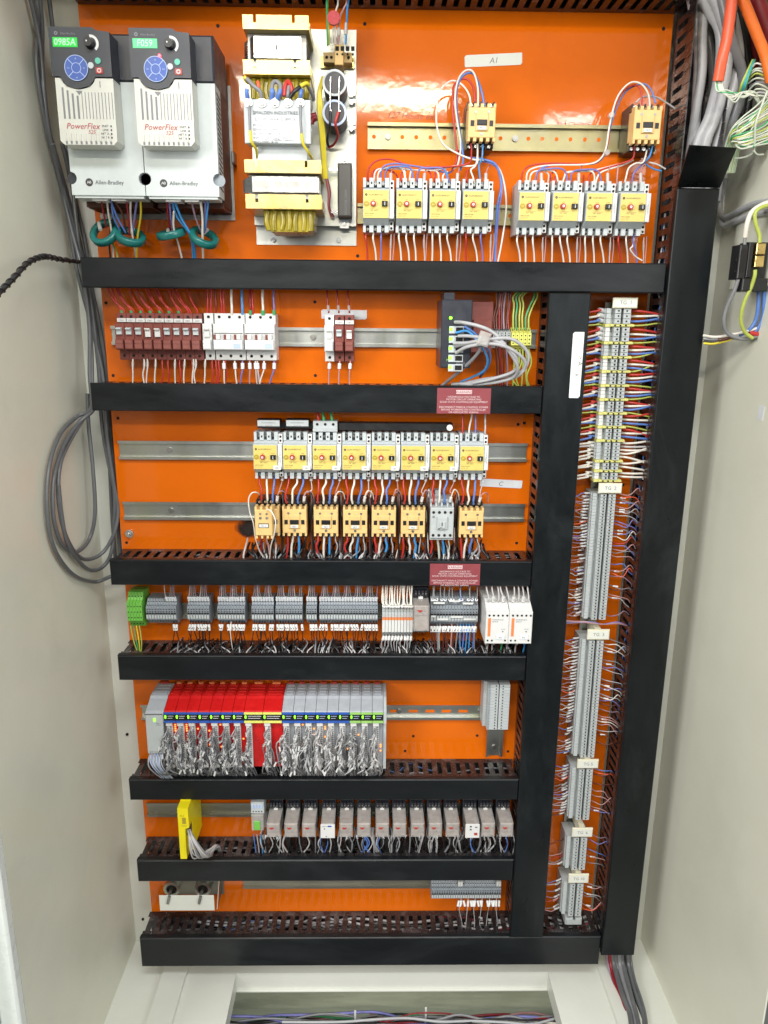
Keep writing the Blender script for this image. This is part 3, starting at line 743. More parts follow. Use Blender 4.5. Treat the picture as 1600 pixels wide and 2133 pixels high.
# terminal board with name plate
x0, x1, z0, z1 = S(507, 206, 648, 300, .128)
b = MB(); b.box(x0, x1, z0, z1, .124, .128, 0, .001); b.box(x0 + .018, x1 - .008, z0 - .022, z0 + .002, .05, .110); b.box(x0 + .004, x1 - .004, z0 - .0, z1 - .01, .10, .1235)
bd = sub(b, 'terminal_board', M['lgrey'])
b = MB(); x2, x3, z2, z3 = S(524, 240, 625, 296, .1285); b.box(x2, x3, z2, z3, .1282, .1286); npl = b.build('name_plate', M['tape'], bd)
b = MB(); h_ = (z3 - z2)
b.text('SMALDEN INDUSTRIES', .0072, (x2 + x3) / 2, z3 + .0015, .1288, 0)
b.text('DC POWER SUPPLY', .0075, (x2 + x3) / 2, z3 - .0085, .1288, 0)
for i, s_ in enumerate(('MODEL  2221', 'SERIAL NO.  1404', 'OUTPUT  48V  7.2A', 'INPUT  230V  50Hz  1PH', 'ENCLOSED  IP 10')):
    zz = z3 - .0165 - i * .0063; b.text(s_, .0052, x2 + .002, zz, .1288, 0, 'L')
    for (u0, u1) in ((.42, .62), (.66, .84)): 
        xa_, xb_ = x2 + u0 * (x3 - x2), x2 + u1 * (x3 - x2)
        b.box(xa_, xb_, zz - .0012, zz - .0008, .1287, .1289)
b.text('DO NOT OBSTRUCT AIR FLOW', .0034, (x2 + x3) / 2 + .006, z2 + .001, .1288, 0)
b.build('lettering', M['ink'], bd)
b = MB()
for px in (517, 545, 572, 600, 625):
    q = U(px, 213, .132); b.cyl(q.x, q.z, .1282, .131, .0068, 0, 16); b.cyl(q.x, q.z, .131, .1350, .005, 0, 6, smooth=False); b.cyl(q.x, q.z, .135, .139, .0022, 0, 10)
b.split('stud', M['steel'], bd, per=3)
# bottom flare below the board
for cl, pts, r in [('grey', [(519, 218, .132), (520, 240, .136), (521, 272, .135)], .0022), ('yellow', [(521, 270, .135), (524, 295, .132), (533, 310, .12), (536, 328, .1)], .0022), ('grey', [(626, 218, .132), (626, 245, .136), (628, 278, .135)], .0022), ('yellow', [(628, 276, .135), (632, 300, .13), (643, 318, .12), (650, 330, .1)], .0022),
                   ('blue', [(517, 208, .13), (514, 195, .135), (514, 186, .135)], .0036), ('yellow', [(516, 172, .12), (510, 162, .13), (512, 162, .13)], .003), ('grey', [(514, 164, .13), (530, 180, .135), (543, 192, .134), (545, 208, .13)], .0032), ('coral', [(539, 185, .13), (538, 175, .13), (537, 171, .128)], .003),
                   ('blue', [(566, 206, .13), (568, 192, .135), (566, 188, .134)], .0042), ('blue', [(578, 206, .13), (582, 195, .135), (584, 188, .134)], .0042), ('grey', [(566, 190, .134), (568, 174, .13), (576, 170, .126), (584, 178, .13), (584, 190, .134)], .0034), ('red', [(592, 200, .134), (594, 180, .13), (600, 170, .126), (607, 182, .13), (608, 200, .13)], .0036), ('grey', [(600, 208, .13), (600, 195, .135), (602, 180, .13)], .003), ('black', [(604, 204, .134), (614, 190, .136), (630, 178, .13), (640, 175, .126)], .0032),
                   ('yellow', [(626, 180, .134), (636, 174, .13), (642, 176, .125), (646, 190, .11)], .0030), ('blue', [(626, 207, .13), (627, 195, .135), (628, 188, .13)], .0034), ('grey', [(640, 176, .125), (650, 195, .11), (654, 208, .1)], .003)]:
    b = MB(); b.tube([U(*p) for p in pts], r, 0, 8); b.build('lead', M['w_' + cl], bd)
# small terminal block on the plate
x0, x1, z0, z1 = S(672, 92, 733, 136, .055)
b = MB(); b.box(x0, x1, z0 + .008, z1 - .008, .0205, .042); b.box(x0 + .02, x1 - .014, z0, z1, .0205, .056, 0, .001)
tb = sub(b, 'terminal_block', M['tan2'])
b = MB()
for i in range(4):
    xx = x0 + .0245 + i * .0088
    for zz in (z1 - .008, z0 + .016): b.cyl(xx, zz, .0561, .0565, .0019, 0, 8)
    b.box(xx - .003, xx + .003, z0 + .021, z0 + .028, .0561, .0566)
for xx in (x0 + .006, x0 + .014, x1 - .006): b.cyl(xx, (z0 + z1) / 2, .0421, .0425, .0026, 0, 8)
b.split('screw_hole', M['hole'], tb)
b = MB(); x4, x5, z4, z5 = S(668, 118, 738, 144, .022); b.box(x4, x5, z4, z5, .0205, .026); sub(b, 'block_bracket', M['gold'])
# capacitors
for px, py in ((697, 172), (697, 235)):
    q = U(px, py, .082)
    e = bpy.data.objects.new('capacitor', None); COL.objects.link(e); e.parent = ps; e.location = (q.x - ps0.x, 0, q.z - ps0.z)
    b = MB(); b.cyl(0, 0, .0205, .080, .0200, 0, 28); b.build('can', M['cap'], e)
    b = MB(); b.ring(0, 0, .0795, .082, .0168, .0203, 0, 28); b.build('rim', M['lblue'] if py > 200 else M['lgrey'], e)
    b = MB(); b.cyl(0, 0, .0802, .0812, .0166, 0, 28); b.build('end_disc', M['cap'], e)
    b = MB(); b.cyl(-.0065, .002, .0813, .086, .0017, 0, 10); b.cyl(.008, .002, .0813, .086, .0017, 0, 10); b.split('pin', M['steel'], e)
b = MB()
for px in (689, 707): b.tube([U(px, 160, .087), U(px - 1, 195, .09), U(px - 1, 232, .087)], .0012, 0, 6)
b.split('jumper_wire', M['steel'], ps, (-ps0.x, 0, -ps0.z))
for cl, pts in (('black', [(688, 232, .088), (687, 262, .088), (682, 290, .05), (684, 305, .03)]), ('red', [(705, 233, .088), (699, 258, .088), (704, 283, .06), (696, 300, .04), (686, 307, .03)]), ('dred', [(660, 245, .06), (650, 250, .06), (648, 258, .06)]), ('dred', [(660, 240, .06), (648, 243, .06)])):
    b = MB(); b.tube([U(*p) for p in pts], .0022 if cl != 'dred' else .005, 0, 8); sub(b, 'lead', M['w_' + cl])
# yellow sleeve bundle
for k in range(4):
    o_ = k * 2.6
    b = MB(); b.tube([U(672 + o_, 160, .06), U(664 + o_ * .6, 190, .068), U(663 + o_, 225, .07), U(667 + o_, 270, .07), U(671 + o_ * .8, 320, .06), U(676 + o_ * .6, 372, .05)], .0024, 0, 8)
    sub(b, 'sleeved_lead', M['w_yellow'])
for k in range(3):
    b = MB(); b.tube([U(678 + k * 2, 370, .05), U(684 + k * 2, 400, .045), U(684 + k, 430, .04), U(690 + k * 3, 452, .03)], .0014, 0, 6); sub(b, 'thin_lead', M[('w_red', 'w_grey', 'w_dred')[k]])
b = MB()
for zpx in (197, 212, 258, 268): q = U(732, zpx, .03); b.cyl(q.x, q.z, .0205, .03, .004, 0, 10); b.cyl(q.x + .0045, q.z, .0205, .036, .0028, 0, 8)
b.split('standoff', M['steel'], ps, (-ps0.x, 0, -ps0.z), per=2)
# resistor
x0, x1, z0, z1 = S(703, 339, 733, 452, .045)
b = MB(); b.box(x0, x1, z0, z1, .024, .046, 0, .003); rs_ = sub(b, 'resistor', mat('grey_ceramic', (.10, .095, .085), .55, var=.12))
b = MB(); b.text('RESISTOR 150W', .006, (x0 + x1) / 2 + .004, (z0 + z1) / 2 - .02, .0463, 0, 'C', 0, math.pi / 2); b.build('lettering', M['inkg'], rs_)
b = MB(); xm = (x0 + x1) / 2
b.box(xm - .010, xm + .006, z1 + .001, z1 + .016, .0203, .0218); b.box(xm - .010, xm + .006, z0 - .016, z0 - .001, .0203, .0218); b.cyl(xm - .002, z1 + .009, .0219, .025, .003, 0, 8); b.cyl(xm - .002, z0 - .009, .0219, .025, .003, 0, 8)
b.box(x0 - .016, x0 - .0002, z1 - .012, z1 - .007, .035, .038); b.box(x0 - .012, x0 - .0002, z0 + .007, z0 + .012, .035, .038)
b.split('foot', M['steel'], rs_)
# leads leaving the block upwards, red disc
for cl, pts, r in (('green', [(683, 95, .055), (682, 60, .055), (681, 10, .05), (681, -20, .04)], .0018), ('lime', [(686, 92, .055), (684, 50, .055), (682, 20, .05), (684, -20, .04)], .0016), ('white', [(692, 92, .055), (693, 70, .055), (694, 58, .06)], .0015), ('white', [(698, 92, .055), (699, 30, .055), (704, 8, .05), (704, -20, .04)], .0016),
                   ('pink', [(705, 92, .055), (708, 40, .055), (716, 18, .05), (722, 5, .05), (722, -20, .04)], .0016), ('clear', [(706, 75, .056), (706, 58, .056)], .003), ('sky', [(720, 92, .055), (722, 50, .055), (724, 15, .05), (730, -20, .04)], .0018), ('clear', [(720, 72, .056), (721, 48, .056)], .003)):
    wire(cl, pts, r, f'{ {"lime":"green yellow","sky":"pale blue","clear":"clear sleeved"}.get(cl,cl)} supply lead rising from the terminal block of the power supply', 'leads rising from the power supply')
q = U(695, 38, .065); b = MB(); b.cyl(0, 0, -.003, .003, .0105, 0, 24); o = b.build('disc_varistor', mat('crimson_disc', (.50, .01, .03), .3, var=.05), None, q); tag(o, 'crimson disc shaped component held on white leads above the power supply terminals', 'varistor')

# ------------------------------------------------------------------ motor protection starters
def make_starter(label, loc, group, tagged, tabs=True):
    t = thing('motor_starter', label, 'motor starter', loc, group)
    b = MB()
    b.box(-.027, .018, -.043, .043, .008, .046)
    b.box(-.027, .018, -.0235, .0235, .0462, .082, 0, .001)
    b.prism([(.0462, -.0237), (.081, -.0237), (.064, -.033), (.0462, -.033)], -.027, .018)
    b.prism([(.0462, .0237), (.074, .0237), (.062, .029), (.0462, .029)], -.027, .018)
    for s in (1, -1):
        for x0_, x1_ in ((-.027, -.0222), (-.0162, -.0088), (-.0028, .0048), (.0108, .018)):
            z0_, z1_ = sorted((s * .0291 if s > 0 else s * .0331, s * .0445)); b.box(x0_, x1_, z0_, z1_, .0462, .0665)
    b.build('housing', M['lgrey'], t)
    b = MB()
    for x_ in (-.0192, -.0058, .0078): b.cyl(x_, .0365, .0463, .058, .0027, 0, 8); b.cyl(x_, -.0385, .0463, .058, .0027, 0, 8)
    b.split('terminal_screw', M['dsteel'], t)
    b = MB(); 
    for x_ in (-.0125, .0010): b.box(x_ - .0012, x_ + .0012, .0345, .038, .0666, .067)
    b.split('square_hole', M['hole'], t)
    b = MB(); b.box(-.0262, .0172, -.0230, .0222, .0822, .0828); fl_ = b.build('front_label', M['yellow'], t)
    b = MB(); b.text('ALLEN-BRADLEY', .0034, -.0175, .0135, .0830, 0, 'L'); b.ring(-.0215, .0147, .0829, .0832, .0006, .0021, 0, 10)
    b.text('TRIP   RESET', .0025, -.008, -.0115, .0830, 0, 'C'); b.box(-.0155, .003, -.0085, -.0082, .0829, .0831)
    b.text('STOP', .0021, -.009, .0062, .0830, 0, 'C'); b.text('START', .0021, .010, .0062, .0830, 0, 'C')
    b.text('140M-C2E-B40', .0026, -.0245, -.0165, .0830, 0, 'L'); b.text('1.6-2.5A  CAT', .0023, -.0245, -.0200, .0830, 0, 'L')
    b.build('lettering', M['ink'], fl_)
    b = MB(); b.cyl(-.0212, 0, .0829, .0838, .0044, 0, 16); b.build('setting_dial', M['dyel'], t)
    b = MB(); b.box(-.0235, -.0189, -.0006, .0006, .0839, .0842); b.build('dial_pointer', M['yellow'], t)
    b = MB(); b.cyl(-.0095, .0002, .0829, .0888, .0050, 0, 20, r2=.0042); sp = b.build('stop_button', M['redb'], t)
    b = MB(); b.ring(-.0095, .0002, .0889, .0892, .0009, .0021, 0, 12); b.build('stop_mark', M['inkw'], sp)
    b = MB(); b.box(.0055, .0152, -.0040, .0042, .0829, .0895, 0, .0010); sp = b.build('start_button', M['black'], t)
    b = MB(); b.box(.0100, .0109, -.0030, .0026, .0896, .0899); b.build('start_mark', M['inkw'], sp)
    b = MB(); b.box(.0184, .0268, -.0235, .0235, .010, .0805, 0, .001); b.box(.0186, .0266, .0237, .041, .010, .066, 0, .0008); b.box(.0186, .0266, -.041, -.0237, .010, .064, 0, .0008)
    a_ = b.build('side_contact_block', M['white'], t)
    b = MB(); b.cyl(.0226, .036, .0661, .0666, .0022, 0, 10); b.cyl(.0226, .0285, .0661, .0666, .0022, 0, 10); b.cyl(.0226, -.030, .0641, .0646, .0022, 0, 10); b.cyl(.0226, -.0375, .0641, .0646, .0022, 0, 10)
    b.split('terminal_hole', M['hole'], a_)
    b = MB(); b.text('13NO 14 21NC 22', .0028, .0238, 0, .0807, 0, 'C', 0, math.pi / 2); b.build('side_lettering', M['inkg'], a_)
    if tagged:
        b = MB(); b.box(.0095, .0245, -.0245, -.0160, .0832, .0846, 0, .0004); g_ = b.build('name_tag', M['white'], t)
        b = MB(); b.text('M21', .0036, .0170, -.0218, .0848, 0, 'C'); b.build('tag_lettering', M['ink'], g_)
    return t
SX1 = [757, 826, 895.5, 965]; SX2 = [1082, 1154, 1223, 1292.5]
LBy = [(394, 450), (397, 453), (399, 454), (400, 456)]
proto = None; U1 = []
for i, x in enumerate(SX1):
    a = U(x, (LBy[i][0] + LBy[i][1]) / 2, .083); U1.append((a.x + .0265, a.z))
zc = sum(q[1] for q in U1) / 4
for i in range(4): U1[i] = (U1[0][0] + (U1[3][0] - U1[0][0]) * i / 3, zc)
U2 = []
for i, x in enumerate(SX2):
    a = U(x, 430, .083); U2.append((a.x + .0265, a.z))
zc2 = U2[1][1]
U2 = [(U2[0][0] + (U2[3][0] - U2[0][0]) * i / 3, zc2) for i in range(4)]
U3 = []
for i, x in enumerate((528, 590, 652, 713.5, 775.5, 837.5, 898.5, 959)):
    a = U(x, 950 + i * .9, .083); U3.append((a.x + .0265, a.z))
zc3 = sum(q[1] for q in U3) / 8
U3 = [(U3[0][0] + (U3[7][0] - U3[0][0]) * i / 7, zc3) for i in range(8)]
g1 = 'yellow faced motor starters in the upper left group'; g2 = 'yellow faced motor starters in the upper right group'; g3 = 'yellow faced motor starters in the row of eight'
for i, (x, z) in enumerate(U1):
    lb_ = f'yellow faced motor starter, {ORD[i]} from left under the upper middle contactor'
    if i == 0: proto = make_starter(lb_, (x, 0, z), g1, False)
    else: clone(proto, (x, 0, z), lb_, g1)
for i, (x, z) in enumerate(U2): clone(proto, (x, 0, z), f'yellow faced motor starter, {ORD[i]} from left in the upper right group', g2)
pt = None
for i, (x, z) in enumerate(U3):
    lb_ = f'yellow motor starter with white name tag, {ORD[i]} from left in the row of eight'
    if i == 0: pt = make_starter(lb_, (x, 0, z), g3, True)
    elif i < 7: clone(pt, (x, 0, z), lb_, g3)
    else: clone(proto, (x, 0, z), 'yellow motor starter without name tag, last at right in the row of eight', g3)
# ------------------------------------------------------------------ contactors
def make_contactor(label, loc, group):
    t = thing('contactor', label, 'contactor', loc, group)
    b = MB(); b.box(-.0235, .0235, -.037, .037, .008, .050)
    for s in (1, -1):
        for i in range(5):
            x_ = -.0222 + i * .0111; z0_, z1_ = sorted((s * .026, s * .0368)); b.box(x_ - .0011, x_ + .0011, z0_, z1_, .0502, .062)
    b.build('base', M['black'], t)
    b = MB()
    for s in (1, -1):
        for i in range(4): b.cyl(-.0167 + i * .0111, s * .0325, .0503, .0565, .0030, 0, 8)
    b.split('terminal_screw', M['steel'], t)
    b = MB(); b.box(-.0232, .0232, -.0235, .0235, .0505, .080, 0, .0012)
    for s in (1, -1):
        for i in range(5):
            x_ = [-.0213, -.0111, 0, .0111, .0213][i]; w_ = .0019 if i in (0, 4) else .0026; z0_, z1_ = sorted((s * .0233, s * .0292)); b.box(x_ - w_, x_ + w_, z0_, z1_, .062, .0795)
    b.box(-.0105, .0105, -.0135, .0125, .0801, .0825, 0, .0008)
    b.build('face_plate', M['tan'], t)
    b = MB(); b.box(-.0192, -.0128, -.0058, .0032, .0801, .0805); b.box(.0128, .0192, -.0058, .0032, .0801, .0805); b.split('square_window', M['black'], t)
    b = MB(); b.box(-.0085, .0085, -.0052, .0038, .0826, .0842, 0, .0008); b.build('armature_window', M['black'], t)
    b = MB(); b.box(-.0072, .0072, -.0122, -.0062, .0826, .0842, 0, .0004); g_ = b.build('name_tag', M['white'], t)
    b = MB(); b.text('MC7', .0038, 0, -.0107, .0844, 0, 'C'); b.build('tag_lettering', M['ink'], g_)
    b = MB(); b.cyl(-.0112, .0162, .0802, .0808, .0023, 0, 10); b.cyl(.0112, .0162, .0802, .0808, .0023, 0, 10); b.cyl(0, -.0178, .0802, .0808, .0026, 0, 10); b.split('face_screw', M['dsteel'], t)
    return t
cz = U(612, 1086, .080); CX = []
for px in (557, 613.5, 679, 740, 799.5, 860.5, 920.5, 982):
    CX.append(U(px, 1088, .080).x)
g4 = 'tan contactors in the lower row'
ct = None
for i, x in enumerate(CX):
    if i == 6: continue
    lb_ = ['leftmost tan contactor of the lower row, with a narrow add-on block in front', 'tan contactor under the gap of the first two starters, second in the row', 'tan contactor third from left in the row below the eight starters', 'tan contactor fourth from left in the row below the eight starters',
           'tan contactor fifth from left in the row below the eight starters', 'tan contactor directly left of the pale grey contactor', '', 'tan contactor directly right of the pale grey contactor, last in the row'][i]
    if ct is None: ct = make_contactor(lb_, (x, 0, cz.z), g4)
    else: clone(ct, (x, 0, cz.z - .0006 * i * .3), lb_, g4)
# add-on block on the first contactor
q = U(549, 1090, .108)
ab = thing('add_on_contact_block', 'narrow tan add-on block clipped to the front of the leftmost lower contactor', 'contact block', (q.x, 0, q.z))
b = MB(); b.box(-.0165, .0165, -.025, .025, .0845, .106, 0, .0015)
for s in (1, -1):
    for x_ in (-.0145, -.004, .0065, .0145): z0_, z1_ = sorted((s * .025, s * .031)); b.box(x_ - .002, x_ + .002, z0_, z1_, .085, .104)
b.build('housing', M['tan'], ab)
b = MB(); b.box(-.0095, .0095, -.0095, -.0008, .1061, .1066); b.build('window', M['black'], ab)
b = MB(); b.box(-.0085, .0085, -.0082, -.0022, .1067, .1075); g_ = b.build('name_tag', M['white'], ab)
b = MB(); b.text('MC 0', .0036, 0, -.0068, .1077, 0, 'C'); b.build('tag_lettering', M['ink'], g_)
b = MB()
for x_ in (-.006, .006):
    b.cyl(x_, .0175, .1061, .1065, .0022, 0, 10); b.cyl(x_, .0095, .1061, .1065, .0028, 0, 10)
b.split('face_screw', M['dsteel'], ab)
# pale contactor
gc = thing('pale_contactor', 'pale grey contactor with round holes among the tan ones', 'contactor', (CX[6], 0, cz.z - .001), g4)
b = MB(); b.box(-.0225, .0225, -.031, .040, .008, .052); b.box(-.0225, -.0165, .0402, .052, .008, .030); b.box(-.010, .0, .0402, .052, .008, .028)
b.box(-.0225, .0225, -.031, .030, .0522, .083, 0, .0015)
for x_ in (-.0225, -.0125, -.0015, .0095, .0195): b.box(x_, x_ + .003, .0302, .0365, .0522, .072)
b.box(-.0095, .0095, -.012, .013, .0832, .088, 0, .001); b.box(-.006, .006, -.009, .004, .0882, .090, 0, .0008)
b.box(-.0225, .0225, -.0355, -.0312, .0522, .076); b.build('housing', M['tpale'], gc)
b = MB()
for x_ in (-.0165, -.0055, .0055, .0165):
    b.cyl(x_, .021, .0831, .0836, .0028, 0, 12); b.cyl(x_, -.0245, .0831, .0836, .0028, 0, 12)
b.box(-.004, -.001, -.0075, -.0068, .0905, .0908); b.box(-.0012, .0004, -.004, .003, .0901, .0905); b.box(-.008, -.004, -.0105, -.0095, .0881, .0885)
b.split('terminal_hole', M['hole'], gc)
b = MB(); b.ring(-.0165, .012, .0831, .0834, .0006, .0026, 0, 12); b.build('emblem', M['inkg'], gc)
g5 = 'small tan contactors at the top'
for (px, py, lb_) in ((1004, 255, 'tan contactor hanging in the upper middle with a tall loop of wires over it'), (1349, 260, 'tan contactor at the upper right corner beside the slotted duct')):
    q = U(px, py, .080); clone(ct, (q.x, 0, q.z), lb_, g5)
# ------------------------------------------------------------------ circuit breakers
def make_mcb(label, loc, group, m, m2, strip, name='circuit_breaker', pole_w=.0176, poles=1, flat=False, tog=None):
    t = thing(name, label, 'circuit breaker', loc, group)
    w_ = pole_w * poles / 2 - .0003
    b = MB(); b.box(-w_, w_, -.042, .042, .006, .045, 0, .0006)
    b.box(-w_, w_, -.0235, .0235, .0452, .062, 0, .0008)
    if not flat: b.box(-w_ + .0012, w_ - .0012, -.0225, -.005, .0622, .070, 0, .001)
    b.build('housing', m, t)
    if not flat:
        b = MB(); b.box(-w_ + .0022, w_ - .0022, -.0205, -.0128, .0702, .0708, 0); b.box(-w_ + .0022, w_ - .0022, -.0118, -.0062, .0702, .0708, 0); b.build('rating_print', m2, t)
    b = MB()
    for p in range(poles):
        x_ = -pole_w * (poles - 1) / 2 + p * pole_w
        b.cyl(x_, .0355, .0451, .0456, .0027, 0, 10); b.cyl(x_, -.0345, .0451, .0456, .0027, 0, 10)
        if p: b.box(x_ - pole_w / 2 - .0003, x_ - pole_w / 2 + .0003, -.023, -.004, .0621, .0625)
    b.split('terminal_hole', M['hole'], t)
    if strip:
        b = MB(); b.box(-w_ + .0006, w_ - .0002, .0255, .0325, .0453, .0485, 0, .0004); g_ = b.build('label_strip', M['white'], t)
        b = MB(); b.text(random.choice(['CB12', 'CB31', 'MC4', 'F21', 'PLC']), .0042, 0, .0272, .0488, 0, 'C'); b.build('strip_lettering', M['inkg'], g_)
    for p in range(poles):
        x_ = -pole_w * (poles - 1) / 2 + p * pole_w
        if poles > 1:
            b = MB(); b.box(x_ - .0028, x_ + .0045, -.0045, .0045, .0622, .070, 0, .0006); b.build('toggle', M['white'], t)
            b = MB(); b.box(x_ - .0078, x_ - .003, -.0045, .0045, .0622, .066, 0); b.build('indicator', M['brown'], t)
        else:
            b = MB(); b.box(x_ - .0047, x_ + .0047, .004 if tog != 'w' else .0, .016 if tog != 'w' else .013, .0622, .0665, 0); b.box(x_ - .0047, x_ + .0047, .0125, .0152, .0667, .0715, 0, .0006)
            b.build('toggle', M['lgrey'] if tog is None else M['white'], t)
    return t
g6 = 'red brown circuit breakers'
mz = U(340, 702, .060).z
bx0 = U(248.5, 680, .062).x; bx1 = U(408, 680, .062).x
mp_ = None
for i in range(9):
    x = bx0 + (bx1 - bx0) * i / 8
    zz = mz + .0002
    lb_ = f'red brown circuit breaker with {"white" if i in (3,4) else "grey"} toggle, {ORD[i]} from left in the breaker row'
    if i in (0, 3): 
        t = make_mcb(lb_, (x, 0, zz), g6, M['brown'], M['brown2'], True, tog='w' if i == 3 else None)
        if i == 0: mp_ = t
        else: mw = t
    else: clone(mw if i == 4 else mp_, (x, 0, zz), lb_, g6)
x = U(432, 700, .062).x
mwh = make_mcb('single white circuit breaker between the red brown ones and the six pole block', (x, 0, mz + .001), 'white circuit breakers', M['white'], M['tape'], False, tog='w')
for i, px in enumerate((476, 541)):
    q = U(px, 702, .062)
    t = make_mcb(['left', 'right'][i] + ' one of the two white three pole breakers with white and dark red toggles', (q.x, 0, mz + .001), 'white three pole circuit breakers', M['white'], M['tape'], False, poles=3, pole_w=.0186)
    b = MB(); b.box(-.026, .026, .0062, .0072, .0622, .0632); b.box(-.0265, .0265, -.0055, -.0045, .0622, .0705) if False else None; b.build('dark_seam', M['ddark'], t)
    b = MB(); b.box(.010, .023, -.0195, -.0125, .0709, .0712); b.build('blue_print', M['lblue'], t)
clone(mwh, (U(685.5, 703, .062).x, 0, mz), 'lone white circuit breaker in front of the blank paper label', 'white circuit breakers')
clone(mp_, (U(706.5, 703, .062).x, 0, mz), 'red brown circuit breaker right beside the lone white one', g6)
clone(mw, (U(727.5, 703, .062).x, 0, mz), 'red brown circuit breaker with white toggle, right one of the middle pair', g6)
# ------------------------------------------------------------------ network switch and its cables
SD = .105
a = U(921, 624, SD); c = U(980, 767, SD)
sw = thing('network_switch', 'dark grey upright network switch with green lights and grey cables plugged in', 'network switch', ((a.x + c.x) / 2, 0, (a.z + c.z) / 2))
ox, oz = (a.x + c.x) / 2, (a.z + c.z) / 2
W2, H2 = (c.x - a.x) / 2, (a.z - c.z) / 2
b = MB(); b.box(-W2, W2, -H2, H2, .008, SD, 0, .002); b.box(-W2 + .004, -W2 + .022, H2 + .0002, H2 + .012, .03, SD - .004); b.build('case', M['ddark'], sw)
b = MB()
for i in range(5):
    z_ = H2 - .045 - i * .0165; b.box(-W2 + .014, -W2 + .024, z_ - .0125, z_, SD + .0002, SD + .0016); b.box(-W2 + .0245, -W2 + .040, z_ - .0125, z_, SD + .0002, SD + .0012)
pb = b.build('port_frame', M['lgrey'], sw)
b = MB()
for i in range(5):
    z_ = H2 - .045 - i * .0165; b.box(-W2 + .026, -W2 + .0385, z_ - .0105, z_ - .002, SD + .0014, SD + .0018)
b.split('port_opening', M['hole'], pb)
b = MB(); b.cyl(-W2 + .016, H2 - .031, SD + .0002, SD + .002, .0028, 0, 10)
for i in range(5):
    z_ = H2 - .047 - i * .0165; b.box(-W2 + .0145, -W2 + .0195, z_ - .006, z_ - .0005, SD + .0018, SD + .0026)
b.split('link_light', M['ledg'], sw)
b = MB(); b.text('MOXA', .0062, -W2 + .020, -H2 + .012, SD + .0004, 0, 'C'); b.build('lettering', M['greens'], sw)
b = MB(); b.text('EDS-205', .0045, -W2 + .036, -H2 + .007, SD + .0004, 0, 'C'); b.build('model_lettering', M['inkg'], sw)
G7 = 'grey network cables at the switch'
for k, (pts) in enumerate([[(948, 671, .108), (965, 672, .125), (1000, 680, .14), (1030, 695, .14), (1060, 730, .135), (1078, 765, .12), (1070, 785, .10), (1040, 795, .085), (1000, 800, .07), (960, 800, .06)],
                           [(945, 715, .108), (975, 714, .125), (1010, 708, .14), (1060, 705, .14), (1090, 722, .13), (1101, 745, .12), (1088, 775, .11), (1060, 790, .09), (1000, 797, .07), (940, 800, .055)],
                           [(950, 735, .108), (975, 722, .13), (1020, 716, .145), (1060, 725, .14), (1092, 750, .125), (1088, 772, .11), (1050, 784, .09), (1010, 790, .075), (970, 798, .06)],
                           [(948, 722, .108), (970, 718, .12), (1000, 724, .13), (985, 748, .115), (955, 775, .09), (925, 800, .06), (905, 815, .05)],
                           [(955, 700, .108), (975, 700, .12), (1005, 704, .135), (1045, 716, .14), (1075, 745, .13), (1072, 772, .11), (1030, 788, .09), (985, 798, .07)]]):
    wire('lgrey' if k != 3 else 'grey', pts, .0031, ['uppermost', 'widest looping', 'lower', 'downward slanting', 'inner'][k] + ' grey network cable curving from the switch down into the duct', G7, 'network_cable', 'cable', n=8)
for k, pts in enumerate([[(950, 693, .108), (975, 690, .12), (998, 715, .13), (1015, 745, .11), (1010, 770, .09), (985, 785, .07), (960, 795, .06)], [(968, 680, .108), (990, 695, .12), (1002, 710, .125), (1020, 735, .11), (1018, 760, .09), (1000, 785, .06)]]):
    wire('sky' if k == 0 else 'blue', pts, .0022, ['bright', 'dark'][k] + ' blue network lead among the grey cables at the switch', G7, 'network_cable', 'cable')
q = U(1008, 706, .148); b = MB(); b.box(-.010, .010, -.012, .012, -.004, .006, 0, .003); o = b.build('cable_tie_bundle', M['relay'], None, q); o.rotation_euler = (0, .3, 0)
tag(o, 'clear plastic wrap holding the grey cables together beside the switch', 'cable wrap')
# red brown block behind
a = U(984, 628, .05); c = U(1024, 735, .05)
rb = thing('relay_base', 'red brown device half hidden behind the grey cables, right of the switch', 'module', ((a.x + c.x) / 2, 0, (a.z + c.z) / 2))
w_, h_ = (c.x - a.x) / 2, (a.z - c.z) / 2
b = MB(); b.box(-w_, w_, -h_, h_, .008, .05, 0, .001); b.box(-w_ + .002, w_ - .003, -h_ * .35, h_ * .3, .0502, .06, 0, .001); b.build('housing', M['brown'], rb)

# ------------------------------------------------------------------ terminal blocks on horizontal rails
def term_mesh(name, prof_h, d1, w, m, holes, ridge=True, hole_r=.0013, seam=.0003, twostep=True):
    """single terminal, thin in x.  prof_h = half height"""
    b = MB(); h = prof_h
    b.prism([(.006, -h * .95), (.030, -h), (d1 * .72, -h * .98), (d1 * .86, -h * .62), (d1, -h * .50), (d1, h * .50), (d1 * .86, h * .62), (d1 * .72, h * .98), (.030, h), (.006, h * .95)], -w / 2 + seam, w / 2 - seam, 0)
    if ridge:
        b.box(-w / 2 + seam * 2.2, w / 2 - seam * 2.2, -h * .08, h * .05, d1 + .0001, d1 + .0006, 1)
        b.box(-w / 2 + seam * 2.2, w / 2 - seam * 2.2, -h * .40, -h * .12, d1 + .0001, d1 + .0018, 2)
    for (zz, dd) in holes:
        b.cyl(0, zz, dd, dd + .0005, hole_r, 1, 8)
    return b
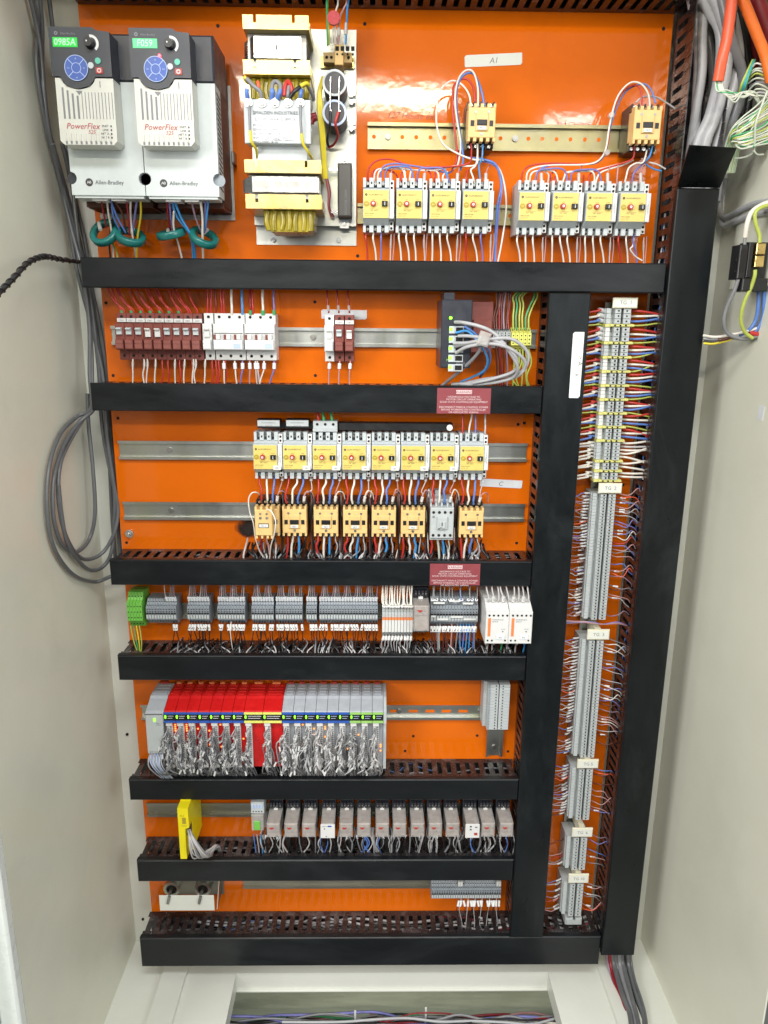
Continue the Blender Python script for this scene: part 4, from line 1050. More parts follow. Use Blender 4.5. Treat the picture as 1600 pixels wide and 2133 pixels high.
def strip(px0, px1, py0, py1, n, label, group, kind='grey', d1=.058, cat='terminal block', proto=[None]):
    """n terminals side by side from px0 to px1"""
    a = U(px0, (py0 + py1) / 2, d1); c = U(px1, (py0 + py1) / 2, d1)
    zt_, zb_ = U(px0, py0, d1 * .8).z, U(px0, py1, d1 * .8).z
    h = (zt_ - zb_) / 2; zc_ = (zt_ + zb_) / 2; w = (c.x - a.x) / n
    mats = {'grey': [M['tgrey'], M['hole'], M['tpale']], 'green': [M['green'], M['hole'], M['gyel']], 'gy': [M['gyel'], M['hole'], M['green']], 'pale': [M['tpale'], M['hole'], M['tgrey']]}[kind]
    b = term_mesh('t', h, d1, w, 0, [(h * .78, d1 * .80), (h * .56, d1 * .93), (h * .32, d1 + .0001), (h * .14, d1 + .0001), (-h * .78, d1 * .80)] if kind == 'grey' else [(h * .78, d1 * .8), (h * .32, d1), (0, d1), (-h * .32, d1), (-h * .78, d1 * .8)], ridge=(kind == 'grey'))
    nm = {'grey': 'terminal_block', 'green': 'earth_terminal', 'gy': 'earth_terminal', 'pale': 'terminal_block'}[kind]
    o = None; xs = []
    for i in range(n):
        x = a.x + w * (i + .5); xs.append(x)
        if o is None: o = b.build(nm, mats, None, (x, 0, zc_))
        else: o = o.copy(); COL.objects.link(o); o.location = (x, 0, zc_)
        tag(o, label, cat, group)
    return xs, zc_, h, w
strip(1027, 1064, 684, 712, 5, 'pale grey terminal block under the brown wires, right of the switch', 'pale terminals right of the switch', 'pale', .052)
strip(1065, 1107, 682, 731, 5, 'green and yellow striped earth terminal right of the pale terminals', 'striped earth terminals', 'gy', .050)
random.seed(21)
for i in range(7):
    x = 1030 + i * 5; cl = ['brown', 'brown', 'dred', 'brown', 'mauve', 'brown', 'dred'][i]
    wire(cl, [(x, 686, .05), (x + jit(2), 660, .045), (x + 3 + jit(3), 635, .04), (x + 5, 600, .04)], .0017, 'dark brown wire rising from the pale terminals beside the switch', 'brown wires at the pale terminals')
    if i < 5: wire(cl, [(x + 3, 712, .05), (x + 4 + jit(2), 745, .045), (x + 6 + jit(3), 780, .04), (x + 6, 812, .04)], .0017, 'dark brown wire dropping from the pale terminals behind the grey cables', 'brown wires below the pale terminals')
for i in range(6):
    x = 1069 + i * 6.5; wire(['lime', 'green', 'lime', 'lime', 'green', 'lime'][i], [(x, 686, .05), (x + jit(1), 660, .05), (x + 2 + (8 if i > 3 else 0), 635, .045), (x + (18 if i > 3 else 0), 618, .045), (x + 18, 600, .04)], .0017, 'green yellow earth wire rising from the striped terminals', 'earth wires above the striped terminals')
    wire('lime', [(x, 728, .05), (x + 4 + jit(3), 755, .05), (x - 5 + jit(6), 785, .045), (x + jit(5), 808, .04)], .0016, 'green yellow earth wire dropping from the striped terminals', 'earth wires below the striped terminals')

T4 = 'the row below the contactors'
strips4 = []
g_names = ['group beside the green earth terminals', 'small group second from left', 'group third from left', 'group fourth from left', 'group fifth from left', 'narrow group of four', 'long group left of the orange topped ones']
for k, (x0_, x1_, n) in enumerate(((304, 367, 11), (390, 436, 8), (453, 510, 10), (524, 570, 8), (574, 630, 10), (638, 660, 4), (665, 787, 21))):
    r_ = strip(x0_, x1_, 1247, 1299, n, f'slim grey terminal, {g_names[k]}', f'grey terminals, {g_names[k]}', 'grey', .056)
    strips4.append((x0_, x1_, n, r_))
strip(264, 296, 1234, 1306, 5, 'bright green earth terminal at the left end of the terminal row', 'green earth terminals', 'green', .060)
for i in range(4):
    x = 272 + i * 6; wire(['lime', 'green', 'yellow', 'lime'][i], [(x, 1303, .055), (x + 3, 1320, .055), (x + 8 - i, 1340, .055), (288 + i * 2, 1362, .05)], .0013, 'green yellow earth wire below the bright green terminals', 'earth wires under the green terminals')
# plain marker fans above and below
random.seed(5)
for k, (x0_, x1_, n, (xs, zc_, h, w)) in enumerate(strips4):
    topn = n
    for i, x in enumerate(xs):
        if k == 0 and i < 7: continue
        zt_ = zc_ + h * .80
        gx = xs[(i // 4) * 4 + min(1, len(xs) - 1 - (i // 4) * 4)] + .004
        e = Vector((x * .35 + gx * .65, -.045, DZ[2][1] + .010))
        P = [Vector((x, -.046, zt_)), Vector((x + jit(.0004), -.050, zt_ + .009)), Vector((x * .7 + gx * .3, -.052, zt_ + .020)), e]
        wire(['grey', 'lgrey', 'mauve', 'grey'][(i * 3 + k) % 4], P, .0011, f'thin grey wire with white marker above the {g_names[k]}', 'marked wires above the terminal row', world=True, marks=[(.12, .0088, 'tape')], n=5)
    for i, x in enumerate(xs):
        if k == 0 and i < 9: continue
        if (i * 7 + k) % 11 == 5: continue
        zb_ = zc_ - h * .80
        P = [Vector((x, -.046, zb_)), Vector((x + jit(.001), -.054, zb_ - .009)), Vector((x + jit(.003), -.056, zb_ - .017)), Vector((x + jit(.006), -.050, DZ[3][0] + .004)), Vector((x + jit(.006), -.045, DZ[3][0] - .02))]
        wire('black' if (k, i) != (2, 4) else 'white', P, .0010, f'thin black wire with fat white marker below the {g_names[k]}', 'marked wires below the terminal row', world=True, marks=[(.14, .0125, 'white')], n=5)
# orange topped white terminals
xs, zc_, h, w = strip(796, 860, 1258, 1328, 10, 'grey terminal with white front and orange top edge in the terminal row', 'orange topped white terminals', 'pale', .056)
for x in xs:
    b = MB(); b.box(-w / 2 + .0004, w / 2 - .0004, -.018, .008, .0564, .060); b.box(-w / 2 + .0003, w / 2 - .0003, .0082, .0125, .0564, .0605, 1); o = b.build('disconnect_lever', [M['white'], M['orgp']], None, (x, 0, zc_)); tag(o, 'white disconnect lever with orange cap in the terminal row', 'terminal lever', 'white terminal levers')
random.seed(9)
for i, x in enumerate(xs):
    for k_ in range(2):
        P = [Vector((x, -.045, zc_ + h * .8)), Vector((x + jit(.002), -.062, zc_ + h * .8 + .010)), Vector((x + jit(.004), -.060, zc_ + h * .8 + .022)), Vector((x + jit(.004), -.045, DZ[2][1] + .012))]
        wire('white', P, .0014, 'white wire with pale marker above the orange topped terminals', 'white wires above the orange topped terminals', world=True, marks=[(.15, .011, 'white')], n=5)
    P = [Vector((x, -.046, zc_ - h * .8)), Vector((x + jit(.001), -.056, zc_ - h * .8 - .006)), Vector((x - .002 + jit(.002), -.056, zc_ - h * .8 - .014)), Vector((x + jit(.004), -.045, DZ[3][0] - .02))]
    wire('lgrey', P, .0011, 'pale wire with white marker below the orange topped terminals', 'wires below the orange topped terminals', world=True, marks=[(.15, .009, 'white')], n=5)
# ------------------------------------------------------------------ plug-in relays
def make_relay(label, loc, group, name='plug_in_relay', lab=None, w=.0285, ztop=.0, dtop=.042, df=.096, hz=.034, base=True, tint='relay'):
    """local z=0 at the top edge of the relay front"""
    t = thing(name, label, 'relay', loc, group)
    b = MB(); b.box(-w / 2, w / 2, -hz, 0, dtop, df, 0, .0022); b.box(-.0045, .0045, .0002, .0075, dtop - .0002, dtop + .008, 1)
    cv = b.build('clear_cover', [M[tint], M['white']], t)
    b = MB(); b.box(-w / 2 + .003, w / 2 - .003, -hz + .004, -.003, dtop + .006, df - .008); b.box(-w / 2 + .004, w / 2 - .004, -hz + .002, -hz + .009, df - .008, df - .003)
    b.cyl(-.003, -hz * .42, df - .0079, df - .004, .006, 0, 12)
    b.build('mechanism', M['relayin'], t)
    b = MB()
    if lab is None:
        b.slab([(-.0095, -.0090), (.0020, -.0090), (-.0010, -.0135), (-.0055, -.0135)], df + .0001, df + .0006, 0); b.build('red_flag', M['redb'], t)
        b = MB(); b.text('LOCK', .0028, .0075, -.0125, df + .0003, 0); b.box(-w / 2 + .002, w / 2 - .002, -.0205, -.0200, df + .0001, df + .0003); b.box(.002, .0027, -.0200, -.015, df + .0001, df + .0003); b.box(-w / 2 + .003, -w / 2 + .005, -hz + .002, -hz + .006, df + .0001, df + .0004); b.box(w / 2 - .009, w / 2 - .004, -hz + .002, -hz + .005, df + .0001, df + .0004)
        b.build('cover_marks', M['inkg'], t)
    else:
        b.box(-w / 2 - .001, w / 2 + .0008, -hz + .0, -.001, df + .0003, df + .0018, 0, .0006); lb_ = b.build('front_label', M['white'], t)
        b = MB()
        if lab == 'blue':
            b.slab([(0, -.0062), (.008, -.0062), (.008, -.0030), (0, -.0030)], df + .002, df + .0023); b.build('blue_print', M['blue'], lb_)
            b = MB(); b.text('OMRON', .0028, -.007, -.0060, df + .0021, 0); b.cyl(-.007, -.011, df + .002, df + .0023, .0014, 0, 8); b.slab([(-.005, -.030), (-.0015, -.030), (-.0033, -.0275)], df + .002, df + .0023); b.build('lettering', M['ink'], lb_)
        else:
            b.box(-.006, -.0022, -.0075, -.0042, df + .002, df + .0023); b.box(-.006, -.0022, -.0145, -.0115, df + .002, df + .0023); b.box(.005, .010, -.0085, -.0065, df + .002, df + .0023); b.build('lettering', M['ink'], lb_)
            b = MB(); b.box(.0035, .0105, -.027, -.021, df + .002, df + .0023); b.build('red_print', M['redb'], lb_)
    if base:
        b = MB(); b.box(-w / 2 - .001, w / 2 + .001, -hz - .020, .022, .006, dtop - .0005, 0, .001)
        for x_ in (-.010, -.0035, .0035, .010):
            b.box(x_ - .0024, x_ + .0024, .0065, .019, dtop - .0003, dtop + .010); b.box(x_ - .0024, x_ + .0024, -hz - .017, -hz - .004, dtop - .0003, dtop + .008)
        so = b.build('socket', M['ddark'], t)
        b = MB()
        for x_ in (-.010, -.0035, .0035, .010): b.cyl(x_, .0125, dtop + .0101, dtop + .0108, .0016, 0, 8); b.cyl(x_, -hz - .0105, dtop + .0081, dtop + .0088, .0016, 0, 8)
        b.split('socket_screw', M['dsteel'], so)
    return t
g8 = 'clear plug-in relays in the row of fourteen'
rz = U(740, 1716, .096).z
r0 = None
rx = [569.5, 606.5, 643.5, 683, 721, 758, 796.5, 832.5, 870, 907, 943, 984, 1017, 1055]
for i, px in enumerate(rx):
    p = (U(px, 1735, .096).x, 0, rz)
    if i == 3: make_relay('plug-in relay with white and blue front label, among the clear ones', p, g8, lab='blue')
    elif i == 11: make_relay('plug-in relay with dark top and white front label bearing a red mark', p, g8, lab='red')
    else:
        lb_ = f'clear plug-in relay with red flag, {ORD[i]} from left in the relay row'
        if r0 is None: r0 = make_relay(lb_, p, g8)
        else: clone(r0, p, lb_, g8)
# relay in the terminal row
q = U(879, 1262, .090)
make_relay('single clear relay with red flag in the terminal row beside the white levers', (q.x, 0, q.z), 'single relays', w=.031, hz=.055, df=.090, dtop=.045)
# slim relay left of the row
q = U(536, 1700, .075)
t = thing('slim_relay', 'slim relay with green core and pale top, left of the first clear relay', 'relay', (q.x, 0, q.z))
b = MB(); b.box(-.013, .013, -.036, .002, .03, .075, 0, .001); b.build('cover', M['relay'], t)
b = MB(); b.box(-.008, .006, -.034, -.012, .0752, .077, 0, .001); b.build('green_core', M['green'], t)
b = MB(); b.box(-.014, .014, .003, .030, .008, .070, 0, .001); s_ = b.build('socket', M['lgrey'], t); b = MB(); b.box(-.0135, .0135, -.050, -.037, .008, .045); b.build('socket_foot', M['lgrey'], t)
b = MB(); [b.cyl(-.009 + i * .006, .008, .0701, .0706, .0015, 0, 8) for i in range(4)]; b.split('terminal_hole', M['hole'], s_)
b = MB(); [b.box(-.0115 + i * .006, -.0075 + i * .006, .016, .024, .0701, .0715) for i in range(4)]; b.split('marker', M['lblue'], s_)
for i in range(4): wire(['blue', 'lgrey', 'sky', 'grey'][i], [(528 + i * 7, 1738, .06), (530 + i * 7, 1752, .06), (533 + i * 7, 1775, .055), (533 + i * 7, 1800, .05)], .0013, 'thin blue or grey wire under the slim relay', 'wires under the slim relay')
# ------------------------------------------------------------------ grey terminals with long white markers
xs, zc_, h, w = strip(897, 996, 1243, 1306, 16, 'grey double deck terminal between the single relay and the white modules', 'double deck terminals', 'grey', .060)
b0 = None
for px, py, ww in ((903, 1250, 10), (947, 1252, 24), (915, 1256, 24), (975, 1257, 22), (903, 1284, 10), (952, 1285, 26), (922, 1290, 24), (978, 1290, 26)):
    q = U(px, py, .064); s_ = ww * .95 / 2000
    b = MB(); b.box(-s_, s_, -.0018, .0018, -.001, .001); o = b.build('marker_strip', M['white'], None, q); tag(o, 'long white marker strip clipped across the double deck terminals', 'marker strip', 'white marker strips')
random.seed(33)
for i, x in enumerate(xs):
    if i % 3 != 2:
        P = [Vector((x, -.048, zc_ + h * .8)), Vector((x + jit(.003), -.064, zc_ + h * .8 + .006)), Vector((x + jit(.005), -.060, zc_ + h * .8 + .018)), Vector((x + jit(.004), -.045, DZ[2][1] + .012))]
        wire('blue' if i in (10, 11, 14) else 'grey', P, .0013, ('blue' if i in (10, 11, 14) else 'grey') + ' wire above the double deck terminals', 'wires above the double deck terminals', world=True, marks=[(.15, .010, 'tape')], n=5)
    cl = ['brown', 'brown', 'grey', 'lgrey', 'brown', 'brown', 'brown', 'orange', 'brown', 'grey', 'sky', 'blue', 'sky', 'sky', 'blue', 'grey'][i]
    cl = {'orange': 'pink'}.get(cl, cl)
    P = [Vector((x, -.048, zc_ - h * .8)), Vector((x + jit(.001), -.060, zc_ - h * .8 - .008)), Vector((x + jit(.003), -.060, zc_ - h * .8 - .018)), Vector((x + jit(.005), -.048, DZ[3][0] - .02))]
    wire(cl, P, .0015, f'{ {"sky":"bright blue","lgrey":"pale grey","pink":"pinkish"}.get(cl,cl)} wire with white marker below the double deck terminals', 'wires below the double deck terminals', world=True, marks=[(.14, .012, 'white')], n=5)
# ------------------------------------------------------------------ white modules with orange stripe
def make_module(label, loc, ww):
    t = thing('monitoring_module', label, 'module', loc, 'white modules with orange stripes')
    b = MB(); b.box(0, ww, 0, .0665, .006, .110, 0, .0012); b.prism([(.006, .0667), (.108, .0667), (.075, .082), (.006, .082)], .0006, ww - .0006); b.build('housing', M['white'], t)
    b = MB(); b.box(.0045, .0098, .016, .054, .1101, .1106); b.build('orange_stripe', M['orgp'], t)
    b = MB()
    for i in range(5): b.cyl(.0065 + i * .0087, .0595, .1101, .1106, .0021, 0, 10)
    for x_ in (.005, .0135, ww - .006): b.cyl(x_, .0070, .1101, .1106, .0019, 0, 10)
    b.cyl(.034, .026, .1101, .1106, .0012, 0, 8)
    b.split('terminal_hole', M['hole'], t)
    b = MB(); b.text('WARNER ELEC', .0034, .0125, .0495, .1104, 0, 'L'); b.text('SENSOR', .0032, .0125, .0455, .1104, 0, 'L'); b.text('PR ON', .0028, .030, .030, .1104, 0, 'L'); b.build('lettering', M['inkg'], t)
    b = MB(); b.box(.021, .038, .0095, .0190, .1101, .1120, 0, .0005); g_ = b.build('name_tag', M['tape'], t)
    b = MB(); b.text('RS2', .004, .0295, .0127, .1122, 0); b.build('tag_lettering', M['ink'], g_)
    return t
a = U(1010, 1341, .110); c = U(1107, 1341, .110); ww = (c.x - a.x) / 2
m1 = make_module('left one of the two white modules with orange stripe', (a.x, 0, a.z), ww - .0004)
clone(m1, (a.x + ww, 0, a.z), 'right one of the two white modules with orange stripe, at the upright duct')
random.seed(3)
for i in range(9):
    x = a.x + .006 + i * .0098
    wire('clear', [Vector((x, -.085, a.z + .078)), Vector((x + .001, -.092, a.z + .088)), Vector((x + jit(.004), -.075, a.z + .105)), Vector((x + jit(.006), -.05, a.z + .135))], .0016, 'translucent sleeved wire curving into the top of the white modules', 'wires above the white modules', world=True, marks=[(.1, .010, 'white')] if i % 2 else ())
for i in range(6):
    x = a.x + .006 + i * .015
    wire(['clear', 'lgrey', 'green', 'lgrey', 'clear', 'sky'][i], [Vector((x, -.09, a.z)), Vector((x + jit(.004), -.085, a.z - .012)), Vector((x + .006 + jit(.004), -.06, a.z - .025)), Vector((x + .006, -.05, DZ[3][0] - .02))], .0018, 'pale wire leaving the bottom of the white modules', 'wires below the white modules', world=True)
# ------------------------------------------------------------------ controller
PD = .100
pz1 = U(560, 1484, PD).z; pzb = U(560, 1598, .085).z
pzt = U(560, 1426, .012).z
def plc(name, label, x0, x1, shell, strip_m, led, group, head=False, term=True):
    t = thing(name, label, 'controller module', ((x0 + x1) / 2, 0, pz1), group); w = (x1 - x0) / 2 - .0004; h = pz1
    b = MB()
    b.prism([(.006, pzt - h), (.060, pzt - h), (.066, pzt - h - .004), (PD - .004, .0015), (PD, -.002), (PD, -.0215), (.085, -.024), (.082, pzb - h), (.006, pzb - h)], -w, w)
    for i in range(4): b.box(-w + .004, w - .004, pzt - h + .0002, pzt - h + .0012, .012 + i * .012, .019 + i * .012)
    s_ = b.build('housing', shell, t)
    b = MB(); b.box(-w * .55, w * .35, pzt - h + .0015, pzt - h + .006, .006, .012); b.build('release_clip', M['orgp'] if shell == M['red'] else M['redb'], t)
    if head: return t
    b = MB(); b.box(-w, w, -.0045, .0005, PD + .0001, PD + .0008); b.box(-w, w, -.0235, -.0180, PD + .0001, PD + .0008); b.build('colour_band', strip_m, t)
    b = MB(); b.box(-w, w, -.0176, -.0049, PD + .0001, PD + .0012); wd_ = b.build('display_window', M['black'], t)
    b = MB(); b.box(-w + .002, -w + .0045, -.013, -.006, PD + .0013, PD + .002); b.box(-w + .0012, -w + .005, -.0098, -.0085, PD + .0013, PD + .002); b.build('status_light', M['ledg'], wd_)
    b = MB(); b.box(-w + .0075, w - .003, -.0082, -.0074, PD + .0013, PD + .0016); b.box(-w + .0075, w - .005, -.0128, -.0120, PD + .0013, PD + .0016); b.build('lettering', M['inkw'] if shell == M['red'] else M['lblue'], wd_)
    if term:
        b = MB(); tw = .0105
        b.box(-w + .001, -w + .0135, -.033, -.0245, .086, .097, 0, .0008); b.box(-w + .002, -w + .0135, pzb - h + .004, -.0332, .086, .093, 0, .0008)
        tb_ = b.build('connector', M['white'], t)
        b = MB()
        for i in range(16):
            z_ = -.037 - i * .0046
            if z_ < pzb - h + .008: break
            b.box(-w + .0085, -w + .0125, z_ - .0014, z_ + .0014, .0931, .0935)
        b.build('connector_hole', M['inkg'], tb_)
    return t
xh0 = U(303, 1490, PD).x; xh1 = U(341, 1490, PD).x
hd = plc('head_module', 'pale grey head module at the left end of the controller, small green light', xh0, xh1, M['pgrey'], None, None, 'controller modules', head=True)
w = (xh1 - xh0) / 2
b = MB(); b.box(-w + .001, w - .001, pzb - pz1 + .045, -.003, PD + .0001, PD + .006, 0, .001); fr = b.build('front_cover', M['tpale'], hd)
b = MB(); b.box(-.001, .003, -.017, -.010, PD + .0062, PD + .0068); b.build('status_light', M['ledg'], fr)
b = MB(); b.text('RUN', .003, .004, -.022, PD + .0065, 0, 'L'); b.text('STATE', .003, .004, -.026, PD + .0065, 0, 'L'); b.text('SAFETY CONTROL', .0032, 0, pzb - pz1 + .048, PD + .0065, 0); b.box(-w + .001, w - .001, -.0025, -.001, PD + .0061, PD + .0064); b.build('lettering', M['ink'], fr)
xm0 = U(341, 1490, PD).x
pw = (U(508, 1490, PD).x - xm0) / 7
mods = []; G9 = 'controller modules'
pr = plc('channel_module', 'red controller module with blue band, first from left', xm0, xm0 + pw, M['red'], M['blue'], None, G9)
mods.append((xm0 + pw / 2, 'r'))
for i in range(1, 7): clone(pr, (xm0 + pw * (i + .5), 0, pz1), f'red controller module with blue band, {ORD[i]} from left', G9); mods.append((xm0 + pw * (i + .5), 'r'))
xw0 = xm0 + pw * 7; xw1 = U(587, 1490, PD).x; ww = (xw1 - xw0) / 2
for i in range(2):
    plc('channel_module', ['left', 'right'][i] + ' one of the two wide red controller modules with yellow green band', xw0 + ww * i, xw0 + ww * (i + 1), M['red'], M['gyel'], None, G9)
mods += [(xw0 + ww * .5, 'w'), (xw0 + ww * 1.5, 'w')]
xe = U(799, 1490, PD).x; gw = (xe - xw1) / 9
for i in range(9):
    lb_ = f'pale grey controller module with {"blue" if i < 6 else "green"} band, {ORD[i if i < 6 else i - 6]} of its colour from left'
    if i in (0, 6): last = plc('channel_module', lb_, xw1 + gw * i, xw1 + gw * (i + 1), M['pgrey'], M['blue'] if i < 6 else M['greens'], None, G9); 
    else: clone(last, (xw1 + gw * (i + .5), 0, pz1), lb_, G9)
    mods.append((xw1 + gw * (i + .5), 'g'))
t = thing('closing_plate', 'thin pale end plate closing the right end of the controller', 'end plate', (xe, 0, pz1))
b = MB(); b.prism([(.006, pzt - pz1 + .001), (.066, pzt - pz1 + .001), (PD + .002, .002), (PD + .002, -.024), (.087, -.026), (.087, pzb - pz1 - .002), (.006, pzb - pz1 - .002)], .0002, .006); b.build('plate', M['tpale'], t)
# amber channel lights
random.seed(11)
b = MB()
for i, (x, k) in enumerate(mods):
    if k == 'w': 
        continue
    for j in range(16):
        if (i in (0, 1) and j < 4) or random.random() < (.08 if k == 'r' else .08):
            z_ = pz1 - .036 - j * .0046; b.box(x + .0045 if k == 'r' else x + .0045, x + .0078, z_ - .0013, z_ + .0013, .0851, .0862)
for j in range(10):
    z_ = pz1 - .062 - j * .0038; b.box(xw0 + .001, xw0 + .006, z_ - .0011, z_ + .0011, .0851, .0862)
o = b.build('channel_light', M['ledo']); tag(o, 'tiny amber lamps glowing between the controller wires', 'indicator lamps', kind='stuff')
# tangle of grey wires in front of the modules (hundreds of strands)
random.seed(77)
b = MB(); mk = MB()
dz5 = DZ[4][0]
for i, (x, k) in enumerate(mods):
    n = 28 if k != 'w' else 11
    for j in range(n):
        z0_ = pz1 - .036 - (j + random.random() * .6) * (.0028 if k != 'w' else .0075)
        xs_ = x - (pw if k != 'w' else ww) / 2 + random.uniform(.004, .010)
        sw_ = random.uniform(-.016, .004) if k != 'w' else random.uniform(-.02, .0)
        dd = random.uniform(.098, .116)
        ex = x + sw_ + jit(.006)
        zmid = max(z0_ - random.uniform(.018, .04), dz5 + .028)
        P = [Vector((xs_, -.094, z0_)), Vector((xs_ - .003 + jit(.003), -dd, z0_ - .008)), Vector((ex - .004 + jit(.004), -dd + .006, zmid)), Vector((ex + jit(.005), -.074, dz5 + .010 + jit(.003))), Vector((ex + jit(.008), -.052, dz5 - .012))]
        m_ = random.choice([0, 0, 1, 2, 2]) if k != 'g' else random.choice([1, 1, 2, 3, 0])
        b.tube(P, random.uniform(.0011, .0015), m_, 5, sub=4)
        if random.random() < .62:
            q = P[1]; dv = (P[2] - P[1]).normalized() * .0095
            mk.tube([q, q + dv * .5, q + dv], .0021, 0, 6, sub=1)
        if random.random() < .15:
            q = P[2] + Vector((0, -.003, .004)); dv = Vector((jit(.004), 0, -.009)); mk.tube([q, q + dv * .5, q + dv], .0021, 0, 6, sub=1)
for j in range(9):
    xx = xh0 + .004 + j * .0032
    b.tube([Vector((xx, -.095, pzb + .044)), Vector((xx - .001, -.112, pzb + .034)), Vector((xx + .004 + jit(.004), -.110, pzb + .012)), Vector((xx + .014 + jit(.004), -.07, dz5 - .01))], .0013, 4 if j % 2 else 1, 5, sub=4)
absorb(b, [M['w_grey'], M['w_lgrey'], M['w_grey'], M['w_clear'], M['lblue']]); absorb_sleeve(mk, [M['white']])
# ------------------------------------------------------------------ small upright terminal bank right of the controller
a = U(1018, 1426, .060); c = U(1058, 1520, .060)
bk = (a.z - c.z) / 16
for i in range(16):
    z_ = a.z - bk * (i + .5)
    if i == 0:
        b = MB(); W_ = (c.x - a.x) / 2; e_ = .0003
        b.box(-W_, -.001, -bk / 2 + e_, bk / 2 - e_, .008, .060, 0); b.box(.001, W_, -bk / 2 + e_, bk / 2 - e_, .008, .060, 0); b.box(-.001, .001, -bk / 2 + e_, bk / 2 - e_, .008, .052, 1)
        b.box(-W_ - .007, -W_ - .0002, -bk / 2 + e_, bk / 2 - e_, .008, .045, 0); b.box(-W_ + .001, -W_ + .004, -bk / 2 + e_, bk / 2 - e_, .0602, .0615, 2)
        b.cyl(-.006, 0, .0601, .0606, .0014, 1, 8); b.cyl(.008, 0, .0601, .0606, .0014, 1, 8)
        o = b.build('terminal_block', [M['tpale'], M['hole'], M['tgrey']])
    else: o = o.copy(); COL.objects.link(o)
    o.location = ((a.x + c.x) / 2, 0, z_); tag(o, 'pale grey terminal in the short upright bank right of the controller', 'terminal block', 'terminals of the short upright bank')
# ------------------------------------------------------------------ yellow safety module
a = U(369, 1684, .112); c = U(398, 1789, .112)
ym = thing('safety_module', 'bright yellow narrow safety module with a clear cable bunch at its front', 'safety module', (a.x, 0, c.z))
W_ = c.x - a.x; H_ = a.z - c.z
b = MB(); b.slab([(0, 0), (W_ * .62, 0), (W_ * .62, H_ * .60), (W_, H_ * .62), (W_, H_), (0, H_)], .085, .112); b.box(0, W_, -.002 + .004, H_ + .001, .006, .0848); b.box(.0005, W_ - .0005, H_ + .0012, H_ + .004, .010, .082); b.build('housing', M['yelb'], ym)
b = MB(); b.box(W_ * .64, W_ - .001, H_ * .40, H_ * .60, .0849, .100); b.build('connector', M['ddark'], ym)
b = MB(); b.text('PILZ', .006, W_ * .42, H_ * .84, .1124, 0, 'C', 0, 0, .8); b.box(W_ * .40, W_ * .75, H_ * .70, H_ * .82, .1121, .1124); b.text('PSEN', .0045, W_ * .55, H_ * .645, .1124, 0); b.build('lettering', M['dyel'], ym)
b = MB(); q_, f_ = glyphs('US8 007', .0085)
wid = max(v[0] for v in q_); b._add([(W_ * .5 - wid / 2 + v[0], .075 - v[1] * -1 - .03, H_ + .0042) for v in q_], f_, 0); b.build('top_lettering', M['ink'], ym)
random.seed(8)
for i in range(8):
    wire(['clear', 'lgrey', 'clear', 'grey'][i % 4], [(391 + i * .8, 1728, .10), (394 + i * 1.5, 1745, .118), (396 + i * 4, 1770 + jit(3), .125), (405 + i * 5, 1785 + jit(4), .115), (430 + i * 2, 1775 + jit(3), .09), (452 + jit(4), 1763 + jit(3), .07), (458 + jit(3), 1772, .05)], .0016, 'clear or grey strand of the bunch bending away from the yellow module', 'strands at the yellow module')
# ------------------------------------------------------------------ bottom row: bracket with two glands, terminal strip
a = U(331, 1866, .052); c = U(447, 1893, .052)
br = thing('gland_bracket', 'white folded bracket holding two round metal cable glands, bottom left', 'bracket', ((a.x + c.x) / 2, 0, a.z))
W_ = (c.x - a.x) / 2
b = MB(); b.box(-W_, W_, -.040, 0, .050, .052, 0, .0006); b.build('front_flap', M['cream2'], br)
b = MB(); b.box(-W_ + .01, W_ + .012, -.04, .04, .0008, .0026); b.prism([(.003, -.038), (.050, -.038), (.003, .03)], W_ - .0015 + .006, W_ + .006); b.build('back_plate', M['rgrey'], br)
for k_, px in enumerate((358, 423)):
    g_ = U(px, 1851, .020)
    e = bpy.data.objects.new('cable_gland', None); COL.objects.link(e); e.parent = br; e.location = (g_.x - (a.x + c.x) / 2, 0, g_.z - a.z)
    b = MB(); b.cyl(0, 0, .0030, .010, .0200, 0, 6, smooth=False); b.cyl(0, 0, .0102, .018, .0180, 0, 24); b.ring(0, 0, .0182, .023, .0120, .0185, 0, 24); b.build('body', M['zinc'], e)
    b = MB(); b.cyl(0, 0, .0183, .019, .0118, 0, 20); b.build('insert', M['hole'], e)
    b = MB(); b.tube([(0, -.0192, 0), (-.001, -.030, -.001), (-.001, -.040, -.004)], .0036, 0, 8); b.build('stud', M['dsteel'], e)
    f_ = U(px - 6, 1872, .0535)
    b = MB(); b.tube([(f_.x - (a.x + c.x) / 2 + .002, -.0545, f_.z - a.z + .008), (f_.x - (a.x + c.x) / 2, -.0575, f_.z - a.z), (f_.x - (a.x + c.x) / 2 - .002, -.0575, f_.z - a.z - .009)], .0032, 0, 8); b.build('bolt', M['dsteel'], br)
for k_ in range(3): pass
xs, zc_, h, w = strip(899, 1044, 1836, 1874, 29, 'slim grey terminal block in the bottom strip under the relays', 'bottom strip terminals', 'grey', .050)
random.seed(15)
for i, x in enumerate(xs):
    if i in (11, 12, 27, 28):
        b = MB(); b.box(-w * .45, w * .45, 0, .012, -.002, .002); o = b.build('marker_tag', M['white'], None, (x, -.045, zc_ + h * .7)); tag(o, 'small white marker standing up at the top of the bottom terminal strip', 'marker', 'upright white markers')
    if i >= 11 and i % 8 != 6:
        thr = i % 3 == 0
        P = [Vector((x, -.042, zc_ - h * .75)), Vector((x + jit(.002), -.050, zc_ - h * .8 - .008)), Vector((x + jit(.004), -.052, zc_ - h * .8 - .020)), Vector((x + jit(.006), -.048, DZ[6][0] + .004)), Vector((x + jit(.006), -.045, DZ[6][0] - .02))]
        wire('lgrey' if thr else 'black', P, .0009, ('pale' if thr else 'black') + ' thin wire with white marker below the bottom terminal strip', 'marked wires at the bottom strip', world=True, marks=[(.12, .0125, 'white')], n=5)
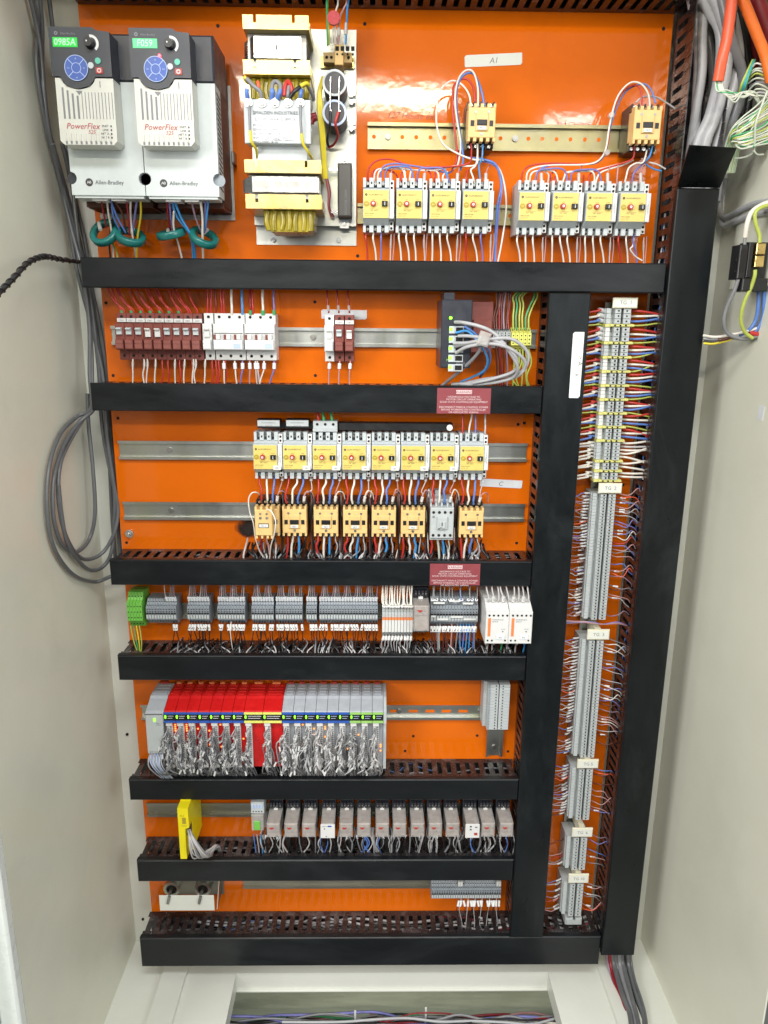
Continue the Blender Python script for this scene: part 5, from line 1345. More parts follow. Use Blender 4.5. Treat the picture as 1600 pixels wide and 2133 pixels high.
# ------------------------------------------------------------------ upright column of terminal blocks
TD = .062
cxA, cxB = U(1297, 650, TD), U(1198, 1880, TD)
def tgx(z): return cxA.x + (cxB.x - cxA.x) * (cxA.z - z) / (cxA.z - cxB.z)
HWL = .0325
def tg_label(py0, py1, px, text, lb_):
    a = U(px, py0, .067); c = U(px, py1, .067); z = (a.z + c.z) / 2; h = (a.z - c.z) / 2
    t = thing('strip_label', lb_, 'label holder', (tgx(z) + .0025, 0, z), 'label holders on the upright terminal column')
    b = MB(); b.box(-.0225, .0225, -h, h, .0625, .0665, 0, .001); b.box(-.0205, .0205, -h * .8, h * .8, .0667, .0671, 1); b.box(-.006, .006, -h, h, .006, .0598); o = b.build('holder', [mat_ivory, M['cream2']], t)
    b = MB(); b.text(text, .0095, 0, -.0025, .0674, 0, 'C', 0, 0, 1.0); b.build('lettering', M['inkg'], t)
mat_ivory = mat('ivory_label_holder', (.74, .70, .52), .4, var=.05)
def col_term(kind, w):
    b = MB(); e = .00025; h = w / 2 - e
    if kind == 'earth':
        b.box(-.029, .024, -h, h, .008, TD - .003, 0); b.box(-.0205, .024, -h * .55, h * .55, TD - .0029, TD + .0002, 1)
        for x in (-.012, -.002, .008): b.cyl(x, 0, TD + .0003, TD + .0008, .0017, 2, 8)
        mats = [M['gyel2'], M['gyel2'], M['hole']]
    else:
        b.box(-.0135, .0005 - .003, -h, h, .008, TD, 0); b.box(.0025, .0155, -h, h, .008, TD, 0); b.box(-.0023, .0023, -h, h, .008, TD - .010, 2)
        b.box(-.029, -.0137, -h, h, .008, TD - .013, 0); b.box(.0157, .022, -h, h, .008, TD - .018, 0)
        b.box(-.027, -.0190, -h, h, TD - .0128, TD - .006, 3 if kind == 'w' else 0)
        for x in (-.0070, .0082): b.cyl(x, 0, TD + .0001, TD + .0006, .0016 if kind != 'w' else .0019, 1, 8)
        b.box(-.0125, -.0035, h - .0003, h, TD + .0001, TD + .0004, 2); b.box(.0035, .0145, h - .0003, h, TD + .0001, TD + .0004, 2)
        mats = [M['tpale'], M['hole'], M['tdark'], M['white']]
    return b, mats
TG = []    # (z, section, kind)
def section(py0, py1, kinds, sec, lb_, grp):
    za, zb_ = U(tg_px(py0), py0, TD).z, U(tg_px(py1), py1, TD).z
    tot = sum(k[1] for k in kinds); z = za; protos = {}
    for kd, wd in kinds:
        wz = (za - zb_) * wd / tot; zc_ = z - wz / 2; z -= wz
        key = (kd, round(wd, 2))
        if key not in protos:
            b, mats = col_term(kd, wz); o = b.build('earth_terminal' if kd == 'earth' else 'terminal_block', mats); protos[key] = o
        else: o = protos[key].copy(); COL.objects.link(o)
        o.location = (tgx(zc_), 0, zc_)
        if kd == 'earth': tag(o, 'yellow green earth terminal of the upright column, top section', 'earth terminal', 'earth terminals of the upright column')
        else: tag(o, lb_, 'terminal block', grp)
        TG.append((zc_, sec, kd))
def tg_px(py): return 1297 - (py - 650) * (1297 - 1203) / 1230
K = []
for wd in (1.35, 1.25): K += [('g' if wd > 1.3 else 'w', wd)] * 3 + [('earth', .85)]
for k in range(7): K += [('g' if k == 0 else 'w', 1.0)] * 3 + [('earth', .8)]
K += [('g', 1.0)] * 5 + [('earth', .8)] + [('w', 1.0)] * 2 + [('earth', .8)] + [('w', 1.0)] * 2 + [('earth', .8)]
section(642, 1005, K, 1, 'grey terminal in the top section of the upright column', 'top section terminals')
section(1029, 1291, [('g', 1)] * 41, 2, 'narrow grey terminal in the long second section of the upright column', 'second section terminals')
section(1334, 1578, [('g', 1)] * 38, 3, 'narrow grey terminal in the third section of the upright column', 'third section terminals')
section(1602, 1708, [('g', 1)] * 17, 4, 'narrow grey terminal in the fourth section of the upright column', 'fourth section terminals')
section(1745, 1812, [('g', 1)] * 10, 5, 'narrow grey terminal in the fifth section of the upright column', 'fifth section terminals')
section(1841, 1908, [('g', 1)] * 10, 6, 'narrow grey terminal in the lowest section of the upright column', 'lowest section terminals')
for py0, py1, px, tx, lb_ in ((620, 642, 1302, 'TG  1', 'ivory label holder reading TG 1 at the very top of the upright column'), (1007, 1028, 1270, 'TG  2', 'ivory label holder reading TG 2 above the long second section'), (1312, 1333, 1246, 'TG  3', 'ivory label holder reading TG 3 above the third section'),
                          (1583, 1601, 1223, 'TG 5', 'ivory label holder reading TG 5 above the fourth, medium long section'), (1726, 1744, 1211, 'TG  6', 'ivory label holder reading TG 6 above the short fifth section'), (1822, 1840, 1203, 'TG 10', 'ivory label holder reading TG 10, lowest of them')):
    tg_label(py0, py1, px, tx, lb_)
# end clamp
q = U(1197, 1917, .05); b = MB(); b.box(-.022, -.004, -.010, .008, .008, .052, 0, .001); b.box(.001, .016, -.010, .008, .008, .052, 0, .001); b.box(-.020, .014, -.006, .004, .052, .056); o = b.build('end_clamp', M['tpale'], None, (q.x, 0, q.z)); tag(o, 'pale grey end clamp closing the foot of the upright terminal column', 'end clamp')
# wires of the top section
random.seed(101)
ci = 0
seq3 = ['red', 'white', 'blue']
marked = 0
for k, (z, sec, kd) in enumerate(TG):
    if sec != 1: continue
    x = tgx(z)
    pos = ci % 4
    if kd == 'earth': cl = 'lime'; 
    else:
        cl = seq3[pos % 3] if ci < 36 else ['white', 'white', 'clear', 'white', 'white', 'white', 'clear'][ci % 7]
    ci += 1
    bow = jit(.004) - .004
    xl = MXb + .003
    nm = {'lime': 'green yellow', 'clear': 'clear sleeved'}.get(cl, cl)
    if not (kd == 'earth' and k % 3 == 2):
        mk = [(.02, .014, 'white')] if (k < 8 and kd != 'earth') or cl == 'clear' else ()
        wire(cl, [Vector((x - .028, -.042, z)), Vector((x - .042, -.050, z + .002)), Vector(((x + xl) / 2 - .006, -.052, z + .002 + bow * .4)), Vector((xl + .004, -.048, z + bow)), Vector((xl - .01, -.044, z + bow * 1.6))], .0021 if kd != 'earth' else .0016, f'{nm} wire running left from the top section of the upright column', 'wires left of the top section', world=True, marks=mk)
    if ci < 36 or kd != 'earth':
        gz = z + {0: -.008, 1: -.002, 2: .004, 3: .010}[pos] * random.choice([1, 1, -.6, .3]) + jit(.003)
        wire(cl, [Vector((x + .020, -.042, z)), Vector((x + .034, -.050, z)), Vector((x + .052, -.052, (z * .6 + gz * .4))), Vector((x + .070, -.050, gz)), Vector((RXa + .006, -.046, gz - .004))], .0021 if kd != 'earth' else .0016, f'{nm} wire running right from the top section of the upright column', 'wires right of the top section', world=True)
# fine wires of the lower sections: more than a hundred thin strands
random.seed(55)
b = MB(); mk = MB(); cols = ['mauve', 'pink', 'brown', 'lgrey', 'grey', 'violet', 'coral', 'white', 'blue', 'red']
wts = [5, 5, 3, 4, 4, 2, 1, 2, 1, 1]
for k, (z, sec, kd) in enumerate(TG):
    if sec == 1: continue
    x = tgx(z); xl = MXb
    pl_ = {2: .92, 3: .9, 4: .85, 5: .5, 6: .8}[sec]
    if random.random() < pl_:
        m_ = random.choices(range(len(cols)), wts)[0]
        bow = jit(.008)
        P = [Vector((x - .028, -.036, z)), Vector((x - .036, -.046, z + .001)), Vector((x - .048, -.050, z + jit(.003))), Vector((xl + .012, -.05, z + bow * .6)), Vector((xl - .006, -.045, z + bow))]
        b.tube(P, .0010, m_, 5, sub=4)
        if sec != 5 or random.random() < .5:
            o_ = jit(.0025); q0 = Vector((x - .031 + o_, -.041, z)); q1 = Vector((x - .0445 + o_, -.049, z + .001 + jit(.002)))
            mk.tube([q0, (q0 + q1) / 2 + Vector((0, -.001, 0)), q1], .0020, 0, 6, sub=2)
    if random.random() < pl_ * .75:
        m_ = random.choices(range(len(cols)), wts)[0]
        gz = z - random.choice([.004, .010, .016, -.008]) + jit(.003)
        P = [Vector((x + .021, -.036, z)), Vector((x + .030, -.046, z + jit(.002))), Vector((x + .046, -.052, z + jit(.005))), Vector((x + .060 + jit(.004), -.050, gz + .004)), Vector((RXa + .005, -.045, gz - .006))]
        b.tube(P, .0010, m_, 5, sub=4)
        if random.random() < .35:
            q0 = P[1]; q1 = q0 + Vector((.010, -.003, .0)); mk.tube([q0, (q0 + q1) / 2, q1], .0018, 0, 6, sub=1)
zg = U(1240, 1298, .05).z
for j in range(4):
    b.tube([Vector((MXb - .005, -.045, zg - .004 + j * .003)), Vector((.44, -.055, zg + .004 + jit(.002))), Vector((.47, -.058, zg + .001)), Vector((.50, -.055, zg + .003 + jit(.002))), Vector((RXa + .005, -.045, zg - .008))], .0013, [0, 5, 1, 1][j], 5)
absorb(b, [M['w_' + c] for c in cols]); absorb_sleeve(mk, [M['white']])
# wires lying inside the ducts, seen through the slots
random.seed(64)
b = MB()
for i in range(7):
    za, zb_ = DZ[i]
    x1 = .51 if i in (0, 6) else .31
    for j in range(18 if i != 6 else 44):
        zz = random.uniform(zb_ + .008, za - (.006 if i != 6 else .005)); d = random.uniform(.008, .064)
        xs_ = random.uniform(DL[i] + .01, x1 - .2); xe_ = min(x1 - .005, xs_ + random.uniform(.15, .6)); n = 6
        P = [Vector((xs_ + (xe_ - xs_) * t_ / n, -min(.07, max(.006, d + jit(.012))), min(za - .006, max(zb_ + .006, zz + jit(.008))))) for t_ in range(n + 1)]
        b.tube(P, random.uniform(.0012, .0022) if i != 6 else random.uniform(.0016, .0034), random.choices(range(6), [8, 3, 1, 3, 1, 1] if i != 6 else [3, 4, 2, 6, 1, 5])[0], 5, sub=4)  # bottom duct: more, fatter, paler wires, also standing in for pale reflections
for (xa_, xb_, z0_, z1_) in ((MXa, MXb, DZ[6][0], DZ[0][1]), (RXa, RXb, CAMH - 1.37, CAMH + .2)):
    for j in range(14):
        xx = random.uniform(xa_ + .008, xb_ - .008); d = random.uniform(.008, .07); n = 10
        s0 = random.uniform(z0_, z1_ - .5); s1 = min(z1_, s0 + random.uniform(.4, 1.2))
        b.tube([Vector((min(xb_ - .006, max(xa_ + .006, xx + jit(.012))), -min(.072, max(.006, d + jit(.012))), s0 + (s1 - s0) * t_ / n)) for t_ in range(n + 1)], random.uniform(.0014, .0024), random.choices(range(6), [8, 3, 1, 2, 1, 1])[0], 5, sub=3)
absorb(b, [M['w_black'], M['w_grey'], M['w_dred'], M['w_lgrey'], M['w_blue'], M['w_clear']])
# bent ends poking from the slots in front of relays and contactors
b = MB(); mk = MB()
random.seed(31)
for j in range(150):
    x = U(random.uniform(545, 1075), 1760, .05).x
    z0_ = rz - .044
    P = [Vector((x, -.050, z0_)), Vector((x + jit(.003), -.058, z0_ - .012)), Vector((x + jit(.010), -.060, (z0_ + DZ[5][0]) / 2 - .006)), Vector((x + jit(.014), -.05, DZ[5][0] - .014))]
    b.tube(P, random.uniform(.0012, .0019), random.choices(range(5), [9, 3, 3, 2, 1])[0], 5, sub=4)
    if random.random() < .3: q = P[1]; dv = (P[2] - P[1]).normalized() * .010; mk.tube([q, q + dv * .5, q + dv], .0024, random.choice([0, 1]), 6, sub=1)
for j in range(90):
    x = random.uniform(-.25, .23); z0_ = DZ[2][0] + random.uniform(.004, .02)
    P = [Vector((x, -.03, z0_ + .01)), Vector((x + jit(.006), -.05, z0_)), Vector((x + jit(.014), -.06, DZ[2][0] - .002)), Vector((x + jit(.014), -.05, DZ[2][0] - .02))]
    b.tube(P, random.uniform(.0014, .0024), random.choices(range(5), [10, 4, 2, 2, 0])[0], 5, sub=4)
for j in range(170):
    x = random.uniform(-.40, .29); z0_ = DZ[3][0] + random.uniform(.0, .012)
    P = [Vector((x, -.02, z0_)), Vector((x + jit(.008), -.045, z0_ + .002)), Vector((x + jit(.018), -.062, DZ[3][0] - .003)), Vector((x + jit(.014), -.05, DZ[3][0] - .02))]
    b.tube(P, random.uniform(.0010, .0018), random.choices(range(5), [12, 3, 1, 1, 0])[0], 5, sub=4)
absorb(b, [M['w_black'], M['w_grey'], M['w_lgrey'], M['w_clear'], M['w_blue']]); absorb_sleeve(mk, [M['relay'], M['tape']])

# ------------------------------------------------------------------ wires of the two upper starter groups
rW = .00155
def Wg(col, pts, where, grp, r=rW, **k): return wire(col, pts, r, f'{ {"sky":"bright blue","clear":"clear sleeved","dred":"dark red","violet":"violet blue"}.get(col,col)} wire {where}', grp, **k)
g = 'wires over the upper middle starters'; wh = 'arching over the four starters under the upper middle contactor'
for col, pts in [('red', [(767, 384, .05), (768, 352, .055), (785, 335, .05), (815, 332, .045), (860, 346, .045), (920, 348, .05), (975, 341, .055), (982, 318, .06), (981, 298, .062)]),
                 ('white', [(780, 384, .05), (782, 358, .055), (800, 351, .05), (850, 353, .045), (905, 355, .045), (945, 346, .05), (990, 344, .055), (995, 320, .06), (994, 299, .062)]),
                 ('white', [(786, 384, .052), (790, 358, .058), (812, 348, .052), (838, 352, .05), (846, 384, .052)]),
                 ('violet', [(793, 384, .05), (797, 350, .058), (820, 341, .055), (850, 344, .052), (900, 352, .045), (935, 360, .04), (950, 345, .03)]),
                 ('blue', [(802, 384, .052), (806, 353, .06), (826, 347, .058), (855, 351, .056), (862, 384, .052)]),
                 ('violet', [(869, 384, .052), (873, 354, .06), (892, 350, .058), (925, 353, .056), (934, 386, .052)]),
                 ('sky', [(936, 386, .05), (931, 362, .055), (925, 352, .056)]),
                 ('red', [(775, 384, .05), (776, 360, .05), (790, 352, .045), (822, 360, .04), (832, 384, .05)]),
                 ('red', [(838, 384, .05), (836, 362, .05), (846, 354, .04)]), ('white', [(845, 384, .052), (843, 355, .05), (838, 350, .045)]), ('white', [(852, 384, .052), (856, 358, .055), (862, 354, .045)]),
                 ('red', [(899, 386, .052), (898, 364, .055), (892, 356, .045)]), ('red', [(906, 386, .052), (906, 364, .055), (912, 356, .045)]), ('white', [(914, 386, .052), (913, 362, .055), (905, 356, .045)]), ('white', [(922, 386, .052), (923, 366, .055), (932, 358, .045)]),
                 ('red', [(973, 388, .052), (971, 370, .055), (975, 352, .05)]), ('white', [(991, 388, .052), (985, 368, .055), (981, 354, .055), (990, 346, .055), (994, 330, .058), (995, 300, .062)]),
                 ('sky', [(1006, 300, .062), (1004, 330, .06), (998, 345, .055), (1000, 370, .055), (1001, 386, .052)])]:
    Wg(col, pts, wh, g)
g = 'wires looping over the upper middle contactor'; wh = 'of the tall loop over the upper middle contactor'
for col, pts in [('white', [(981, 222, .06), (978, 200, .058), (968, 182, .05), (952, 170, .045), (936, 170, .045), (918, 188, .045), (910, 222, .045), (910, 262, .045), (922, 298, .045), (950, 318, .05), (985, 332, .055), (1015, 335, .05), (1040, 352, .048), (1052, 392, .048), (1054, 440, .045), (1046, 500, .045), (1036, 552, .04)]),
                 ('blue', [(1009, 220, .06), (1003, 190, .058), (990, 158, .05), (975, 152, .05), (958, 166, .048), (950, 200, .045), (954, 250, .045), (962, 300, .05), (965, 335, .05), (958, 355, .045)]),
                 ('blue', [(975, 328, .045), (1010, 333, .052), (1034, 345, .052), (1044, 385, .05), (1036, 430, .05), (1032, 490, .045), (1030, 552, .04)]),
                 ('violet', [(990, 335, .045), (1016, 338, .05), (1037, 352, .05), (1046, 390, .05), (1039, 440, .05), (1034, 500, .045), (1032, 552, .04)]),
                 ('red', [(990, 221, .06), (987, 185, .055), (975, 166, .05), (958, 166, .046), (944, 185, .044), (944, 240, .044), (950, 290, .046), (952, 330, .045), (942, 354, .045)]),
                 ('white', [(996, 221, .062), (995, 180, .06), (985, 149, .055), (968, 148, .052), (954, 168, .05), (948, 205, .048), (952, 250, .05), (960, 300, .05), (954, 342, .048), (945, 352, .045)])]:
    Wg(col, pts, wh, g, r=.0020 if col in ('blue', 'red') else .0016)
g = 'wires over the upper right starters'; wh = 'arching over the four starters at the upper right'
for col, pts in [('red', [(1085, 386, .05), (1089, 360, .055), (1105, 345, .052), (1150, 340, .05), (1220, 341, .05), (1250, 332, .052), (1266, 300, .055), (1272, 250, .055), (1290, 200, .055), (1318, 178, .058), (1334, 186, .06), (1338, 220, .062)]),
                 ('white', [(1097, 388, .052), (1098, 362, .056), (1112, 350, .052), (1150, 344, .052), (1215, 343, .055), (1246, 335, .06), (1262, 310, .062), (1270, 260, .062), (1285, 205, .062), (1310, 174, .064), (1334, 174, .064), (1350, 195, .064), (1354, 222, .062)]),
                 ('blue', [(1116, 388, .052), (1120, 360, .056), (1140, 346, .052), (1190, 342, .048), (1240, 340, .048), (1262, 315, .05), (1274, 255, .05), (1300, 195, .052), (1335, 175, .055), (1355, 185, .058), (1366, 215, .062)]),
                 ('white', [(1103, 388, .052), (1106, 364, .058), (1120, 356, .055), (1155, 358, .052), (1164, 388, .052)]),
                 ('violet', [(1114, 388, .054), (1120, 358, .06), (1140, 352, .058), (1175, 354, .056), (1183, 388, .052)]),
                 ('violet', [(1187, 388, .054), (1192, 360, .06), (1210, 354, .058), (1245, 356, .056), (1254, 390, .052)]),
                 ('white', [(1180, 360, .05), (1210, 355, .052), (1236, 360, .055), (1238, 390, .052)]), ('white', [(1171, 388, .052), (1176, 368, .055), (1184, 358, .05), (1230, 356, .045), (1290, 342, .045)]),
                 ('red', [(1150, 388, .05), (1148, 364, .052), (1158, 356, .045)]), ('red', [(1156, 388, .05), (1157, 366, .052)]), ('red', [(1216, 388, .05), (1216, 364, .052)]), ('red', [(1225, 390, .05), (1228, 366, .052), (1240, 357, .045), (1290, 342, .048), (1318, 330, .055), (1322, 302, .06)]),
                 ('white', [(1241, 390, .054), (1244, 370, .056), (1256, 357, .05), (1300, 343, .045), (1320, 333, .05)]),
                 ('pink', [(1288, 345, .05), (1286, 365, .055), (1284, 390, .052)]), ('white', [(1299, 392, .052), (1304, 370, .056), (1310, 350, .055), (1325, 340, .055), (1340, 338, .055), (1348, 312, .06)]), ('violet', [(1315, 392, .052), (1320, 362, .056), (1335, 345, .05), (1350, 330, .055), (1360, 305, .062)]), ('sky', [(1360, 302, .062), (1354, 325, .06), (1345, 340, .05), (1362, 352, .045), (1378, 356, .045)]),
                 ('white', [(1352, 338, .05), (1370, 343, .045), (1386, 352, .04)]), ('clear', [(1324, 214, .055), (1340, 202, .055), (1365, 202, .05), (1385, 212, .045), (1406, 226, .04)]), ('clear', [(1140, 388, .055), (1143, 365, .055), (1136, 358, .05)])]:
    Wg(col, pts, wh, g)
for (px, py) in ((1273, 240), (1264, 318)):
    q = U(px, py, .066); b = MB(); b.cyl(0, 0, -.004, .004, .0045, 0, 10); o = b.build('cable_tie', M['relay'], None, q); tag(o, 'clear cable tie round the wires bending down from the upper right contactor', 'cable tie', 'clear cable ties')
# clear ferrules standing on the starters' side contacts
for px in (814, 883, 952, 1012, 1128, 1206, 1266, 1335):
    for a_, c_ in (((px, 384, .062), (px + jit(2), 362, .058)),):
        wire('clear', [a_, ((a_[0] + c_[0]) / 2, 374, .062), c_], .0030, 'clear crimp sleeve standing on the side contact of an upper motor starter', 'clear crimp sleeves above the upper starters', name='crimp_sleeve', cat='crimp sleeve')
        wire('pink', [(c_[0], 362, .058), (c_[0] + 4, 350, .05), (c_[0] + 8, 345, .04)], .0010, 'thin wire entering a clear sleeve above an upper motor starter', 'thin wires at the clear sleeves')
# outgoing wires from starters down behind the first duct
random.seed(12)
z1m = (DZ[0][0] + DZ[0][1]) / 2
def outs(px, pyb, cols, where, grp):
    offs = (5, 21, 37)
    for k_, cl in enumerate(cols):
        if not cl: continue
        x = px + offs[k_]; jx = jit(5)
        wire(cl, [(x, pyb, .055), (x + jit(1), pyb + 14, .058), (x + jx * .6 + 3, pyb + 38, .05), (x + jx + 4, pyb + 62, .045), (x + jx + 3, pyb + 80, .045)], .0016, f'{ {"violet":"violet blue"}.get(cl,cl)} wire leaving the bottom of {where}', grp)
    x = px + 58
    wire('clear', [(x, pyb + 4, .055), (x - 1, pyb + 24, .05), (x - 1 + jit(2), pyb + 55, .045), (x - 2, pyb + 80, .045)], .0011, f'thin wire with clear sleeve leaving the side contact of {where}', grp, marks=[(.22, .014, 'relay')])
    wire('pink', [(x + 6, pyb + 2, .052), (x + 5 + jit(1), pyb + 30, .048), (x + jit(2), pyb + 80, .045)], .0009, f'thin pinkish wire leaving the side contact of {where}', grp)
for i, px in enumerate(SX1): outs(px, 484, [('red', 'white', 'violet'), ('white', 'white', 'white'), ('white', 'white', 'white'), ('red', 'white', 'violet')][i], f'the {ORD[i]} starter of the upper middle group', 'wires leaving the upper middle starters')
for i, px in enumerate(SX2): outs(px - 9, 490, [('white', 'white', 'white'), ('white', 'white', 'white'), ('white', 'white', 'white'), ('red', 'white', 'violet')][i], f'the {ORD[i]} starter of the upper right group', 'wires leaving the upper right starters')
wire('white', [(1322, 495, .055), (1318, 512, .055), (1313, 520, .055), (1325, 535, .05), (1338, 543, .05)], .0013, 'white wire curling at the foot of the last upper right starter', None)
# ------------------------------------------------------------------ breaker wires
random.seed(14)
for i in range(9):
    x = bx0 + (bx1 - bx0) * i / 8; zt_ = mz + .040
    for k_ in range(2 if i < 8 else 1):
        dx_ = -.014 - random.uniform(0, .012)
        wire('red', [Vector((x + k_ * .004, -.04, zt_ - .002)), Vector((x - .001 + k_ * .004, -.042, zt_ + .008)), Vector((x + dx_ * .6, -.042, zt_ + .025)), Vector((x + dx_ * 1.2, -.04, DZ[0][1] + .012))], .0018, f'red wire rising from the {ORD[i]} red brown breaker', 'red wires above the red brown breakers', world=True, marks=[(.12, .006, 'w_green')] if i < 7 and k_ == 0 else (), mname='green_ferrule')
for px, cl in ((432, 'red'), (440, 'red'), (450, 'dred'), (461, 'red'), (467, 'red')): wire(cl, [(px, 655, .04), (px + jit(1), 635, .042), (px + jit(2), 612, .04), (px, 590, .04)], .0019, 'red wire rising behind the white breakers', 'red wires above the white breakers')
for px, cl in ((483, 'white'), (505, 'sky'), (548, 'white'), (571, 'violet'), (522, 'dred'), (527, 'red')): wire(cl, [(px, 655, .045), (px, 640, .048), (px - 1, 620, .045), (px - 1, 590, .04)], .0024 if cl in ('sky', 'white') else .0018, f'{ {"sky":"bright blue","violet":"violet blue","dred":"dark red"}.get(cl,cl)} wire rising from the white three pole breakers', 'wires above the white three pole breakers', marks=[(.02, .008, 'w_green')] if cl in ('dred', 'violet') or px == 548 else (), mname='green_ferrule')
for i, px in enumerate((277, 300, 307, 324, 365, 385, 403, 408, 428)):
    wire('white', [(px, 748, .045), (px + jit(1), 762, .05), (px - 2 + jit(2), 780, .048), (px + jit(3), 800, .045)], .0014, 'white wire dropping from the breaker row into the duct', 'white wires below the breakers', marks=[(.15, .010, 'relay')])
for i, px in enumerate((338, 350, 442, 450, 456, 470, 400, 375)): wire('red', [(px, 748, .042), (px + jit(1), 762, .045), (px + 2, 780, .045), (px + jit(3), 800, .042)], .0015, 'dull red wire dropping from the breaker row into the duct', 'red wires below the breakers')
for px, cl, e in ((466, 'white', 2), (489, 'white', 5), (505, 'violet', -5), (550, 'white', -10), (571, 'violet', -10), (532, 'clear', 4), (536, 'clear', 6), (520, 'pink', 0)):
    wire(cl, [(px, 752, .05), (px + 1, 766, .052), (px + e * .5, 785, .05), (px + e, 803, .045)], .0015, f'{ {"violet":"violet blue","clear":"clear sleeved"}.get(cl,cl)} wire dropping from the white three pole breakers', 'wires below the white three pole breakers', marks=[(.12, .011, 'tape')])
for px in (685, 706, 728):
    wire('dred', [(px, 652, .045), (px - 1, 640, .047), (px - 3, 620, .045), (px - 4, 590, .04)], .0016, 'dark red wire rising from the middle pair of breakers', 'wires above the middle breakers', marks=[(.15, .010, 'relay')])
    wire('pink', [(px + 2, 752, .045), (px + 1, 766, .05), (px, 785, .048), (px, 803, .045)], .0014, 'pinkish wire dropping from the middle breakers', 'wires below the middle breakers', marks=[(.15, .010, 'tape')])
# ------------------------------------------------------------------ wires between the eight starters and the contactors
random.seed(18)
for i, (x, z) in enumerate(U3):
    for k_, cl in enumerate(('red', 'white', 'blue')):
        xa_ = x - .0192 + k_ * .0135; xb_ = CX[i] - .0167 + k_ * .0111
        if i == 0: xb_ = CX[0] - .012 + k_ * .011
        za, zb_ = z - .040, cz.z + .030
        P = [Vector((xa_, -.055, za)), Vector((xa_ + jit(.002), -.058, za - .014)), Vector(((xa_ + xb_) / 2 + jit(.004), -.062, (za + zb_) / 2)), Vector((xb_ + jit(.002), -.062, zb_ + .012)), Vector((xb_, -.057, zb_))]
        wire(cl, P, .0021 if cl != 'red' else .0019, f'{cl} wire from the {ORD[i]} starter of the eight down to its contactor', 'wires between the eight starters and the contactors', world=True)
    xa_ = x + .0226
    P = [Vector((xa_, -.05, z - .036)), Vector((xa_, -.052, z - .05)), Vector((xa_ + jit(.006) - .003, -.055, z - .070)), Vector((CX[i] + .018 + jit(.004), -.055, cz.z + .050)), Vector((CX[i] + .0167, -.056, cz.z + .034))]
    wire('clear' if i % 2 else 'pink', P, .0011, f'thin pale wire from the side contact of the {ORD[i]} starter of the eight', 'thin wires below the eight starters', world=True, marks=[(.12, .010, 'tape')])
    wire('pink' if i not in (2, 3, 6) else 'white', [Vector((CX[i] + .0167, -.057, cz.z + .033)), Vector((CX[i] + .0185, -.062, cz.z + .046)), Vector((CX[i] + .024, -.064, cz.z + .057 + jit(.004))), Vector((CX[i] + .033, -.055, cz.z + .050)), Vector((CX[i] + .036, -.045, cz.z + .03))], .0012, f'small arching wire at the upper right of the {ORD[i]} contactor in the lower row', 'small arches beside the lower contactors', world=True, marks=[(.05, .010, 'white')])
    # black / brown droppers between contactors
    if i < 7:
        xg = (CX[i] + CX[i + 1]) / 2 + .001
        for k_ in range(3 if i else 1):
            wire(['black', 'brown', 'white'][k_], [Vector((xg + jit(.003), -.050, cz.z + .052 + jit(.006))), Vector((xg + jit(.002), -.058, cz.z + .03)), Vector((xg + jit(.002), -.056, cz.z - .01)), Vector((xg + jit(.003), -.06, cz.z - .04)), Vector((xg + jit(.006), -.055, DZ[2][0] - .01))], [.0022, .0018, .0010][k_], f'{["black","brown","thin white"][k_]} wire running down between two lower contactors', 'wires running down between the lower contactors', world=True)
    if i == 0: cols_ = ['dred', 'pink', '', '']
    elif i == 6: cols_ = ['red', 'pale', 'sky', 'pale']
    else: cols_ = ['red', 'white', 'sky' if i < 6 else 'blue', 'lgrey' if i != 1 else 'black']
    for k_, cl in enumerate(cols_):
        if not cl: continue
        xb_ = CX[i] - .0167 + k_ * .0111; zb_ = cz.z - .032
        wire(cl, [Vector((xb_, -.056, zb_)), Vector((xb_ + jit(.001), -.060, zb_ - .012)), Vector((xb_ + jit(.005), -.058, zb_ - .026)), Vector((xb_ + jit(.007), -.05, DZ[2][0] - .012))], [.0022, .0023, .0023, .0013][k_], f'{ {"sky":"bright blue","dred":"dark red","lgrey":"pale grey","pale":"greenish white"}.get(cl,cl)} wire below the {ORD[i]} contactor of the lower row', 'wires below the lower contactors', world=True)
wire('white', [(541, 1031, .06), (535, 1026, .08), (525, 1027, .085), (518, 1040, .085), (520, 1065, .085), (528, 1090, .09), (532, 1120, .085), (540, 1145, .07), (548, 1160, .06)], .0013, 'white wire looping out to the left of the leftmost contactor', None)
wire('white', [(556, 1061, .108), (565, 1065, .115), (574, 1085, .118), (572, 1110, .112), (565, 1135, .09), (562, 1160, .065), (561, 1172, .06)], .0014, 'white wire looping over the front of the leftmost contactor', None)
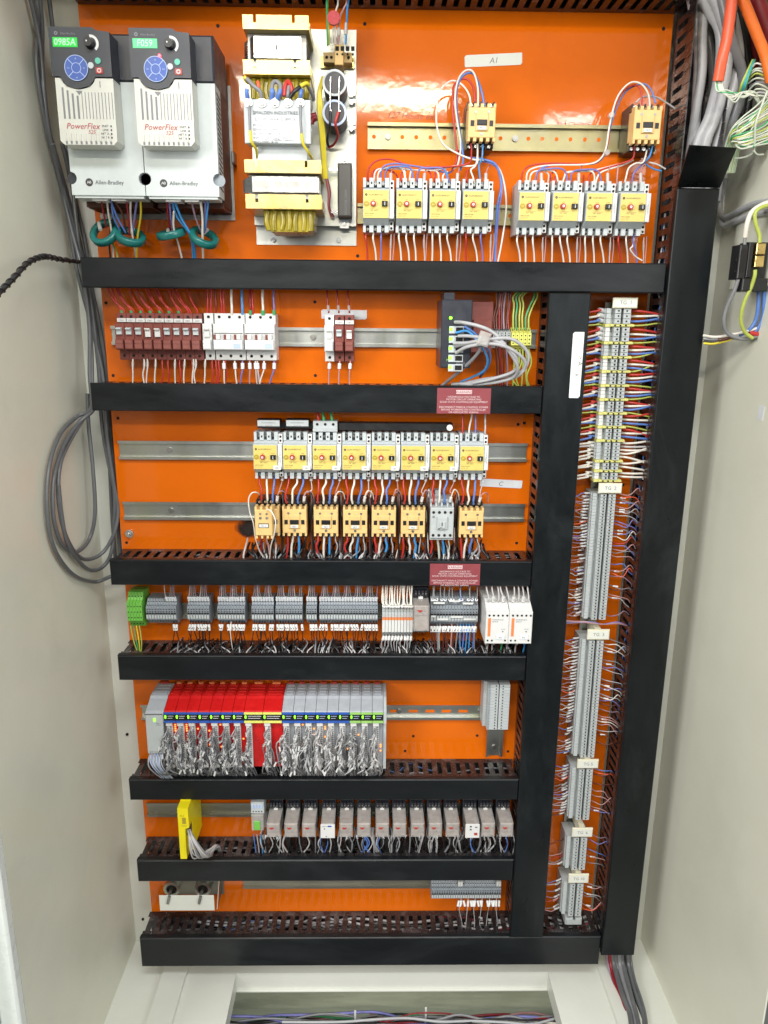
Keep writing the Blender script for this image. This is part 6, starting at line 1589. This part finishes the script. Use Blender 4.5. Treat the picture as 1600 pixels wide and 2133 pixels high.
# upper feed: label blocks, feed terminal and black busbar
a = U(706, 881, .058); c = U(943, 898, .058)
bb_ = thing('busbar', 'long black busbar cover above the eight starters with a round cream cap', 'busbar', ((a.x + c.x) / 2, 0, (a.z + c.z) / 2))
W_, H_ = (c.x - a.x) / 2, (a.z - c.z) / 2
b = MB(); b.box(-W_, W_, -H_, H_, .030, .058, 0, .001); b.box(-W_ - .145, -W_ - .0005, -H_ * .8, H_ * .8, .030, .050); b.build('cover', M['black'], bb_)
b = MB(); b.cyl(W_ - .006, -H_ * .05, .0582, .060, .0058, 0, 18); b.build('end_cap', M['white'], bb_)
for i, (x0_, x1_) in enumerate(((535, 584), (595, 644))):
    a = U(x0_, 874, .062); c = U(x1_, 892, .062); w2 = (c.x - a.x) / 2; h2 = (a.z - c.z) / 2
    t = thing('label_block', ['left', 'right'][i] + ' one of the two black blocks with grey printed plates above the first starters', 'label block', ((a.x + c.x) / 2, 0, (a.z + c.z) / 2), 'black blocks with grey plates')
    b = MB(); b.box(-w2, w2, -h2, h2, .035, .062, 0, .001); b.build('block', M['black'], t)
    b = MB(); b.box(-w2 + .001, w2 - .001, -h2 + .0035, h2 - .001, .0622, .0630, 0, .0004); pl_ = b.build('plate', M['tpale'], t)
    b = MB(); b.text('ALLEN-BRADLEY', .0036, 0, .0012, .0633, 0); b.text('L1  L2  L3', .003, 0, -.0035, .0633, 0); b.build('lettering', M['inkg'], pl_)
a = U(652, 877, .060); c = U(703, 894, .060); w2 = (c.x - a.x) / 2; h2 = (a.z - c.z) / 2
t = thing('feed_terminal', 'pale grey three way feed terminal with green sleeved wires, above the third starter', 'feed terminal', ((a.x + c.x) / 2, 0, (a.z + c.z) / 2))
b = MB(); b.box(-w2, w2, -h2, h2, .03, .060, 0, .001); b.box(-w2, w2, -h2 - .004, -h2 + .001, .03, .066); b.build('housing', M['tpale'], t)
b = MB(); [b.cyl(x_, .0015, .0601, .0606, .0026, 0, 10) for x_ in (-.015, 0, .015)]; b.split('screw_hole', M['hole'], t)
for px, cl in ((664, 'red'), (675, 'green'), (692, 'green')): wire(cl, [(px, 880, .05), (px - 1, 868, .05), (px - 4, 855, .045)], .0027, f'{cl} sleeved wire entering the feed terminal above the third starter', 'wires at the feed terminal')
for px, cl in ((963, 'red'), (977, 'white'), (990, 'violet'), (1010, 'clear')): wire(cl, [(px, 905, .055), (px + 1, 890, .055), (px + (6 if cl == 'white' else 1), 865, .05), (px + 4, 850, .045)], .0017, f'{ {"violet":"violet blue","clear":"clear"}.get(cl,cl)} wire entering the top of the last starter of the eight', 'wires above the last starter')
# ------------------------------------------------------------------ stickers and tapes
def warning(px0, py0, px1, py1, label):
    a = U(px0, py0, .0833); c = U(px1, py1, .0833); w_ = (c.x - a.x) / 2; h_ = (a.z - c.z) / 2
    t = thing('warning_sticker', label, 'warning sticker', ((a.x + c.x) / 2, -.0833, (a.z + c.z) / 2), 'dark red warning stickers')
    b = MB(); b.box(-w_, w_, -h_, h_, 0, .0004); b.build('sticker', M['warn'], t)
    b = MB(); b.box(-.0145, .0145, h_ - .0105, h_ - .0035, .0005, .0006); b.build('heading_bar', M['pink'], t)
    b = MB(); b.text('WARNING', .0068, 0, h_ - .0095, .0008, 0); b.build('heading', M['warn'], t)
    b = MB()
    for i, s_ in enumerate(('HAZARDOUS VOLTAGE TO', 'MOTOR CIRCUIT OPERATING', 'SOLID STATE CONTROLLED EQUIPMENT', '', 'DISCONNECT MAIN & CONTROL POWER', 'BEFORE WORKING ON CONTROLLER', 'OR ASSOCIATED WIRING')):
        b.text(s_, .0048, 0, h_ - .0175 - i * .0047, .0006, 0)
    b.build('lettering', M['pink'], t)
warning(911, 808, 1021, 862, 'dark red warning sticker on the duct just below the network switch')
warning(896, 1174, 999, 1219, 'dark red warning sticker on the duct under the contactors')
def tape(px, py, wmm, hmm, rot, label, text=None, d=.0006, m='tape', corner=.15):
    q = U(px, py, d); b = MB(); w_, h_ = wmm / 2000, hmm / 2000; k = min(w_, h_) * .3
    b.slab([(-w_, -h_ + k * .3), (-w_ + k * .5, -h_), (w_ - k, -h_), (w_, -h_ + k), (w_, h_ - k * .2), (w_ - k * .2, h_), (-w_ + k, h_), (-w_ - k * .1, h_ - k)], 0, .0004)
    o = b.build('paper_label', M[m], None, q); o.rotation_euler = (0, rot, 0); tag(o, label, 'paper label')
    if text:
        b = MB(); b.text(text, .013, 0, -.005, .0006, 0, 'C', .2); b.build('handwriting', M['inkg'], o)
    return o
tape(1028, 125, 101, 19, -.055, 'cream paper tape marked A, stuck on the orange panel at the top', 'A1', m='cream2')
tape(1044, 1007, 85, 16, .05, 'white paper label marked C right of the contactors', 'C')
tape(717, 655, 86, 17, .01, 'blank paper label half hidden behind the middle breakers')
o = tape(1201, 761, 20, 118, .0, 'long white tape strip on the middle upright duct with a small pencil arrow', None, d=.0856, m='lip')
b = MB(); b.text('-> A', .012, .002, .010, .0006, 0, 'C', 0, -math.pi / 2); b.text('R', .010, -.002, -.018, .0006, 0, 'C', 0, -math.pi / 2); b.build('handwriting', M['inkg'], o)
tape(1100, 246 - 13, 8, 8, .3, 'scrap of old glue residue', None) if False else None
# ------------------------------------------------------------------ cables at the left wall
def cable(name, col, pts, r, label, group, n=10, **k): return wire(col, pts, r, label, group, name, 'cable', n=n, **k)
Gc = 'grey cables hanging at the left wall'
cab = [[(72, -20, -.02), (80, 30, -.02), (76, 130, -.015), (95, 260, -.01), (125, 380, 0), (150, 480, .01), (172, 570, .02), (186, 680, .02), (187, 780, .03), (190, 850, .04), (160, 868, .05), (125, 905, .06), (103, 970, .06), (98, 1060, .06), (112, 1140, .05), (150, 1195, .04), (195, 1212, .03), (228, 1202, .02), (255, 1190, .01)],
       [(82, -20, -.02), (88, 60, -.02), (90, 200, -.015), (118, 340, -.01), (150, 460, 0), (178, 600, .01), (190, 720, .02), (192, 800, .03), (196, 850, .04), (165, 880, .055), (132, 930, .055), (112, 1000, .055), (112, 1080, .05), (130, 1135, .05), (158, 1150, .04), (185, 1125, .04), (198, 1070, .03), (194, 980, .02), (185, 890, .01), (182, 820, .0)],
       [(60, -20, -.02), (84, 100, -.02), (100, 260, -.015), (138, 430, -.01), (160, 560, 0), (196, 700, 0), (215, 790, 0), (222, 900, 0), (236, 1000, 0), (246, 1060, 0), (238, 1110, .01), (215, 1150, .02), (185, 1165, .03), (160, 1155, .045), (135, 1110, .05), (122, 1040, .05), (125, 970, .05), (145, 920, .045), (175, 870, .04)],
       [(100, -20, -.02), (120, 140, -.02), (150, 380, -.01), (166, 520, 0), (185, 600, .0), (205, 760, 0), (212, 880, -.005), (225, 960, -.005), (238, 1020, 0), (238, 1090, 0), (232, 1150, .01), (215, 1180, .02), (190, 1188, .03), (165, 1170, .04), (140, 1130, .045), (128, 1070, .05), (122, 1010, .05)],
       [(110, 300, -.02), (150, 440, -.02), (180, 560, -.02), (200, 640, -.02), (218, 740, -.02), (225, 800, -.02), (232, 920, -.02), (244, 1030, -.02), (246, 1090, -.02), (250, 1150, -.02), (252, 1200, -.02)],
       [(130, 300, -.03), (165, 450, -.03), (180, 520, -.03), (197, 640, -.03), (214, 760, -.03), (222, 840, -.03), (228, 960, -.03), (234, 1080, -.03), (240, 1160, -.03)]]
for i, pts in enumerate(cab):
    for q in range(len(pts)): pass
    P = []
    for p in pts:
        v = U(*p)
        if v.x < XL + .008:                     # keep the cable just inside the wall
            v = onX(p[0], p[1], XL + .008 + .002 * i)
            if -v.y < -.03: v = U(p[0], p[1], -.03)
        P.append(v)
    cable('hanging_cable', 'dgrey', P, .0038, ['grey cable making the lowest, widest loop at the left wall', 'grey cable forming the inner teardrop loop at the left wall', 'grey cable whose loop touches the panel edge halfway down', 'grey cable looping just inside the widest one', 'straight grey cable running down close to the panel edge', 'rear grey cable running straight down behind the others'][i], Gc, world=True)
# black spiral wrapped cable leaving to the left
P = []
for px, py, d in ((-25, 632, .42), (0, 608, .40), (28, 580, .34), (58, 548, .26), (84, 536, .20), (100, 535, .16), (128, 541, .09), (165, 545, .03)):
    v = U(px, py, d)
    if v.x < XL + .008: v = onX(px, py, XL + .008)
    P.append(v)
sp_ = cable('spiral_wrapped_cable', 'black', P, .0037, 'black cable wrapped in spiral band leaving along the left side wall', None, world=True)
Q = cr(P, 40); b = MB(); pts = []
tot = len(Q)
for i in range(0, tot):
    t_ = (Q[min(i + 1, tot - 1)] - Q[max(i - 1, 0)]).normalized(); a_ = t_.cross(Vector((0, 0, 1))).normalized(); c_ = t_.cross(a_)
    ph = i * .42
    pts.append(Q[i] + (a_ * math.cos(ph) + c_ * math.sin(ph)) * .0044)
b.tube(pts, .0009, 0, 5, sub=1); b.build('spiral_band', M['duct'], sp_)
# ------------------------------------------------------------------ upper right: open duct full of cables
Gr = 'thick grey cables in the open top of the right duct'
for i, (pts, r, col) in enumerate([([(1437, -20, .05), (1448, 40, .05), (1456, 110, .05), (1452, 200, .05), (1446, 290, .05), (1438, 420, .05)], .0085, 'lgrey'),
                       ([(1470, -20, .06), (1463, 60, .06), (1462, 150, .06), (1450, 230, .055), (1436, 330, .045), (1425, 440, .04)], .0080, 'lgrey'),
                       ([(1440, -30, .07), (1478, 25, .07), (1500, 70, .07), (1498, 150, .07), (1478, 240, .07), (1452, 300, .065), (1432, 400, .05)], .0085, 'lgrey'),
                       ([(1480, -20, .08), (1500, 30, .08), (1515, 90, .08), (1510, 170, .08), (1490, 250, .075), (1470, 300, .07), (1450, 420, .05)], .0090, 'lgrey'),
                       ([(1512, -20, .05), (1530, 60, .06), (1538, 120, .07), (1528, 180, .07), (1506, 250, .07), (1492, 310, .06), (1470, 420, .05)], .0095, 'lgrey'),
                       ([(1455, -20, .03), (1480, 100, .035), (1485, 180, .035), (1475, 260, .035), (1462, 330, .035), (1455, 430, .035)], .0075, 'grey'),
                       ([(1500, -20, .09), (1523, 80, .09), (1545, 150, .08), (1540, 210, .07), (1522, 260, .06), (1505, 320, .05), (1490, 420, .05)], .0085, 'grey')]):
    cable('thick_cable', col, pts, r, f'thick {"pale " if col=="lgrey" else ""}grey cable in the open top of right duct, {ORD[i]} from the panel side', Gr)
cable('orange_cable', 'coral', [(1526, -30, .13), (1522, 20, .13), (1514, 80, .13), (1505, 120, .13), (1496, 169, .125)], .0088, 'bright orange red cable with its sheath stripped to show green and white cores', 'orange cables')
cable('orange_cable', 'orange', [(1535, -30, .12), (1556, 20, .12), (1576, 70, .12), (1595, 120, .12), (1606, 170, .12)], .0085, 'light orange cable slanting to the right edge', 'orange cables')
cable('thick_red_cable', 'dred', [(1566, -30, .07), (1584, 30, .07), (1602, 80, .07), (1622, 130, .07)], .014, 'thick dull red cable in the top right corner, behind the light orange one', None)
for i, (a_, c_, m_) in enumerate(((1545, 1560, 'black'), (1560, 1585, 'dred'), (1590, 1625, 'dred'), (1535, 1550, 'black'))):
    cable('dark_cable', m_, [(a_ - 6, -30, .02), (a_, 40, .02), ((a_ + c_) / 2, 110, .015), (c_, 180, .01), (c_ - 8, 240, .01)], .011, ['dark', 'dark red', 'dark red', 'dark'][i] + ' thick cable in shade behind the orange cables', 'dark cables at the upper right')
random.seed(44)
Gw = 'thin cores at the upper right'
def rc(col, pts, r=.0014): wire(col, pts, r, f'thin { {"pale":"greenish white","lime":"green yellow"}.get(col,col)} core in the tangle at the upper right', Gw)
for i in range(6):
    cl = ['pale', 'green', 'pale', 'white', 'pale', 'pale'][i]
    rc(cl, [(1490 + i * 2.4, 168, .125), (1494 + i * 3, 190, .13), (1515 + i * 3, 188 + i * 5, .13), (1545 + jit(3), 200 + jit(8), .125), (1568 + jit(4), 198 + jit(8), .12), (1582, 210 + jit(10), .11)])
for i in range(28):
    x0_ = 1506 + i * 1.1
    rc(['pale', 'pale', 'green', 'pale', 'white', 'lime'][i % 6], [(1612 + jit(6), 188 + i * 4, .11), (1578 + jit(8), 222 + i * 3, .12), (1552 + jit(12), 245 + i * 2.4, .12), (1530 + jit(7), 270 + i * 1.2, .11), (x0_ + 4, 308, .09), (x0_ - 6, 360, .07)])
for i in range(10):
    y = 140 + i * 7
    rc(['white', 'pale', 'pale', 'lime', 'pale', 'grey', 'pale', 'pale', 'lgrey', 'pale'][i], [(1562 + jit(5), y + 6, .10), (1575, y - 4 + jit(4), .115), (1592, y - 2, .115), (1606, y + 8, .11)])
for i in range(4): rc(['lime', 'green', 'sky', 'green'][i], [(1568 + i * 1.5, 125, .10), (1556 + i * 2, 150, .11), (1545 + i * 3, 175, .11), (1540 + i * 2, 195, .10)], .0018)
rc('pale', [(1598, 190, .12), (1585, 225, .13), (1574, 260, .13), (1572, 300, .12), (1568, 318, .11), (1552, 327, .10), (1532, 330, .09)], .0018)
rc('pale', [(1570, 314, .115), (1578, 322, .11), (1590, 322, .10)], .0018)
# grey conduit hugging the wall behind the kinked cover and terminal holder plate
def wl(px, py, off=.01): return onX(px, py, XR - off)
for i, pts in enumerate([[(1512, 372), (1504, 400), (1499, 430), (1503, 450), (1518, 452), (1545, 436), (1575, 424), (1612, 418)], [(1500, 452), (1508, 470), (1530, 462), (1565, 448), (1612, 440)]]):
    cable('wall_conduit', 'lgrey', [wl(*p, .012) for p in pts], .0055, ['upper', 'lower'][i] + ' pale grey cable bending along the right wall beside the kinked duct cover', 'pale cables on the right wall', world=True)
pw_ = wl(1556, 480, 0)
b = MB(); b.box(-.0055, 0, -.10, .035, -.030, .11, 0, .001); o = b.build('wall_plate', M['cream'], None, (XR - .0005, pw_.y, pw_.z)); tag(o, 'flat cream metal plate on the right wall behind the black terminal holder', 'plate')
# black terminal holder at the right edge
q = wl(1566, 555, .045); q = U(1570, 552, .17)
tb = thing('black_terminal_holder', 'black open terminal holder with two brass clamps at the right edge of the photo', 'terminal holder', q)
def hb(name, m, f, par=tb):
    b = MB(); f(b); return b.build(name, m, par)
hs_ = U(1571, 552, .17)
sc_ = (U(1601, 552, .17).x - U(1541, 552, .17).x) / 60
def k_(v): return v * sc_
hb('housing', M['black'], lambda b: (b.box(k_(-32), k_(-14), k_(-28), k_(40), -.030, .0, 0, .002), b.box(k_(-13.5), k_(34), k_(-52), k_(46), -.035, -.010, 0, .002), b.box(k_(-20), k_(34), k_(-52), k_(-26), -.0095, .002, 0, .002), b.box(k_(-13.5), k_(-4), k_(-25), k_(44), -.0095, .0, 0, .001), b.box(k_(-35), k_(-32.5), k_(8), k_(12), -.012, -.006), b.box(k_(-35), k_(-32.5), k_(-14), k_(-10), -.012, -.006)))
hb('opening', M['hole'], lambda b: b.slab([(k_(-30), k_(-8)), (k_(-27), k_(-14)), (k_(-19), k_(-14)), (k_(-16), k_(-8)), (k_(-16), k_(26)), (k_(-20), k_(32)), (k_(-27), k_(32)), (k_(-30), k_(26))], .0003, .0008))
c_ = hb('brass_clamp', M['brass'], lambda b: (b.box(k_(0), k_(19), k_(21), k_(42), -.0095, .003, 0, .001), b.cyl(k_(6), k_(34), .0032, .0048, k_(5), 0, 12)))
c_ = hb('brass_clamp', M['brass'], lambda b: (b.box(k_(0), k_(19), k_(-4), k_(18), -.0095, .003, 0, .001), b.cyl(k_(5), k_(8), .0032, .0048, k_(5), 0, 12)))
Gt = 'wires at the black terminal holder'
for col, r, pts, lb_ in [('white', .0042, [(1612, 420, .15), (1590, 426, .16), (1566, 442, .17), (1556, 468, .17), (1552, 494, .165)], 'thick white wire curving down into the black terminal holder'),
                    ('grey', .0028, [(1552, 492, .165), (1551, 512, .165)], 'short grey end of the white wire entering the black terminal holder'),
                    ('lime', .0032, [(1612, 430, .16), (1592, 430, .17), (1574, 442, .175), (1574, 465, .175), (1582, 490, .175), (1582, 506, .175)], 'green yellow wire arching into the upper brass clamp'),
                    ('lime', .0032, [(1573, 562, .175), (1572, 575, .175), (1564, 600, .17), (1552, 625, .165), (1545, 650, .16), (1544, 672, .155), (1552, 692, .15), (1568, 705, .15)], 'yellow and green wire dropping from the lower brass clamp'),
                    ('grey', .0034, [(1540, 575, .165), (1530, 605, .16), (1514, 640, .15), (1508, 670, .145), (1514, 692, .14), (1530, 702, .14), (1552, 706, .14), (1580, 700, .14), (1612, 690, .14)], 'dark grey wire sweeping down from the black terminal holder'),
                    ('blue', .0034, [(1580, 600, .15), (1580, 630, .15), (1575, 665, .145), (1560, 688, .14), (1540, 698, .13)], 'left one of two blue wires below the black terminal holder'),
                    ('blue', .0034, [(1592, 600, .15), (1592, 635, .15), (1588, 665, .145), (1576, 688, .14), (1560, 700, .13)], 'right one of two blue wires below the black terminal holder'),
                    ('white', .0026, [(1466, 699, .10), (1490, 702, .12), (1520, 698, .13), (1555, 690, .14), (1585, 680, .14), (1612, 662, .14)], 'white wire crossing from the right duct to the right edge'),
                    ('red', .0046, [(1560, 694, .14), (1585, 696, .14), (1614, 688, .14)], 'thick red wire at the right edge'),
                    ('yellow', .0022, [(1466, 715, .10), (1485, 716, .11), (1505, 712, .12), (1525, 706, .13)], 'yellow wire leaving the right duct'),
                    ('lgrey', .0022, [(1466, 705, .10), (1490, 708, .11), (1515, 704, .12), (1548, 707, .13), (1565, 704, .13)], 'grey wire leaving the right duct'),
                    ('black', .0026, [(1466, 710, .10), (1488, 712, .11), (1510, 708, .12), (1530, 702, .13)], 'black wire leaving the right duct'),
                    ('brown', .0030, [(1496, 708, .122), (1512, 706, .126), (1526, 703, .13)], 'brown wire in the bunch leaving the right duct')]:
    wire(col, pts, r, lb_, Gt, n=8)
# ------------------------------------------------------------------ cable bundle out of the foot of the right duct, lying on the floor
random.seed(70)
Gf = 'cables leaving the foot of the right duct'
for i in range(9):
    cl = ['mauve', 'dred', 'dgrey', 'dgrey', 'grey', 'dgrey', 'black', 'dgrey', 'dgrey'][i]; r = [.0025, .004, .0055, .006, .006, .0055, .004, .005, .003][i]
    o_ = i * 6.2
    def fl(px, py, h): return onZ(px, py, FL + h)
    P = [U(1264 + o_, 1960, .05), U(1265 + o_, 2000, .05), fl(1274 + o_ * 1.0 + jit(2), 2040, r + .010 + .004 * (i % 3)), fl(1288 + o_ * .92 + jit(3), 2080, r + .006 + .004 * (i % 3)), fl(1300 + o_ * .85 + jit(2), 2110, r + .004 * (i % 3)), fl(1306 + o_ * .85, 2145, r + .004 * (i % 3)), fl(1312 + o_ * .85, 2190, r)]
    cable('floor_cable', cl, P, r, f'{ {"dred":"dark red","dgrey":"dark grey"}.get(cl,cl)} cable on the cabinet floor below the right duct, {ORD[i]} from left', Gf, world=True)
# loom in the lower compartment seen through the floor opening
random.seed(71)
b = MB()
for i in range(46):
    n = 9; d_ = random.uniform(.02, .10); h = random.random() ** 1.5 * .050; ph = random.uniform(0, 6)
    xs_ = random.choice([-.33, -.33, -.2, -.1, .0]); xe_ = random.choice([.45, .45, .3, .45])
    b.tube([Vector((xs_ + (xe_ - xs_) * t_ / n, -(d_ + jit(.010)), FL - .118 - h * .8 - (1.12 * (.06 - d_)) + .010 * math.sin(t_ * .8 + ph) + jit(.004))) for t_ in range(n + 1)], random.uniform(.0016, .0034), random.choices(range(8), [4, 2, 4, 3, 5, 2, 2, 1])[0], 6, sub=5)
absorb(b, [M['w_' + c] for c in ('black', 'dred', 'lgrey', 'green', 'grey', 'violet', 'white', 'pink')])
for px, py in ((740, 2114), (887, 2108)):
    q = U(px, py, .07); b = MB(); b.box(-.0022, .0022, -.03, .012, -.002, .002, 0); o = b.build('cable_tie', M['white'], None, q); tag(o, 'white cable tie tail standing up from the loom under the floor opening', 'cable tie', 'white cable tie tails')
# ------------------------------------------------------------------ the 290 largest strands as objects, all others as one mesh
def wlen(P): return sum((P[i + 1] - P[i]).length for i in range(len(P) - 1))
def inview(P):
    ok = 0
    for p in P:
        v = RM @ np.array([p.x, p.y + CAMD, p.z - CAMH]); px = 800 + FPX * v[0] / v[2]; py = 1066 + FPX * v[1] / v[2]
        ok += 0 < px < 1600 and 0 < py < 2133
    return ok / len(P)
SPEC.sort(key=lambda s: -wlen(s[1]) * s[2] * inview(s[1]))
for s in SPEC[:295]: real_wire(*s)
for s in SPEC[295:]:
    b = MB(); b.tube(s[1], s[2], 0, s[7]); absorb(b, [M['w_' + s[0]]])
    for mk_ in s[5]:
        b = MB(); sleeve(b, s[1], s[2], mk_); absorb_sleeve(b, [M[mk_[2]]])
o = RM_V.build('thin_wires', RM_MATS); tag(o, 'hundreds of thin grey, black and coloured wires at the devices and in the ducts', 'wires', kind='stuff')
o = SL_V.build('wire_markers', SL_MATS); tag(o, 'hundreds of small white and clear marker sleeves on the thin wires', 'wire markers', kind='stuff')
# ------------------------------------------------------------------ tell look-alikes apart by their place in the row
def nth(n): return str(n) + ('th' if 10 <= n % 100 <= 20 else {1: 'st', 2: 'nd', 3: 'rd'}.get(n % 10, 'th'))
by = {}
for o in COL.objects:
    if o.parent is None and 'label' in o and o.get('kind') is None: by.setdefault(o['label'], []).append(o)
def cen(o):
    if o.type == 'MESH' and o.location.length < 1e-6:
        v = o.data.vertices; return Vector((sum(q.co.x for q in v) / len(v), 0, sum(q.co.z for q in v) / len(v)))
    return o.location
for lb_, L_ in by.items():
    if len(L_) < 2: continue
    C_ = {o.name: cen(o) for o in L_}
    sx = max(c.x for c in C_.values()) - min(c.x for c in C_.values()); sz = max(c.z for c in C_.values()) - min(c.z for c in C_.values())
    L_.sort(key=(lambda o: C_[o.name].x) if sx >= sz else (lambda o: -C_[o.name].z))
    for i, o in enumerate(L_): o['label'] = f'{nth(i + 1)} from {"left" if sx >= sz else "top"}, {lb_}'
for o in COL.objects:
    if o.parent is None and 'label' in o:
        w_ = o['label'].split()
        if len(w_) > 16: print('LONG', len(w_), o['label'])
